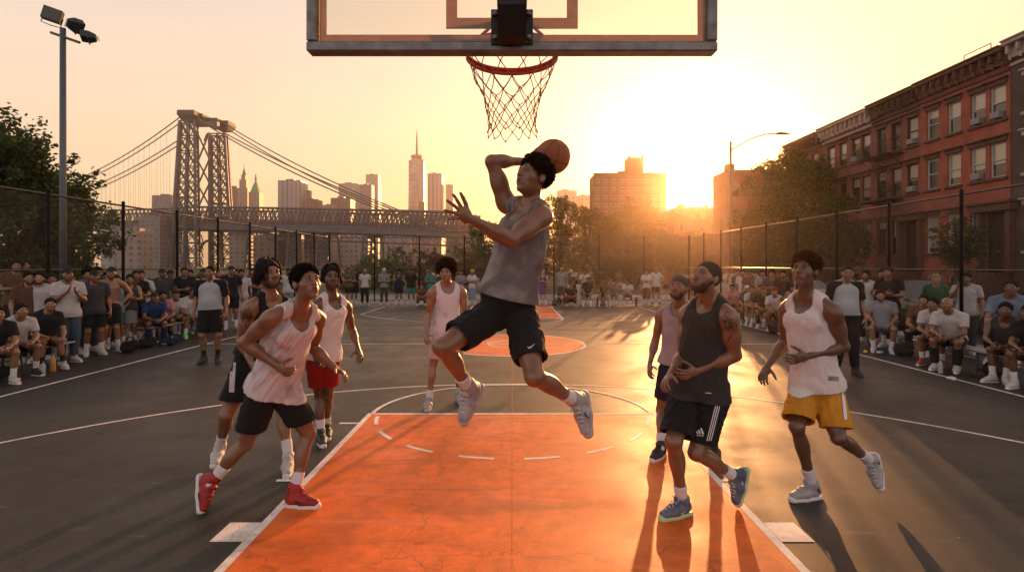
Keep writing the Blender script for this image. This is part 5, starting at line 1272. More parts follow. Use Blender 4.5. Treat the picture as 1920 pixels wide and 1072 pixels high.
# ---------------------------------------------------------------- fences
def fences():
    BK = mat('fence_black', (.005, .0045, .004), rough=.7, metal=.0, spec=.15, noise=.2, scale=30); RA = mat('fence_rail', (.12, .105, .095), rough=.38, metal=.75, noise=.2, scale=30); WI = mat('fence_wire', (.15, .135, .12), rough=.4, metal=.7)
    H = 3.48; ZM = 1.86
    def panel(w):
        m = MB(); p = .075; rr = .0021; h0, h1 = .06, H - .03; hh = h1 - h0
        for fam in (1, -1):
            n = int((w + hh) / p) + 1
            for i in range(1, n):
                c = i * p - (hh if fam > 0 else 0)
                # line x = c + fam*(z)
                if fam > 0: x0, z0, x1, z1 = c, 0, c + hh, hh
                else: x0, z0, x1, z1 = c, 0, c - hh, hh
                pts = []
                for (xa, za, xb, zb) in ((x0, z0, x1, z1),):
                    t0, t1 = 0.0, 1.0; dx = xb - xa
                    ta, tb = (0 - xa) / dx, (w - xa) / dx
                    if ta > tb: ta, tb = tb, ta
                    t0, t1 = max(t0, ta), min(t1, tb)
                    if t1 - t0 < .002: continue
                    m.tube((xa + dx * t0, fam * rr, h0 + za + (zb - za) * t0), (xa + dx * t1, fam * rr, h0 + za + (zb - za) * t1), rr, n=3, cap=False)
        m.span(0, w, -.002, .002, h0 - .004, h0); return m
    def fence(p0, p1, n, label):
        p0 = V3(*p0); p1 = V3(*p1); d = p1 - p0; L = np.linalg.norm(d); w = L / n; rz = math.atan2(d[1], d[0])
        r = thing('chain_link_fence', label, 'fence', tuple(p0), rz, 'fences round the court')
        pm = None
        for i in range(n + 1):
            if pm is None:
                m = MB(); m.tube((0, 0, 0), (0, 0, H + .06), .036, n=12); m.lathe([(.042, H + .05), (.042, H + .08), (.02, H + .11), (0, H + .115)], n=12); pm = m.build('post', BK, r, True)
            else:
                c = pm.copy(); COL.objects.link(c); c.parent = r; c.location = (w * i, 0, 0)
        for nm, z, rad in (('top_rail', H, .024), ('middle_rail', ZM, .02), ('bottom_rail', .07, .017)):
            m = MB(); m.tube((0, -.045, z), (L, -.045, z), rad, n=10); m.build(nm, RA, r, True)
        pn = None
        for i in range(n):
            if pn is None: pn = panel(w).build('wire_mesh', WI, r); pn.location = (0, -.072, 0)
            else: c = pn.copy(); COL.objects.link(c); c.parent = r; c.location = (w * i, -.072, 0)
        return r
    s = 2.165
    fence((-9.9, 28.6, 0), (-9.9, 28.6 - s * 12, 0), 12, 'long chain-link fence on black posts along the left side')
    fence((9.6, 28.6 - s * 12, 0), (9.6, 28.6, 0), 12, 'long chain-link fence on black posts along the right side')
    fence((9.6, 28.66, 0), (-9.9, 28.66, 0), 8, 'chain-link fence across the far end of the court')

# ---------------------------------------------------------------- lamps
def lamps():
    PO = mat('pole_galvanised', (.10, .12, .135), rough=.55, metal=.4, noise=.12, scale=12); HD = mat('floodlight_body', (.035, .045, .055), rough=.5, metal=.5, noise=.2, scale=20); GL = mat('floodlight_glass', (.05, .045, .04), rough=.3)
    p = at(118, 498, 14.0); x, y = p[0], p[1]; top = CAMZ + (498 - 62) / FPX * y
    r = thing('floodlight_pole', 'tall grey floodlight pole with three lamps behind the left fence', 'floodlight', (x, y, 0)); m = MB()
    m.tube((0, 0, 0), (0, 0, top + .12), .085, .068, n=16); m.tube((0, 0, 0), (0, 0, .4), .12, n=16); m.build('pole', PO, r, True)
    m = MB(); m.tube((-.42, .12, top + .06), (.56, -.15, top - .32), .035, n=8); m.build('crossarm', mat('crossarm', (.14, .09, .06), rough=.6, metal=.4), r)
    def head(cx, cz, w, h, tilt, yaw, cy=0):
        M3 = Matrix.Rotation(yaw, 3, 'Z') @ Matrix.Rotation(tilt, 3, 'Y'); m = MB()
        def P(a, b, c): v = M3 @ Vector((a, b, c)); return (v.x + cx, v.y + cy, v.z + cz)
        vs = [P(sx * w / 2 * f, sy, sz * h / 2 * f) for sy, f in ((-.16, 1), (.02, 1), (.16, .62)) for sx, sz in ((-1, -1), (1, -1), (1, 1), (-1, 1))]
        fs = [(4 * i + k, 4 * i + (k + 1) % 4, 4 * i + 4 + (k + 1) % 4, 4 * i + 4 + k) for i in range(2) for k in range(4)] + [(3, 2, 1, 0), (8, 9, 10, 11)]
        m.add(vs, fs)
        for k in range(5): a = -w * .3 + k * w * .15; m.add([P(a - .008, .1, -h * .3), P(a + .008, .1, -h * .3), P(a + .008, .22, 0), P(a - .008, .22, 0), P(a - .008, .1, h * .3), P(a + .008, .1, h * .3)], [(0, 1, 2, 3), (3, 2, 5, 4)])
        hd = m.build('lamp_head', HD, r); m = MB(); m.add([P(-w * .45, -.163, -h * .44), P(w * .45, -.163, -h * .44), P(w * .45, -.163, h * .44), P(-w * .45, -.163, h * .44)], [(0, 1, 2, 3)]); m.build('lamp_glass', GL, hd)
        m = MB(); m.path([P(-w * .52, 0, 0), P(-w * .52, 0, -h * .72), P(0, 0, -h * .78), P(w * .52, 0, -h * .72), P(w * .52, 0, 0)], .013, 6); m.build('yoke', HD, hd)
    head(-.25, top + .44, .40, .33, R(14), R(25)); head(.24, top + .24, .32, .25, R(48), R(150), .1); head(.78, top - .16, .34, .17, R(-8), R(-60), -.12)
    # street lamp
    x, y = at(1370, 498, 32)[:2]; zt = CAMZ + (498 - 268) / FPX * y
    r = thing('street_lamp', 'curved-arm street lamp beyond the right fence against the setting sun', 'street lamp', (x, y, 0)); SL = mat('street_lamp_steel', (.10, .085, .07), rough=.45, metal=.6)
    m = MB(); m.tube((0, 0, 0), (0, 0, zt), .12, .075, n=12); m.lathe([(.09, zt), (.09, zt + .06), (0, zt + .12)], n=12); m.build('pole', SL, r, True)
    m = MB(); m.path([(0, 0, zt - .45), (.5, 0, zt - .15), (1.3, 0, zt + .28), (2.1, 0, zt + .52), (2.75, 0, zt + .56)], .045, 8); m.build('arm', SL, r, True)
    m = MB(); m.path([(2.7, 0, zt + .56), (2.95, 0, zt + .57), (3.35, 0, zt + .56), (3.6, 0, zt + .54)], .08, 8, rs=[.05, .09, .08, .03]); m.tube((3.1, 0, zt + .6), (3.1, 0, zt + .72), .04, n=8); m.build('lamp_head', SL, r, True)

# ---------------------------------------------------------------- trees and bushes
LEAF = {}
def leafm(n, c, tr=.45): LEAF[n] = mat('leaf_' + n, c, rough=.6, spec=.3, rv=.5, trans=tr)
leafm('dark', (.062, .088, .022)); leafm('mid', (.10, .12, .03)); leafm('olive', (.14, .13, .04)); leafm('rust', (.13, .055, .02))
BARK = mat('bark', (.05, .035, .025), rough=.95, noise=.3, scale=12, bump=.5, bscale=20)
def leaves(lobes, n, size, seed):
    g = np.random.default_rng(seed); lobes = np.array(lobes, float); w = lobes[:, 3] ** 2; i = g.choice(len(lobes), n, p=w / w.sum())
    d = g.normal(size=(n, 3)); d /= np.linalg.norm(d, axis=1)[:, None]
    rad = lobes[i, 3] * g.uniform(.25, 1.0, n) ** .45
    # twig clusters: leaves bunch around random twig ends so gaps open between them
    tw = g.normal(size=(len(lobes), 26, 3)); tw /= np.linalg.norm(tw, axis=2)[:, :, None]; tw *= g.uniform(.45, 1.12, (len(lobes), 26, 1))
    k = g.integers(0, 26, n); c = lobes[i, :3] + tw[i, k] * lobes[i, 3][:, None] * [1, 1, .82] + d * (lobes[i, 3] * g.uniform(.04, .30, n))[:, None]
    a = g.normal(size=(n, 3)); a[:, 2] *= .6; a /= np.linalg.norm(a, axis=1)[:, None]; b = np.cross(a, g.normal(size=(n, 3))); b /= np.linalg.norm(b, axis=1)[:, None]
    s = (size * g.uniform(.6, 1.3, n))[:, None]
    V = np.stack([c - a * s * .5, c + b * s * .28, c + a * s * .5, c - b * s * .28], 1).reshape(-1, 3)
    return V, np.arange(4 * n).reshape(-1, 4)

def tree(x, y, h, r, label, leaf='dark', n=9000, size=.16, seed=1, low=.25, group='trees around the court', cat='tree', dens=1.0, name='tree', lobes_n=16, trunk=.16):
    rt = thing(name, label, cat, (x, y, -.1), 0, group); g = random.Random(seed); lobes = []; m = MB()
    zc = h * (low + (1 - low) / 2); hz = h * (1 - low) / 2
    for k in range(lobes_n):
        a = k * 2.4 + g.uniform(-.4, .4); f = g.uniform(.1, .95); zz = g.uniform(-1, 1)
        rad = math.sqrt(max(.05, 1 - zz * zz * .9)) * f; lr = r * g.uniform(.26, .44)
        cx, cy, cz = (r - lr * .8) * rad * math.cos(a), (r - lr * .8) * rad * math.sin(a), zc + (hz - lr * .55) * zz
        lobes.append((cx, cy, cz, lr))
        if name == 'tree': m.path([(0, 0, h * low * .7), (cx * .3, cy * .3, (h * low + cz) * .5), (cx * .8, cy * .8, cz - lr * .2), (cx, cy, cz + lr * .4)], .05, 5, rs=[trunk * .5, trunk * .35, trunk * .18, trunk * .06])
    V, F = leaves(lobes, int(n * dens), size, seed); mk('crown' if name == 'tree' else 'foliage', V, F, LEAF[leaf], rt)
    if name == 'tree':
        m.path([(0, 0, -.1), (g.uniform(-.1, .1), 0, h * low * .6), (g.uniform(-.2, .2), g.uniform(-.2, .2), h * .55), (0, 0, h * .8)], trunk, 8, rs=[trunk * 1.25, trunk, trunk * .6, trunk * .15]); m.build('trunk', BARK, rt, True)
    else:
        for k in range(7): a = g.uniform(0, 6.28); m.path([(0, 0, -.05), (r * .3 * math.cos(a), r * .3 * math.sin(a), h * .4), (r * .6 * math.cos(a), r * .6 * math.sin(a), h * .75)], .03, 4)
        m.build('stem', BARK, rt)
    return rt

def greenery():
    G = 'trees beyond the left fence'
    tree(-16.3, 17.2, 6.9, 2.9, 'leafy tree with uneven crown left of the floodlight pole', 'dark', 22000, .15, 3, .18, G, lobes_n=26)
    tree(-16.0, 19.0, 4.9, 1.9, 'lower tree partly behind the floodlight pole', 'dark', 11000, .14, 4, .1, G, lobes_n=14)
    tree(-21.5, 24, 6.6, 3.4, 'bushy tree behind the leafy tree at the left edge', 'mid', 11000, .2, 5, .05, G)
    for i, (x, y, h, r_, lf, lab) in enumerate(((-12.2, 17.5, 1.6, 1.0, 'olive', 'low olive bush outside the left fence beneath the leafy tree'), (-11.6, 14.2, 1.5, .9, 'mid', 'small green bush outside the left fence behind the blue denim'), (-14.0, 24.0, 1.7, 1.3, 'olive', 'yellow-green bush outside the left fence near its middle'), (-12.5, 27, 1.6, 1.2, 'mid', 'bush outside the left fence close to the far corner'))):
        tree(x, y, h, r_, lab, lf, 3500, .11, 20 + i, .0, 'bushes outside the fences', 'bush', name='bush', lobes_n=8)
    # behind the far fence
    G = 'bushes behind the far fence'
    bs = [(665, 40, 2.2, 1.8, 'olive', 'olive bush left of the first far fence bay'), (700, 44, 3.4, 2.4, 'mid', 'green bush behind the far fence left of the navy tee'), (738, 40, 2.7, 2.0, 'mid', 'green bush behind the grey shirt at the far fence'), (770, 46, 4.2, 2.6, 'dark', 'dark bush above the teal shorts'), (812, 42, 3.1, 2.1, 'rust', 'rust-tinged bush left of the afro player'),
          (842, 48, 4.5, 2.6, 'mid', 'green bush behind the afro player'), (880, 43, 3.2, 2.2, 'rust', 'rust-tinged bush right of the afro player'), (1010, 42, 3.6, 2.4, 'dark', 'dark bush behind the purple skirt'), (1075, 42, 3.3, 2.3, 'olive', 'olive bush behind the squatting person in black'), (1130, 44, 3.8, 2.5, 'dark', 'dark bush behind the far seated spectators'),
          (1190, 43, 3.4, 2.3, 'dark', 'dark bush behind the right end of the far bench'), (1250, 46, 3.6, 2.4, 'dark', 'dark bush beyond the far right corner'), (1310, 48, 3.4, 2.2, 'dark', 'dark bush left of the street lamp base')]
    for i, (px, Y, h, r_, lf, lab) in enumerate(bs): tree((px - CX) / FPX * Y, Y, h, r_, lab, lf, 5200, .15, 40 + i, .0, G, 'bush', name='bush', lobes_n=10)
    G = 'trees behind the far fence'
    ts = [(905, 52, 6.6, 2.8, 'mid', 'tree right behind the airborne player above the far fence', 9000, .19), (1000, 48, 6.7, 2.6, 'dark', 'tree just right of the airborne player', 9000, .18), (1052, 50, 8.5, 3.2, 'mid', 'tallest leafy tree between the airborne player and the brick tower', 12000, .19), (1098, 56, 8.3, 3.0, 'dark', 'leafy tree touching the left edge of the brick tower', 9000, .2),
          (1150, 96, 12.2, 5.6, 'dark', 'dark tree in front of the brick tower windows', 15000, .34), (1205, 110, 15.6, 6.4, 'dark', 'dark tree in front of the right half of the brick tower', 16000, .38), (1258, 118, 14.6, 4.6, 'dark', 'pointed tree just right of the brick tower', 12000, .38), (1175, 78, 7.6, 4.4, 'olive', 'low sunlit tree below the brick tower', 8000, .28), (1300, 100, 9.0, 5.0, 'dark', 'low dark tree directly beneath the sun', 7000, .32)]
    for i, (px, Y, h, r_, lf, lab, n, sz) in enumerate(ts): tree((px - CX) / FPX * Y, Y, h, r_, lab, lf, n, sz, 60 + i, .12, G, lobes_n=18, trunk=.2)
    G = 'street trees before the brownstones'
    ts = [(24.0, 45.5, 11.4, 4.6, 'dark', 'tall street tree at the left end of the brownstone row', 32000, .22, .12), (19.8, 38, 8.0, 3.0, 'dark', 'round street tree right of the street lamp', 11000, .19, .2), (22.8, 37.0, 7.0, 2.7, 'dark', 'low street tree hiding the first floor of the brownstones', 10000, .18, .15), (25.2, 56, 11.6, 3.6, 'dark', 'dark street tree behind the street lamp arm', 20000, .22, .05),
          (23.2, 27.5, 4.6, 1.6, 'dark', 'slender young street tree before the red brownstone', 4500, .14, .45)]
    for i, (x, y, h, r_, lf, lab, n, sz, lo) in enumerate(ts): tree(x, y, h, r_, lab, lf, n, sz, 80 + i, lo, G, lobes_n=22)
# ---------------------------------------------------------------- brownstones
def brick(name, c, c2=None, sc=1.0):
    m = bpy.data.materials.new(name); _M[name] = m; nt, N, L = nodes(m); bs = N['Principled BSDF']; bs.inputs['Roughness'].default_value = .85
    tc = N.new('ShaderNodeTexCoord'); sp = N.new('ShaderNodeSeparateXYZ'); L.new(tc.outputs['Object'], sp.inputs[0]); ad = N.new('ShaderNodeMath'); L.new(sp.outputs[0], ad.inputs[0]); L.new(sp.outputs[1], ad.inputs[1]); cb = N.new('ShaderNodeCombineXYZ'); L.new(ad.outputs[0], cb.inputs[0]); L.new(sp.outputs[2], cb.inputs[1])
    br = N.new('ShaderNodeTexBrick'); L.new(cb.outputs[0], br.inputs['Vector']); br.inputs['Scale'].default_value = 4.4 * sc; br.inputs['Mortar Size'].default_value = .015
    br.inputs['Color1'].default_value = (*c, 1); br.inputs['Color2'].default_value = (*(c2 or tuple(v * .78 for v in c)), 1); br.inputs['Mortar'].default_value = (*tuple(v * .6 + .02 for v in c), 1)
    no = N.new('ShaderNodeTexNoise'); no.inputs['Scale'].default_value = .7; no.inputs['Detail'].default_value = 7; L.new(tc.outputs['Object'], no.inputs['Vector']); rp = N.new('ShaderNodeMapRange'); L.new(no.outputs['Fac'], rp.inputs['Value'])
    for k, v in zip(('From Min', 'From Max', 'To Min', 'To Max'), (.3, .7, .7, 1.25)): rp.inputs[k].default_value = v
    mu = N.new('ShaderNodeVectorMath'); mu.operation = 'SCALE'; L.new(br.outputs['Color'], mu.inputs[0]); L.new(rp.outputs[0], mu.inputs['Scale']); L.new(mu.outputs[0], bs.inputs['Base Color'])
    b = N.new('ShaderNodeBump'); b.inputs['Strength'].default_value = .3; b.inputs['Distance'].default_value = .01; L.new(br.outputs['Fac'], b.inputs['Height']); b.invert = True; L.new(b.outputs[0], bs.inputs['Normal'])
    return m
GLASS = mat('window_glass', (.03, .028, .025), rough=.06, spec=.9, metal=.0)
GLASSW = mat('window_blind', (.36, .30, .22), rough=.12, spec=.9, coat=.6)

def facade(m, X, y0, y1, z0, z1, holes, depth, mi=0):
    us = sorted({y0, y1, *[h[0] for h in holes], *[h[1] for h in holes]}); zs = sorted({z0, z1, *[h[2] for h in holes], *[h[3] for h in holes]})
    for a, b in zip(us, us[1:]):
        for c, d in zip(zs, zs[1:]):
            um, zm = (a + b) / 2, (c + d) / 2
            if any(h[0] < um < h[1] and h[2] < zm < h[3] for h in holes): continue
            m.quad((X, b, c), (X, a, c), (X, a, d), (X, b, d), mi)
    for (a, b, c, d) in holes:
        m.quad((X, a, c), (X + depth, a, c), (X + depth, a, d), (X, a, d), mi); m.quad((X + depth, b, c), (X, b, c), (X, b, d), (X + depth, b, d), mi)
        m.quad((X, b, c), (X + depth, b, c), (X + depth, a, c), (X, a, c), mi); m.quad((X, a, d), (X + depth, a, d), (X + depth, b, d), (X, b, d), mi)

def house(X, y0, y1, H, cols, door, wallm, trimm, cornm, label, frames, ac=(), seed=0, fe=None, rails=False):
    r = thing('brownstone_house', label, 'house', (X, (y0 + y1) / 2, 0), 0, 'brownstone houses on the right'); oy = (y0 + y1) / 2; g = random.Random(seed); ya, yb = y0 - oy, y1 - oy
    rows = [(2.75, 5.15), (6.85, 8.80), (10.05, 11.95)]; w = .98; holes = []; wins = []
    for ri, (a, b) in enumerate(rows):
        for ci, c in enumerate(cols):
            c = c - oy
            if ri == 0 and ci == door: holes.append((c - .75, c + .75, 1.55, 4.9)); continue
            holes.append((c - w / 2, c + w / 2, a, b)); wins.append((ri, ci, c, a, b))
    for ci, c in enumerate(cols):
        if ci != door: c = c - oy; holes.append((c - w / 2, c + w / 2, .35, 1.35)); wins.append((-1, ci, c, .35, 1.35))
    m = MB(); facade(m, 0, ya, yb, 0, H - .75, holes, .24)
    D = 11
    m.quad((0, ya, 0), (D, ya, 0), (D, ya, H - .1), (0, ya, H - .75)); m.quad((D, yb, 0), (0, yb, 0), (0, yb, H - .75), (D, yb, H - .1)); m.quad((D, ya, 0), (D, yb, 0), (D, yb, H - .1), (D, ya, H - .1)); m.quad((0, ya, H - .75), (D, ya, H - .1), (D, yb, H - .1), (0, yb, H - .75))
    m.build('wall', wallm, r)
    # cornice with brackets
    m = MB(); m.span(-.22, -.003, ya + .01, yb - .01, H - .98, H - .30, bev=.02); m.span(-.62, -.003, ya + .005, yb - .005, H - .295, H - .10, bev=.03); m.span(-.70, .3, ya + .015, yb - .015, H - .098, H, bev=.02); m.span(-.10, -.003, ya + .02, yb - .02, H - 1.35, H - 1.2)
    nb = int((yb - ya) / .62)
    for i in range(nb + 1):
        yy = ya + .2 + (yb - ya - .4) * i / nb; m.span(-.5, -.222, yy - .07, yy + .07, H - .75, H - .298, bev=.03); m.span(-.3, -.222, yy - .06, yy + .06, H - 1.1, H - .752, bev=.02)
    m.build('cornice', cornm, r)
    for (ri, ci, c, a, b) in wins:
        fm = frames; m = MB(); t = .075
        m.span(.10, .19, c - w / 2, c - w / 2 + t, a, b); m.span(.10, .19, c + w / 2 - t, c + w / 2, a, b); m.span(.101, .189, c - w / 2 + t, c + w / 2 - t, a, a + t); m.span(.101, .189, c - w / 2 + t, c + w / 2 - t, b - t, b)
        if ri >= 0: m.span(.09, .18, c - w / 2 + t, c + w / 2 - t, (a + b) / 2 - .03, (a + b) / 2 + .03)
        wi = m.build('window', fm, r)
        bl = g.uniform(.0, .9) if ri >= 0 else 0; mid = b - (b - a) * bl
        m = MB(); m.quad((.17, c + w / 2, a), (.17, c - w / 2, a), (.17, c - w / 2, mid), (.17, c + w / 2, mid)); m.build('pane', GLASS, wi)
        if bl > .05: m = MB(); m.quad((.17, c + w / 2, mid), (.17, c - w / 2, mid), (.17, c - w / 2, b), (.17, c + w / 2, b)); m.build('blind', GLASSW, wi)
        if (ri, ci) in ac:
            m = MB(); m.box((-.02, c, a + .25), (.42, .56, .36), bev=.02)
            for k in range(5): m.box((-.235, c, a + .14 + k * .065), (.012, .5, .02))
            m.build('air_conditioner', mat('ac_cream', (.26, .25, .24), rough=.5), wi)
        if ri >= 0:
            m = MB(); m.span(-.12, -.002, c - w / 2 - .14, c + w / 2 + .14, a - .17, a - .002, bev=.02); m.build('sill', trimm, wi)
            m = MB(); m.span(-.10, -.002, c - w / 2 - .1, c + w / 2 + .1, b + .004, b + .26); m.span(-.22, -.002, c - w / 2 - .2, c + w / 2 + .2, b + .262, b + .36, bev=.02); m.build('lintel', trimm, wi)
    if door is not None:
        c = cols[door] - oy; m = MB(); m.span(.12, .2, c - .7, c + .7, 1.6, 4.85, bev=.02)
        for zz in (1.8, 2.9): m.span(.10, .12, c - .52, c - .08, zz, zz + .9); m.span(.10, .12, c + .08, c + .52, zz, zz + .9)
        dd = m.build('door', mat('door_dark', (.022, .014, .01), rough=.4), r)
        m = MB(); m.tube((.05, c + .06, 2.75), (.11, c + .06, 2.75), .03, n=8); m.build('handle', mat('brass', (.4, .28, .1), rough=.3, metal=1), dd)
        m = MB(); m.span(-.35, -.002, c - 1.05, c - .77, 1.55, 4.95, bev=.02); m.span(-.35, -.002, c + .77, c + 1.05, 1.55, 4.95, bev=.02); m.span(-.55, -.002, c - 1.25, c + 1.25, 4.952, 5.35, bev=.03); m.span(-.7, -.002, c - 1.35, c + 1.35, 5.352, 5.5, bev=.02); m.build('door_surround', trimm, r)
        m = MB()
        for k in range(9): m.span(-.02 - .9 - k * .28 - .28, -.02 - .9 - k * .28, c - .8, c + .8, -.1, 1.55 - (k + 1) * .16)
        m.span(-.919, -.004, c - .8, c + .8, -.1, 1.546); m.build('stoop', trimm, r)
        for q in (-1, 1):
            m = MB(); m.path([(-.1, c + q * .86, 2.45), (-.9, c + q * .86, 2.45), (-3.5, c + q * .86, .95), (-3.5, c + q * .86, 0)], .035, 6)
            for k in range(11): t = k / 10; xx = -.9 - 2.6 * t; m.tube((xx, c + q * .86, 1.4 - 1.5 * t), (xx, c + q * .86, 2.45 - 1.5 * t), .016, n=4)
            m.build('railing', mat('iron', (.015, .013, .012), rough=.5), r)
    if fe:
        IR = mat('iron', (.015, .013, .012), rough=.5); m = MB(); fa, fb = fe[0] - oy, fe[1] - oy
        for zz in (6.55, 9.75):
            for k in range(10): m.span(-1.15 + k * .12, -1.12 + k * .12 + .03, fa, fb, zz, zz + .03)
            m.span(-1.17, -.01, fa, fa + .04, zz - .05, zz - .002); m.span(-1.17, -.01, fb - .04, fb, zz - .05, zz - .002)
            for h_ in (.5, .95): m.path([(-.01, fa, zz + h_), (-1.15, fa, zz + h_), (-1.15, fb, zz + h_), (-.01, fb, zz + h_)], .016, 4)
            n = int((fb - fa) / .18)
            for k in range(n + 1): yy = fa + (fb - fa) * k / n; m.tube((-1.15, yy, zz), (-1.15, yy, zz + .95), .010, n=4)
            for yy in (fa, fb): m.tube((-.01, yy, zz - .9), (-1.1, yy, zz - .04), .02, n=4)
        for k in range(12): t = k / 11; m.box((-.6, fa + .5 + (fb - fa - 1.2) * t, 6.6 + 3.15 * t), (.6, .2, .025))
        for q in (-.32, .32): m.tube((-.6 + q, fa + .4, 6.55), (-.6 + q, fb - .6, 9.8), .022, n=4); m.tube((-.6 + q, fa + .4, 7.35), (-.6 + q, fb - .6, 10.6), .014, n=4)
        m.tube((-1.0, fa + .3, 3.2), (-1.0, fa + .3, 7.4), .02, n=4); m.tube((-1.0, fa + .75, 3.2), (-1.0, fa + .75, 7.4), .02, n=4)
        for k in range(14): m.tube((-1.0, fa + .3, 3.3 + k * .29), (-1.0, fa + .75, 3.3 + k * .29), .012, n=4)
        m.build('fire_escape', IR, r)
    if rails:
        m = MB()
        for a, b in (((2.2, ya + 1.6), (2.2, ya + 2.5)),): m.path([(.4, a[1], H - .1), (.4, a[1], H + .75), (.4, b[1] + .9, H + .75), (.4, b[1] + .9, H - .1)], .03, 5); m.path([(1.3, a[1], H - .1), (1.3, a[1], H + .75), (1.3, b[1] + .9, H + .75), (1.3, b[1] + .9, H - .1)], .03, 5)
        m.build('roof_rail', mat('iron', (.015, .013, .012)), r)
    return r

def brownstones():
    RED = brick('brick_red', (.36, .095, .055)); BR = brick('brick_brown', (.26, .088, .055)); BR2 = brick('brick_plum', (.28, .10, .07)); DK = brick('stone_dark', (.10, .065, .05), sc=.6)
    TR = mat('trim_brownstone', (.115, .05, .034), rough=.85, noise=.25, scale=6, bump=.2); TD = mat('trim_dark', (.04, .028, .022), rough=.8, noise=.2, scale=6); TP = mat('cornice_pale', (.42, .32, .27), rough=.8, noise=.25, scale=5)
    FW = mat('frame_white', (.42, .42, .44), rough=.5); FD = mat('frame_dark', (.03, .022, .018), rough=.5); X = 27.0
    house(X, 22.2, 28.55, 14.05, (27.3, 25.6, 23.9), 2, DK, TP, TP, 'dark stone house with pale cornice cut by the right picture edge', FW, seed=1)
    house(X, 28.6, 34.85, 13.9, (33.9, 32.25, 30.6, 29.35), 3, RED, TR, TR, 'bright red brownstone with four window columns and white window frames', FW, ac=((2, 2), (2, 3), (1, 2)), seed=2, rails=True)
    house(X, 34.9, 39.5, 13.85, (38.6, 37.1, 35.6), 2, BR, TR, TD, 'brown house with black cornice and iron fire escape', FD, ac=((2, 2), (1, 2)), seed=3, fe=(36.4, 39.3))
    house(X, 39.55, 45.9, 13.75, (44.7, 43.1, 41.5, 40.3), 1, BR2, TR, TP, 'plum brick house with pale bracketed cornice', FD, ac=((2, 2),), seed=4)
    house(X, 45.95, 51.6, 13.6, (50.3, 48.7, 47.1), None, BR, TR, TR, 'farthest brownstone of the row, half behind the street tree', FD, seed=5)

# ---------------------------------------------------------------- blocks, tower, skyline
def wingrid(name, wall, glass, du, dz, fw=.5, fz=.55, rough=.6, seed=0):
    """wall with recessed-looking window bays: every bay is a different pane"""
    if name in _M: return _M[name]
    m = bpy.data.materials.new(name); _M[name] = m; nt, N, L = nodes(m); bs = N['Principled BSDF']
    tc = N.new('ShaderNodeTexCoord'); sp = N.new('ShaderNodeSeparateXYZ'); L.new(tc.outputs['Object'], sp.inputs[0])
    def M(op, a, b=None):
        x = N.new('ShaderNodeMath'); x.operation = op
        for i, v in enumerate((a, b)):
            if v is None: continue
            if isinstance(v, (int, float)): x.inputs[i].default_value = v
            else: L.new(v, x.inputs[i])
        return x.outputs[0]
    u = M('DIVIDE', M('ADD', sp.outputs[0], sp.outputs[1]), du); v = M('DIVIDE', sp.outputs[2], dz)
    k = M('MULTIPLY', M('LESS_THAN', M('ABSOLUTE', M('SUBTRACT', M('FRACT', u), .5)), fw / 2), M('LESS_THAN', M('ABSOLUTE', M('SUBTRACT', M('FRACT', v), .5)), fz / 2))
    cb = N.new('ShaderNodeCombineXYZ'); L.new(M('FLOOR', u), cb.inputs[0]); L.new(M('FLOOR', v), cb.inputs[1]); wn = N.new('ShaderNodeTexWhiteNoise'); L.new(cb.outputs[0], wn.inputs['Vector'])
    g = N.new('ShaderNodeMix'); g.data_type = 'RGBA'; L.new(wn.outputs['Value'], g.inputs[0]); g.inputs[6].default_value = (*tuple(c * .6 for c in glass), 1); g.inputs[7].default_value = (*tuple(c * 1.5 for c in glass), 1)
    x = N.new('ShaderNodeMix'); x.data_type = 'RGBA'; L.new(k, x.inputs[0]); x.inputs[6].default_value = (*wall, 1); L.new(g.outputs[2], x.inputs[7]); L.new(x.outputs[2], bs.inputs['Base Color'])
    r_ = N.new('ShaderNodeMix'); L.new(k, r_.inputs[0]); r_.inputs[2].default_value = rough; r_.inputs[3].default_value = .5; L.new(r_.outputs[0], bs.inputs['Roughness']); return m

def pxbox(m, px0, px1, pyt, Y, depth, bev=0, mi=0, zb=-1, cx=None):
    """a block standing at distance Y: its front spans these columns and rises to this row"""
    x0, x1 = (px0 - CX) / FPX * Y, (px1 - CX) / FPX * Y; zt = CAMZ + (HY - pyt) / FPX * Y
    m.span(x0, x1, Y, Y + depth, zb, zt, mi, bev); return x0, x1, zt

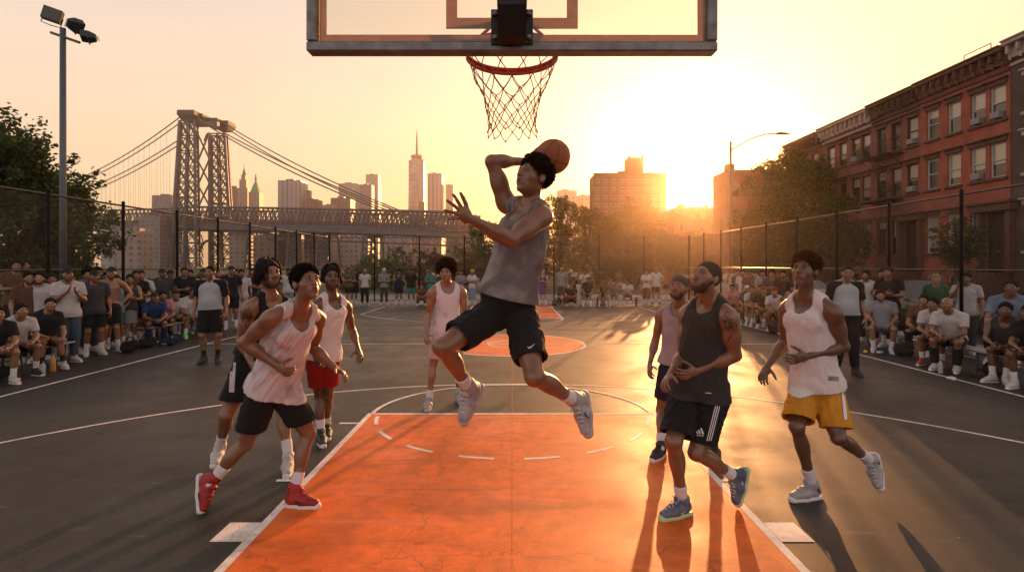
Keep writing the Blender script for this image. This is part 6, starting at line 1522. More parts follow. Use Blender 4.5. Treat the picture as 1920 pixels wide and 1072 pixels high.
def skyline():
    A = wingrid('tower_beige', (.34, .27, .24), (.16, .14, .14), 3.6, 2.8, .5, .5); B = wingrid('tower_grey', (.26, .24, .25), (.15, .15, .16), 2.8, 2.8, .6, .5); C_ = wingrid('tower_glass', (.30, .31, .34), (.24, .26, .30), 2.4, 3.2, .8, .7, .3)
    D = wingrid('tower_brown', (.22, .15, .12), (.10, .08, .08), 4.0, 3.2, .5, .5); E = wingrid('tower_pale', (.44, .40, .38), (.28, .27, .27), 3.2, 3.2, .5, .6); F_ = wingrid('tower_steel', (.34, .33, .34), (.20, .20, .22), 5.2, 120.0, .45, 1.0, .4); GRN = mat('copper_green', (.10, .30, .24), rough=.6); SP = mat('spire_dark', (.14, .12, .12), rough=.5)
    def bld(px0, px1, pyt, Y, m_, label, depth=None, top=None, name='skyscraper'):
        Y = Y * .36 if Y > 500 else Y
        xc = ((px0 + px1) / 2 - CX) / FPX * Y; r = thing(name, label, 'skyscraper', (xc, Y, 0), 0, 'skyline beyond the bridge'); w = (px1 - px0) / FPX * Y; d = depth or w * .8
        zt = CAMZ + (HY - pyt) / FPX * Y; m = MB(); m.span(-w / 2, w / 2, 0, d, -1, zt); m.build('tower', m_, r)
        if top: top(r, w, d, zt)
        else:
            g = random.Random(px0); m = MB(); m.span(-w * .25, w * .1, d * .3, d * .6, zt, zt + w * .09); m.span(w * .2, w * .35, d * .3, d * .5, zt, zt + w * .05); m.build('roof_plant', SP, r)
        return r
    k = 1 / FPX
    bld(285, 323, 366, 1500, B, 'dark low block left of the bridge tower'); bld(431, 444, 349, 1900, D, 'brown tower against the right leg of the bridge')
    def wool(r, w, d, z):
        u = 1850 * .36 * k; m = MB(); m.span(-w * .33, w * .33, d * .15, d * .8, z, z + 16 * u); m.span(-w * .2, w * .2, d * .25, d * .7, z + 16 * u, z + 24 * u); m.build('setback', A, r)
        m = MB(); m.lathe([(w * .2, z + 24 * u), (w * .12, z + 30 * u), (w * .03, z + 38 * u), (0, z + 50 * u)], (0, d * .45, 0), 8); m.build('spire', SP, r)
    bld(444, 464, 352, 1850, A, 'stepped stone tower ending in a thin spire', top=wool)
    def green(r, w, d, z):
        u = 1800 * .36 * k; m = MB(); m.add([(-w * .42, d * .1, z), (w * .42, d * .1, z), (w * .42, d * .9, z), (-w * .42, d * .9, z), (0, d * .5, z + 25 * u)], [(0, 1, 4), (1, 2, 4), (2, 3, 4), (3, 0, 4)]); m.tube((0, d * .5, z + 23 * u), (0, d * .5, z + 35 * u), 1.6, .6, n=6); m.build('pyramid_roof', GRN, r)
    bld(466, 486, 360, 1800, A, 'stone tower with green copper pyramid roof', top=green)
    bld(521, 564, 338, 1700, F_, 'wide flat-topped tower with vertical ribs'); bld(569, 581, 357, 1750, A, 'narrow beige block right of the ribbed tower'); bld(565, 596, 374, 1500, D, 'low brown block below the narrow beige one')
    bld(620, 657, 371, 1500, D, 'brown office block behind the cable descent'); bld(604, 627, 384, 1450, A, 'small stepped block left of the brown office block'); bld(635, 669, 344, 1900, E, 'pale glass tower behind the brown office block')
    bld(674, 697, 346, 1700, B, 'dark grey tower crossed by the bridge cables'); bld(686, 709, 327, 2000, E, 'tall pale tower behind the dark grey one'); bld(706, 714, 349, 2050, E, 'slim annex right of the tall pale tower')
    # the tallest: chamfered glass tower with spire
    Y = 2100 * .36; r = thing('skyscraper', 'tallest tower of the skyline with chamfered glass faces and long spire', 'skyscraper', ((781.5 - CX) * k * Y, Y, 0), 0, 'skyline beyond the bridge'); w = 28.5 * k * Y / 2; zt = CAMZ + (HY - 300) * k * Y; zb = zt * .28
    m = MB(); vs = [(-w, -w, -1), (w, -w, -1), (w, w, -1), (-w, w, -1), (-w, -w, zb), (w, -w, zb), (w, w, zb), (-w, w, zb)]; q = w
    tv = [(0, -q * 1.0, zt), (q, 0, zt), (0, q, zt), (-q, 0, zt)]; vs += tv
    m.add(vs, [(0, 1, 5, 4), (1, 2, 6, 5), (2, 3, 7, 6), (3, 0, 4, 7), (4, 5, 8), (5, 9, 8), (5, 6, 9), (6, 10, 9), (6, 7, 10), (7, 11, 10), (7, 4, 11), (4, 8, 11), (8, 9, 10, 11)]); m.build('tower', C_, r)
    # upper body box so the silhouette stays square
    m = MB(); m.span(-w * .98, w * .98, -w * .5, w * .98, zb, zt - 2); m.build('core', C_, r)
    m = MB(); m.lathe([(w * .62, zt), (w * .78, zt + 4), (w * .78, zt + 6), (w * .3, zt + 6)], n=20); m.build('crown_ring', SP, r); u = k * Y
    m = MB(); m.lathe([(1.6, zt), (1.3, zt + 30 * u), (.9, zt + 44 * u), (.3, zt + 57 * u)], n=8)
    for i in range(6): m.lathe([(2.1 - i * .22, zt + (10 + i * 6) * u), (2.1 - i * .22, zt + (10.8 + i * 6) * u)], n=8)
    m.build('spire', SP, r)
    bld(802, 829, 325, 1900, F_, 'wavy steel tower right of the tallest tower'); bld(836, 850, 346, 1950, E, 'pale tower behind the raised hand'); bld(785, 796, 378, 1600, D, 'small brown block at the foot of the tallest tower')
    for i, (a, b, t, Y, mm, lab) in enumerate(((189, 212, 430, 700, E, 'pale ribbed building behind the left fence'), (214, 262, 428, 650, A, 'grey stone block with stepped outline behind the left fence'), (262, 300, 404, 900, B, 'grey block at the left of the bridge pier'), (430, 470, 430, 900, A, 'beige block below the bridge deck near its tower'), (475, 520, 440, 850, D, 'brown warehouse below the bridge deck'),
                                          (524, 565, 432, 900, E, 'pale warehouse below the bridge deck'), (570, 612, 436, 880, A, 'beige warehouse near the far left fence corner'), (618, 690, 440, 950, E, 'wide pale building beneath the deck'), (712, 770, 436, 950, E, 'pale apartment block beneath the bridge deck'), (772, 828, 440, 900, A, 'beige building beneath the right bridge end'),
                                          (1000, 1030, 394, 900, E, 'pale low tower right of the airborne player'), (1046, 1082, 357, 420, E, 'white-roofed building peeping above the leafy tree'), (1084, 1108, 366, 420, A, 'beige roof left of the brick tower'), (852, 902, 404, 1100, B, 'grey block behind the end of the bridge'))):
        bld(a, b, t, Y, mm, lab, name='office_building')

def brick_blocks():
    BRK = brick('brick_tower', (.20, .075, .045), sc=.35); FR = mat('frame_white', (.42, .42, .44)); WG = mat('far_window', (.42, .38, .33), rough=.3)
    Y = 200; k = Y / FPX; x0 = (1112 - CX) * k; x1 = (1250 - CX) * k; zt = CAMZ + (HY - 329) * k
    r = thing('apartment_tower', 'red brick apartment block with square stair tower on its roof', 'apartment block', ((x0 + x1) / 2, Y, 0)); w = (x1 - x0)
    m = MB(); m.span(-w / 2, w / 2, 0, 9, -1, zt); m.span(-w / 2 + .2, w / 2 - .2, -.3, .3, zt, zt + .9); m.build('wall', BRK, r)
    a, b = (1179 - 1181) * k, (1208 - 1181) * k; zz = CAMZ + (HY - 294) * k
    m = MB(); m.span(a, b, 1, 8, zt, zz); m.span(a, a + .7, .8, 1.8, zz, zz + .8); m.span(b - .7, b, .8, 1.8, zz, zz + .8); m.span(a - 3.5, a - .1, 2, 7, zt, zt + 2.0); m.span(b + .8, b + 3.5, 2, 7, zt, zt + 1.5); m.build('stair_tower', BRK, r)
    pr = None
    for i in range(9):
        for j in range(10):
            cx = -w / 2 + w * (i + .5) / 9; cz = zt - 2.2 - j * 3.05
            if pr is None:
                m = MB(); m.span(-.78, .78, -.12, -.002, -.62, .62); pr = m.build('window', FR, r); pr.location = (cx, 0, cz); m = MB(); m.span(-.68, -.05, -.15, -.122, -.52, .52); m.span(.05, .68, -.15, -.122, -.52, .52); m.build('pane', GLASS, pr)
            else: c = copy_tree(pr, r); c.location = (cx, 0, cz)
    def low(px0, px1, pyt, Y, label, depth=14, mm=None, FR=mat('frame_dull', (.10, .06, .045)), parapet=True, rows=3, cols=4, extra=None):
        k = Y / FPX; x0 = (px0 - CX) * k; x1 = (px1 - CX) * k; zt = CAMZ + (HY - pyt) * k; r = thing('brick_building', label, 'building', ((x0 + x1) / 2, Y, 0), 0, 'brick buildings at the end of the street'); w = x1 - x0
        m = MB(); m.span(-w / 2, w / 2, 0, depth, -1, zt); m.span(-w / 2 - .15, w / 2 + .15, -.3, -.003, zt - .6, zt - .1); m.build('wall', mm or BRK, r); pr = None
        for i in range(cols):
            for j in range(rows):
                cx = -w / 2 + w * (i + .5) / cols; cz = zt - 2.4 - j * 3.4
                if pr is None:
                    m = MB(); m.span(-.55, .55, -.06, -.002, -.95, .95); pr = m.build('window', FR, r); pr.location = (cx, 0, cz); m = MB(); m.span(-.46, .46, -.08, -.062, -.86, -.04); m.span(-.46, .46, -.08, -.062, .04, .86); m.build('pane', GLASS, pr)
                else: c = copy_tree(pr, r); c.location = (cx, 0, cz)
        if extra: extra(r, w, zt, k)
        return r
    def chim(r, w, z, k):
        m = MB(); m.span(-w * .42, -w * .3, 2, 3, z, z + 1.1); m.span(w * .1, w * .16, 2, 3, z, z + .8); m.build('chimney', BRK, r)
    low(1366, 1490, 318, 64, 'dark brick building beside the setting sun, behind the street lamp', extra=chim, cols=6, rows=3, depth=5)
    low(1268, 1366, 388, 150, 'low flat-roofed building directly under the sun', extra=chim, cols=5, rows=3)
    # stone anchorage of the bridge
    SN = brick('anchorage_stone', (.20, .15, .125), sc=.12); Y = 222; k = Y / FPX
    r = thing('bridge_anchorage', 'massive brown stone anchorage where the bridge cables come down', 'anchorage', ((868 - CX) * k, Y + 8, 0)); m = MB(); m.span(-32 * k, 30 * k, -6, 20, -1, CAMZ + (HY - 434) * k, bev=.3); m.span(-36 * k, 34 * k, -7, 21, -1, 7, bev=.3); m.build('masonry', SN, r)
    m = MB(); m.span(-34 * k, 32 * k, -6.6, 20.5, CAMZ + (HY - 434) * k + .01, CAMZ + (HY - 430) * k); m.build('coping', SN, r)

def bridge():
    ST = mat('bridge_steel', (.10, .118, .14), rough=.6, metal=.2, noise=.15, scale=.3); RD = mat('bridge_red', (.26, .12, .10), rough=.7, noise=.2, scale=.3); CB = mat('cable', (.10, .10, .10), rough=.6)
    r = thing('suspension_bridge', 'grey steel suspension bridge with twin-legged lattice tower and sloping cables', 'bridge', (0, 0, 0))
    Yt = 330.0; k = Yt / FPX
    P = lambda px, py, Y: at(px, py, Y)
    zt = lambda py: CAMZ + (HY - py) * k
    # tower: two lattice legs seen at a slant, each of four posts
    def leg(b0, b1, t0, t1, yb, yt, Ya, name):
        m = MB(); dY = 9
        rows = 10; z0, z1 = zt(yb), zt(yt)
        def pt(side, dep, t):
            px = (b0 + (t0 - b0) * t, b1 + (t1 - b1) * t)[side]; yb_ = Ya + dep * dY * (1 - .35 * t); return V3((px + dep * 4.5 - CX) * yb_ / FPX, yb_, z0 + (z1 - z0) * t)
        for side in (0, 1):
            for dep in (0, 1): m.tube(pt(side, dep, 0), pt(side, dep, 1), 1.15, .95, n=6)
        mid = lambda dep, t: (pt(0, dep, t) + pt(1, dep, t)) / 2
        for dep in (0, 1): m.tube(mid(dep, 0), mid(dep, 1), .75, .6, n=6)
        for i in range(rows):
            ta, tb = i / rows, (i + 1) / rows
            for dep in (0, 1):
                m.tube(pt(0, dep, tb), pt(1, dep, tb), .42, n=4)
                for (A, B) in ((lambda t: pt(0, dep, t), lambda t: mid(dep, t)), (lambda t: mid(dep, t), lambda t: pt(1, dep, t))): m.tube(A(ta), B(tb), .36, n=4); m.tube(B(ta), A(tb), .36, n=4)
            for side in (0, 1): m.tube(pt(side, 0, ta), pt(side, 1, tb), .3, n=4); m.tube(pt(side, 1, ta), pt(side, 0, tb), .3, n=4); m.tube(pt(side, 0, tb), pt(side, 1, tb), .4, n=4)
        # arched haunch under the cap
        for s_ in (0, 1):
            a, b = (pt(0, 0, .97), mid(0, .97)) if s_ == 0 else (mid(0, .97), pt(1, 0, .97)); c = (a + b) / 2; w = np.linalg.norm(b - a) / 2
            m.path([c + V3(math.cos(math.pi * i / 8) * w, 0, math.sin(math.pi * i / 8) * w * 1.1 - w * .6) for i in range(9)], .55, 5)
        return m.build(name, ST, r)
    leg(319, 369, 337, 365, 512, 226, Yt, 'tower_leg'); leg(394, 436, 393, 421, 512, 240, Yt + 14, 'tower_leg')
    for (a, b, yt_, yb_, Ya) in ((331, 364, 206, 226, Yt - 1), (357, 380, 213, 230, Yt + 6), (386, 408, 221, 238, Yt + 13), (403, 428, 226, 243, Yt + 19)):
        m = MB(); x0, x1 = (a - CX) * Ya / FPX, (b - CX) * Ya / FPX; z0, z1 = CAMZ + (HY - yb_) * Ya / FPX, CAMZ + (HY - yt_) * Ya / FPX; w = (x1 - x0)
        m.add([(x0 + w * .22, Ya + 2, z0), (x1 - w * .22, Ya + 2, z0), (x1 - w * .22, Ya + 8, z0), (x0 + w * .22, Ya + 8, z0), (x0, Ya, z0 + (z1 - z0) * .6), (x1, Ya, z0 + (z1 - z0) * .6), (x1, Ya + 10, z0 + (z1 - z0) * .6), (x0, Ya + 10, z0 + (z1 - z0) * .6), (x0 + .3, Ya, z1), (x1 - .3, Ya, z1), (x1 - .3, Ya + 10, z1), (x0 + .3, Ya + 10, z1)],
              [(0, 1, 5, 4), (1, 2, 6, 5), (2, 3, 7, 6), (3, 0, 4, 7), (4, 5, 9, 8), (5, 6, 10, 9), (6, 7, 11, 10), (7, 4, 8, 11), (8, 9, 10, 11), (3, 2, 1, 0)]); m.build('tower_cap', mat('bridge_cap', (.05, .053, .06), rough=.6), r)
    m = MB(); m.span((362 - CX) * k, (402 - CX) * k, Yt + 3, Yt + 6, zt(234), zt(225)); m.path([((376 + i * 1.9 - CX) * k, Yt + 4.5, zt(262 - 15 * math.sin(math.pi * i / 8))) for i in range(9)], .8, 5)
    rows = [(250, 300), (300, 345), (345, 388)]
    for a, b in rows:
        for q in (0, 1): m.tube(((371 if q else 393) * 1.0 * k - CX * k, Yt - .5, zt(a)), ((393 if q else 371) * k - CX * k, Yt + .5, zt(b)), .55, n=5)
    m.build('cross_bracing', ST, r)
    # lower portal arches below the deck
    m = MB()
    m.path([((382 + 22 * math.cos(math.pi * i / 12) - CX) * k, Yt + 6, zt(492 - 42 * math.sin(math.pi * i / 12))) for i in range(13)], .8, 6)
    for i in range(5): m.tube(((372 - CX) * k, Yt + 3, zt(440 + i * 14)), ((372 - CX) * k, Yt + 5, zt(454 + i * 14)), .4, n=4)
    m.build('portal_arch', ST, r)
    # stiffening truss and deck, from far left to the anchorage
    def deckpt(t, h):                                   # t 0 at far left, 1 at the anchorage
        if t < .4: q = t / .4; px = 110 + (378 - 110) * q; Y = 420 + (Yt - 420) * q; top = 44.5 + (38.6 - 44.5) * q; H_ = 10.8
        else: q = (t - .4) / .6; px = 378 + (862 - 378) * q; Y = Yt + (232 - Yt) * q; top = 38.6 + (25.2 - 38.6) * q; H_ = 10.8 + (8.4 - 10.8) * q
        return V3((px - CX) / FPX * Y, Y, top - H_ * h)
    for side, dy in (('truss', 0), ('truss', 22)):
        m = MB(); n = 46; off = V3(dy * .35, dy, 0)
        for i in range(n):
            a, b = i / n, (i + 1) / n; A, B, C_, D = deckpt(a, 0) + off, deckpt(b, 0) + off, deckpt(a, 1) + off, deckpt(b, 1) + off
            m.tube(A, B, .7, n=5); m.tube(C_, D, .7, n=5); m.tube(A, C_, .3, n=4)
            for s_ in (0, .5):
                f = lambda t_, h: deckpt(a + (b - a) * t_, h) + off
                m.tube(f(s_, 0), f(s_ + .5, 1), .32, n=4); m.tube(f(s_, 1), f(s_ + .5, 0), .32, n=4); 
            m.tube(f(0, .5), f(1, .5), .2, n=4)
        m.build(side, ST if dy == 0 else RD, r)
    m = MB(); n = 40
    for i in range(n):
        a, b = i / n, (i + 1) / n
        for (h0, h1, y0, y1) in ((1.0, 1.28, -.5, 23), (.62, .98, 9, 13)):
            A, B, C_, D = deckpt(a, h0), deckpt(b, h0), deckpt(a, h1), deckpt(b, h1); o0, o1 = V3(y0 * .35, y0, 0), V3(y1 * .35, y1, 0)
            mi = 0 if h0 == 1.0 else 1
            m.add([A + o0, B + o0, D + o0, C_ + o0, A + o1, B + o1, D + o1, C_ + o1], [(3, 2, 1, 0), (0, 1, 5, 4), (4, 5, 6, 7), (3, 7, 6, 2)], mi)
    m.build('deck', [ST, RD], r)
    m = MB()
    for i in range(18):                                 # girder below the deck at the shore end
        a, b = .55 + .45 * i / 18, .55 + .45 * (i + 1) / 18; m.tube(deckpt(a, 1.28), deckpt(a, 1.75), .25, n=4); m.tube(deckpt(a, 1.75), deckpt(b, 1.75), .45, n=4); m.tube(deckpt(a, 1.28), deckpt(b, 1.75), .2, n=4)
    m.build('girder', CB, r)
    for px in (312, 470, 548, 604, 690): # piers
        Y = deckpt(.4 + .6 * max(0, (px - 378) / 484), 1)[1] if px > 378 else 352; m = MB()
        zz = deckpt(.4 + .6 * max(0, (px - 378) / 484), 1.3)[2]; xx = (px - CX) / FPX * Y
        for q in (-1, 1):
            for yy in (2, 18): m.tube((xx + q * 4.2, Y + yy, -1), (xx + q * 2.6, Y + yy, zz), .8, .6, n=6)
        for i in range(5):
            z0, z1 = zz * i / 5, zz * (i + 1) / 5; w0, w1 = 4.2 - 1.6 * i / 5, 4.2 - 1.6 * (i + 1) / 5; m.tube((xx - w0, Y + 2, z0), (xx + w1, Y + 2, z1), .3, n=4); m.tube((xx + w0, Y + 2, z0), (xx - w1, Y + 2, z1), .3, n=4); m.tube((xx - w1, Y + 2, z1), (xx + w1, Y + 2, z1), .3, n=4)
        m.span(xx - 2.9, xx + 2.9, Y + 1.6, Y + 18.4, zz - .8, zz + .2); m.build('pier', ST, r)
    # cables
    def cable(p, q, sag, rad=.36, n=28):
        pts = [p + (q - p) * (i / n) + V3(0, 0, -4 * sag * (i / n) * (1 - i / n)) for i in range(n + 1)]
        m = MB(); m.path(pts, rad, 6); m.build('main_cable', CB, r, True); return pts
    e = 232
    cable(P(364, 217, Yt + 2), P(868, 440, e), 4.5); cable(P(366, 221, Yt + 2), P(862, 446, e - 1), 5.5); cable(P(424, 234, Yt + 18), P(878, 442, e + 8), 4.5); cable(P(424, 240, Yt + 18), P(873, 447, e + 8), 5.5)
    L = [cable(P(336, 221, Yt), P(100, 350, 470), 6), cable(P(338, 230, Yt), P(100, 357, 470), 6), cable(P(342, 258, Yt + 12), P(100, 370, 490), 6), cable(P(341, 268, Yt + 12), P(100, 377, 490), 6)]
    m = MB()
    for pts in (L[0], L[2]):
        for i in range(2, 27): p = pts[i]; m.tube(p, (p[0], p[1], 42), .08, n=3)
    m.build('suspender', CB, r)

# ---------------------------------------------------------------- cars
def cars():
    GL = mat('car_glass', (.02, .02, .022), rough=.05, spec=.9); TY = mat('tyre', (.015, .015, .015), rough=.85); RM = mat('rim', (.35, .35, .36), rough=.3, metal=.9); HL = mat('headlight', (.6, .58, .52), rough=.1, coat=1); TL = mat('taillight', (.3, .01, .01), rough=.2); CH = mat('chrome', (.5, .5, .5), rough=.2, metal=1)
    def car(x, y, paint, label, suv=True, L=4.7, flip=1):
        r = thing('parked_car', label, 'car', (x, y, -.12), 0 if flip > 0 else math.pi, 'cars parked along the right fence'); hw = .93
        # stations along the length, nose at -Y: (y, half width, bottom, belt)
        st = [(-L / 2, .72, .42, .62), (-L / 2 + .12, .84, .30, .82), (-L / 2 + .5, .91, .24, .95), (-L * .22, .93, .22, 1.04), (0, .94, .22, 1.06), (L * .25, .94, .22, 1.08), (L / 2 - .35, .92, .25, 1.08), (L / 2 - .05, .86, .32, .98), (L / 2, .78, .45, .70)]
        vs = []
        for (yy, w, zb, zt) in st:
            for fx, fz in ((-.86, 0), (-1, .18), (-1, .62), (-.93, 1), (.93, 1), (1, .62), (1, .18), (.86, 0)): vs.append((w * fx, yy, zb + (zt - zb) * fz))
        fs = [(8 * i + k, 8 * i + (k + 1) % 8, 8 * i + 8 + (k + 1) % 8, 8 * i + 8 + k) for i in range(len(st) - 1) for k in range(8)] + [tuple(range(7, -1, -1)), tuple(range(8 * (len(st) - 1), 8 * len(st)))]
        m = MB(); m.add(vs, fs); zr = 1.62 if suv else 1.42; b0, b1 = (L / 2 - .12, L / 2 - .45) if suv else (L / 2 - .75, L / 2 - 1.3)
        # roof
        m.add([(-.66, -L * .10, zr - .02), (.66, -L * .10, zr - .02), (.70, L * .1, zr), (.66, b1, zr - .04), (-.66, b1, zr - .04), (-.70, L * .1, zr), (-.62, -L * .10, zr - .07), (.62, -L * .10, zr - .07), (.66, L * .1, zr - .05), (.62, b1, zr - .09), (-.62, b1, zr - .09), (-.66, L * .1, zr - .05)], [(0, 1, 2, 5), (5, 2, 3, 4), (0, 6, 7, 1), (1, 7, 8, 2), (2, 8, 9, 3), (3, 9, 10, 4), (4, 10, 11, 5), (5, 11, 6, 0)])
        for q in (-1, 1):                               # pillars
            m.path([(q * .86, -L * .24, 1.03), (q * .67, -L * .10, zr - .03)], .035, 4); m.path([(q * .88, L * .03, 1.05), (q * .70, L * .04, zr - .03)], .035, 4); m.path([(q * .86, b0, 1.07), (q * .66, b1, zr - .05)], .06, 4)
        body = m.build('body', paint, r, False)
        m = MB(); w0, w1 = .84, .65
        V = [(-w0, -L * .235, 1.03), (w0, -L * .235, 1.03), (w1, -L * .10, zr - .05), (-w1, -L * .10, zr - .05), (-w0, b0 - .02, 1.06), (w0, b0 - .02, 1.06), (w1, b1, zr - .07), (-w1, b1, zr - .07)]
        m.add(V[:4], [(0, 1, 2, 3)]); m.build('windscreen', GL, r); m = MB(); m.add(V[4:], [(1, 0, 3, 2)]); m.build('rear_window', GL, r); m = MB(); m.add(V, [(1, 5, 6, 2), (4, 0, 3, 7)]); m.build('side_window', GL, r)
        for q in (-1, 1):
            for yy in (-L * .31, L * .30):
                m = MB(); pr = [(.20, -.11), (.31, -.10), (.335, -.06), (.335, .06), (.31, .10), (.20, .11)]; n = 22
                vs = [(q * .83 + b, yy + a * math.cos(2 * math.pi * i / n), .335 + a * math.sin(2 * math.pi * i / n)) for a, b in pr for i in range(n)]
                m.add(vs, [(j * n + i, j * n + (i + 1) % n, (j + 1) * n + (i + 1) % n, (j + 1) * n + i) for j in range(len(pr) - 1) for i in range(n)]); wh = m.build('wheel', TY, r, True)
                m = MB(); m.tube((q * .80, yy, .335), (q * .925, yy, .335), .21, .20, n=18)
                for kk in range(5): a = kk * 1.2566; m.box((q * .935, yy + .1 * math.cos(a), .335 + .1 * math.sin(a)), (.02, .05, .17), Matrix.Rotation(math.pi / 2 - a, 3, 'X'))
                m.build('rim', RM, wh)
            m = MB(); m.box((q * .62, -L / 2 + .10, .72), (.34, .16, .13), bev=.03); m.build('headlight', HL, r); m = MB(); m.box((q * .72, L / 2 - .05, .85), (.2, .12, .2), bev=.02); m.build('taillight', TL, r)
            m = MB(); m.box((q * 1.02, -L * .2, 1.08), (.17, .12, .13), bev=.03); m.build('mirror', paint, r)
        m = MB(); m.box((0, -L / 2 + .02, .62), (.8, .06, .17), bev=.01); m.box((0, -L / 2 - .005, .5), (.5, .02, .11)); m.build('grille', mat('grille_dark', (.02, .02, .02), rough=.5), r)
    car(13.2, 17.6, mat('paint_black', (.012, .012, .014), rough=.25, coat=1, spec=.6), 'black suv parked beyond the right fence behind the folding chair'); car(13.1, 12.0, mat('paint_blue', (.02, .025, .035), rough=.25, coat=1), 'dark blue car parked nearest at the right picture edge', False)
    car(13.1, 24.2, mat('paint_silver', (.30, .30, .30), rough=.3, coat=1, metal=.4), 'silver car parked beyond the far right row of spectators', False); car(13.2, 30.5, mat('paint_white', (.45, .43, .40), rough=.3, coat=1), 'pale car parked below the street lamp', True); car(13.3, 37.5, mat('paint_red', (.18, .02, .015), rough=.3, coat=1), 'dark red car farthest along the parked row', False)

# ---------------------------------------------------------------- sky, sun, haze, camera
def sky_sun_camera():
    w = bpy.data.worlds.new('World'); SC.world = w; w.use_nodes = True; nt = w.node_tree; N, L = nt.nodes, nt.links; bg = N['Background']
    sk = N.new('ShaderNodeTexSky'); sk.sky_type = 'NISHITA'; sk.sun_disc = False; sk.sun_elevation = R(SUN_EL); sk.sun_rotation = R(SUN_AZ); sk.dust_density = 4; sk.air_density = 1.5
    tc = N.new('ShaderNodeTexCoord'); D = tc.outputs['Generated']
    def vm(op, a, b=None, out=0):
        x = N.new('ShaderNodeVectorMath'); x.operation = op; L.new(a, x.inputs[0])
        if b is not None:
            if isinstance(b, tuple): x.inputs[1].default_value = b
            else: L.new(b, x.inputs[1])
        return x.outputs[out]
    def M(op, a, b=None, clamp=False):
        x = N.new('ShaderNodeMath'); x.operation = op; x.use_clamp = clamp
        for i, v in enumerate((a, b)):
            if v is None: continue
            if isinstance(v, (int, float)): x.inputs[i].default_value = v
            else: L.new(v, x.inputs[i])
        return x.outputs[0]
    def ramp(v, pts):
        r_ = N.new('ShaderNodeValToRGB'); L.new(v, r_.inputs[0]); e = r_.color_ramp.elements
        while len(e) < len(pts): e.new(.5)
        for i, (p, c) in enumerate(pts): e[i].position = p; e[i].color = (*c, 1)
        return r_.outputs[0]
    def mixc(f, a, b, mode='MIX'):
        x = N.new('ShaderNodeMix'); x.data_type = 'RGBA'; x.blend_type = mode
        if isinstance(f, (int, float)): x.inputs[0].default_value = f
        else: L.new(f, x.inputs[0])
        L.new(a, x.inputs[6]); L.new(b, x.inputs[7]); return x.outputs[2]
    D = vm('NORMALIZE', D); sp = N.new('ShaderNodeSeparateXYZ'); L.new(D, sp.inputs[0]); z = sp.outputs[2]
    front = ramp(M('MULTIPLY', z, 1.0), [(0, (.94, .55, .22)), (.10, (.97, .66, .33)), (.24, (.92, .69, .45)), (.42, (.76, .62, .51)), (1, (.22, .20, .21))])
    back = ramp(z, [(0, (.80, .62, .54)), (.15, (.94, .77, .71)), (.4, (.80, .71, .71)), (1, (.22, .20, .22))])
    dz = vm('DOT_PRODUCT', D, (math.sin(R(SUN_AZ)), math.cos(R(SUN_AZ)), 0), 1); az = M('SMOOTHSTEP', dz, None) if False else M('MULTIPLY', M('ADD', dz, .35), .8, True)
    base = mixc(az, back, front)
    dt = vm('DOT_PRODUCT', D, tuple(SUNV), 1); dt = M('MAXIMUM', dt, 0)
    def glow(pw, col, st):
        p = M('MULTIPLY', M('POWER', dt, pw), st); rgb = N.new('ShaderNodeRGB'); rgb.outputs[0].default_value = (*col, 1); return vm('SCALE', rgb.outputs[0], None) if False else (p, rgb.outputs[0])
    acc = base
    for pw, col, st in ((9, (1, .82, .66), .04), (40, (1, .82, .6), .12), (500, (1, .72, .4), 1.6), (7000, (1, .75, .4), 14), (90000, (1, .85, .6), 120)):
        p, rgb = glow(pw, col, st); x = N.new('ShaderNodeVectorMath'); x.operation = 'SCALE'; L.new(rgb, x.inputs[0]); L.new(p, x.inputs['Scale']); y = N.new('ShaderNodeVectorMath'); y.operation = 'ADD'; L.new(acc, y.inputs[0]); L.new(x.outputs[0], y.inputs[1]); acc = y.outputs[0]
    # thin streaks of cloud
    mp = N.new('ShaderNodeMapping'); mp.inputs['Scale'].default_value = (1.2, 1.2, 9); L.new(D, mp.inputs[0]); no = N.new('ShaderNodeTexNoise'); no.inputs['Scale'].default_value = 2.6; no.inputs['Detail'].default_value = 6; no.inputs['Roughness'].default_value = .55; L.new(mp.outputs[0], no.inputs['Vector'])
    cl = ramp(no.outputs['Fac'], [(.35, (.965, .955, .95)), (.7, (1.03, 1.0, .98))]); acc = mixc(1.0, acc, cl, 'MULTIPLY')
    sc = N.new('ShaderNodeVectorMath'); sc.operation = 'SCALE'; L.new(sk.outputs[0], sc.inputs[0]); sc.inputs['Scale'].default_value = .22
    ac = N.new('ShaderNodeVectorMath'); ac.operation = 'SCALE'; L.new(acc, ac.inputs[0]); ac.inputs['Scale'].default_value = SKYG / .1
    y = N.new('ShaderNodeVectorMath'); y.operation = 'ADD'; L.new(sc.outputs[0], y.inputs[0]); L.new(ac.outputs[0], y.inputs[1])
    L.new(y.outputs[0], bg.inputs[0]); bg.inputs[1].default_value = .1
    sl = bpy.data.lights.new('sun', 'SUN'); so = bpy.data.objects.new('sun', sl); COL.objects.link(so); sl.energy = SUNE; sl.color = (1, .45, .16); sl.angle = R(.6)
    so.rotation_euler = Vector(SUNV).to_track_quat('Z', 'Y').to_euler(); so.location = (20, 60, 30)
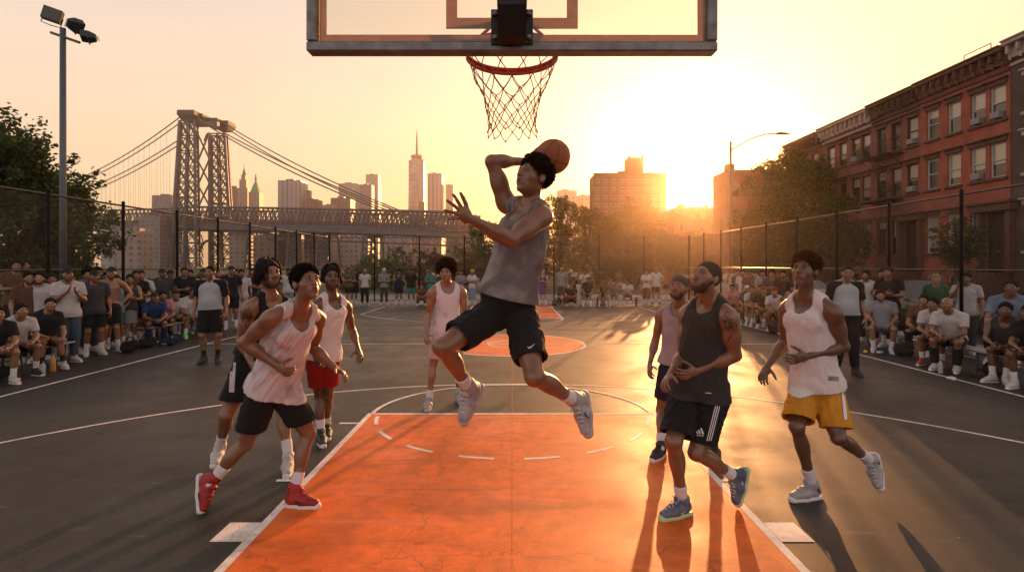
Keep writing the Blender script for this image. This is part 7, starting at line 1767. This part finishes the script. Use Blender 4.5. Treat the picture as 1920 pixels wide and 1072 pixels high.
    # air
    if HAZE > 0:
        m = bpy.data.materials.new('haze_air'); nt, N, L = nodes(m); N.remove(N['Principled BSDF']); pv = N.new('ShaderNodeVolumePrincipled'); pv.inputs['Color'].default_value = (1, .74, .54, 1); pv.inputs['Density'].default_value = HAZE; pv.inputs['Anisotropy'].default_value = HAZEG; m.cycles.homogeneous_volume = True; L.new(pv.outputs[0], N['Material Output'].inputs['Volume'])
        b = MB(); b.span(-700, 700, -40, 860, -1.4, 240); o = b.build('haze', m); tag(o, kind='stuff')
    cam = bpy.data.cameras.new('camera'); co = bpy.data.objects.new('camera', cam); COL.objects.link(co); SC.camera = co
    co.location = (0, 0, CAMZ); co.rotation_euler = (R(90), 0, 0); cam.sensor_width = 36; cam.lens = FPX / 1920 * 36; cam.shift_y = -(536 - HY) / 1920; cam.clip_end = 8000; cam.clip_start = .05
    cam.dof.use_dof = True; cam.dof.focus_distance = 4.2; cam.dof.aperture_fstop = 6
    SC.view_settings.view_transform = 'Standard'; SC.view_settings.look = 'None'; SC.view_settings.exposure = EXPO; SC.view_settings.gamma = 1
    SC.cycles.max_bounces = 8; SC.cycles.transparent_max_bounces = 16; SC.cycles.volume_bounces = 0; SC.cycles.sample_clamp_indirect = 4; SC.cycles.use_denoising = True; SC.cycles.denoising_prefilter = 'NONE'; SC.cycles.caustics_reflective = False; SC.cycles.caustics_refractive = False
SUNE, SKYG, HAZE, HAZEG, EXPO = 5.0, .53, .00034, .86, 1.0
# ---------------------------------------------------------------- build everything
sky_sun_camera()
ground_and_court(); hoop(); basketball(); fences(); lamps()
greenery(); brownstones(); skyline(); brick_blocks(); bridge(); cars()
print('place', round(time.time() - T0, 1), flush=True)
PL = players(); player_prints(PL)
referee(395, 680, R(14), 'bald referee in grey shirt with black sleeves and black shorts on the left sideline', 'shorts', 4)
referee(1586, 702, R(-12), 'bald referee in grey shirt with black sleeves and black trousers behind the yellow shorts', 'pants', 6)
crowd(); seats_and_props()
print('TOTAL', round(time.time() - T0, 1), flush=True)
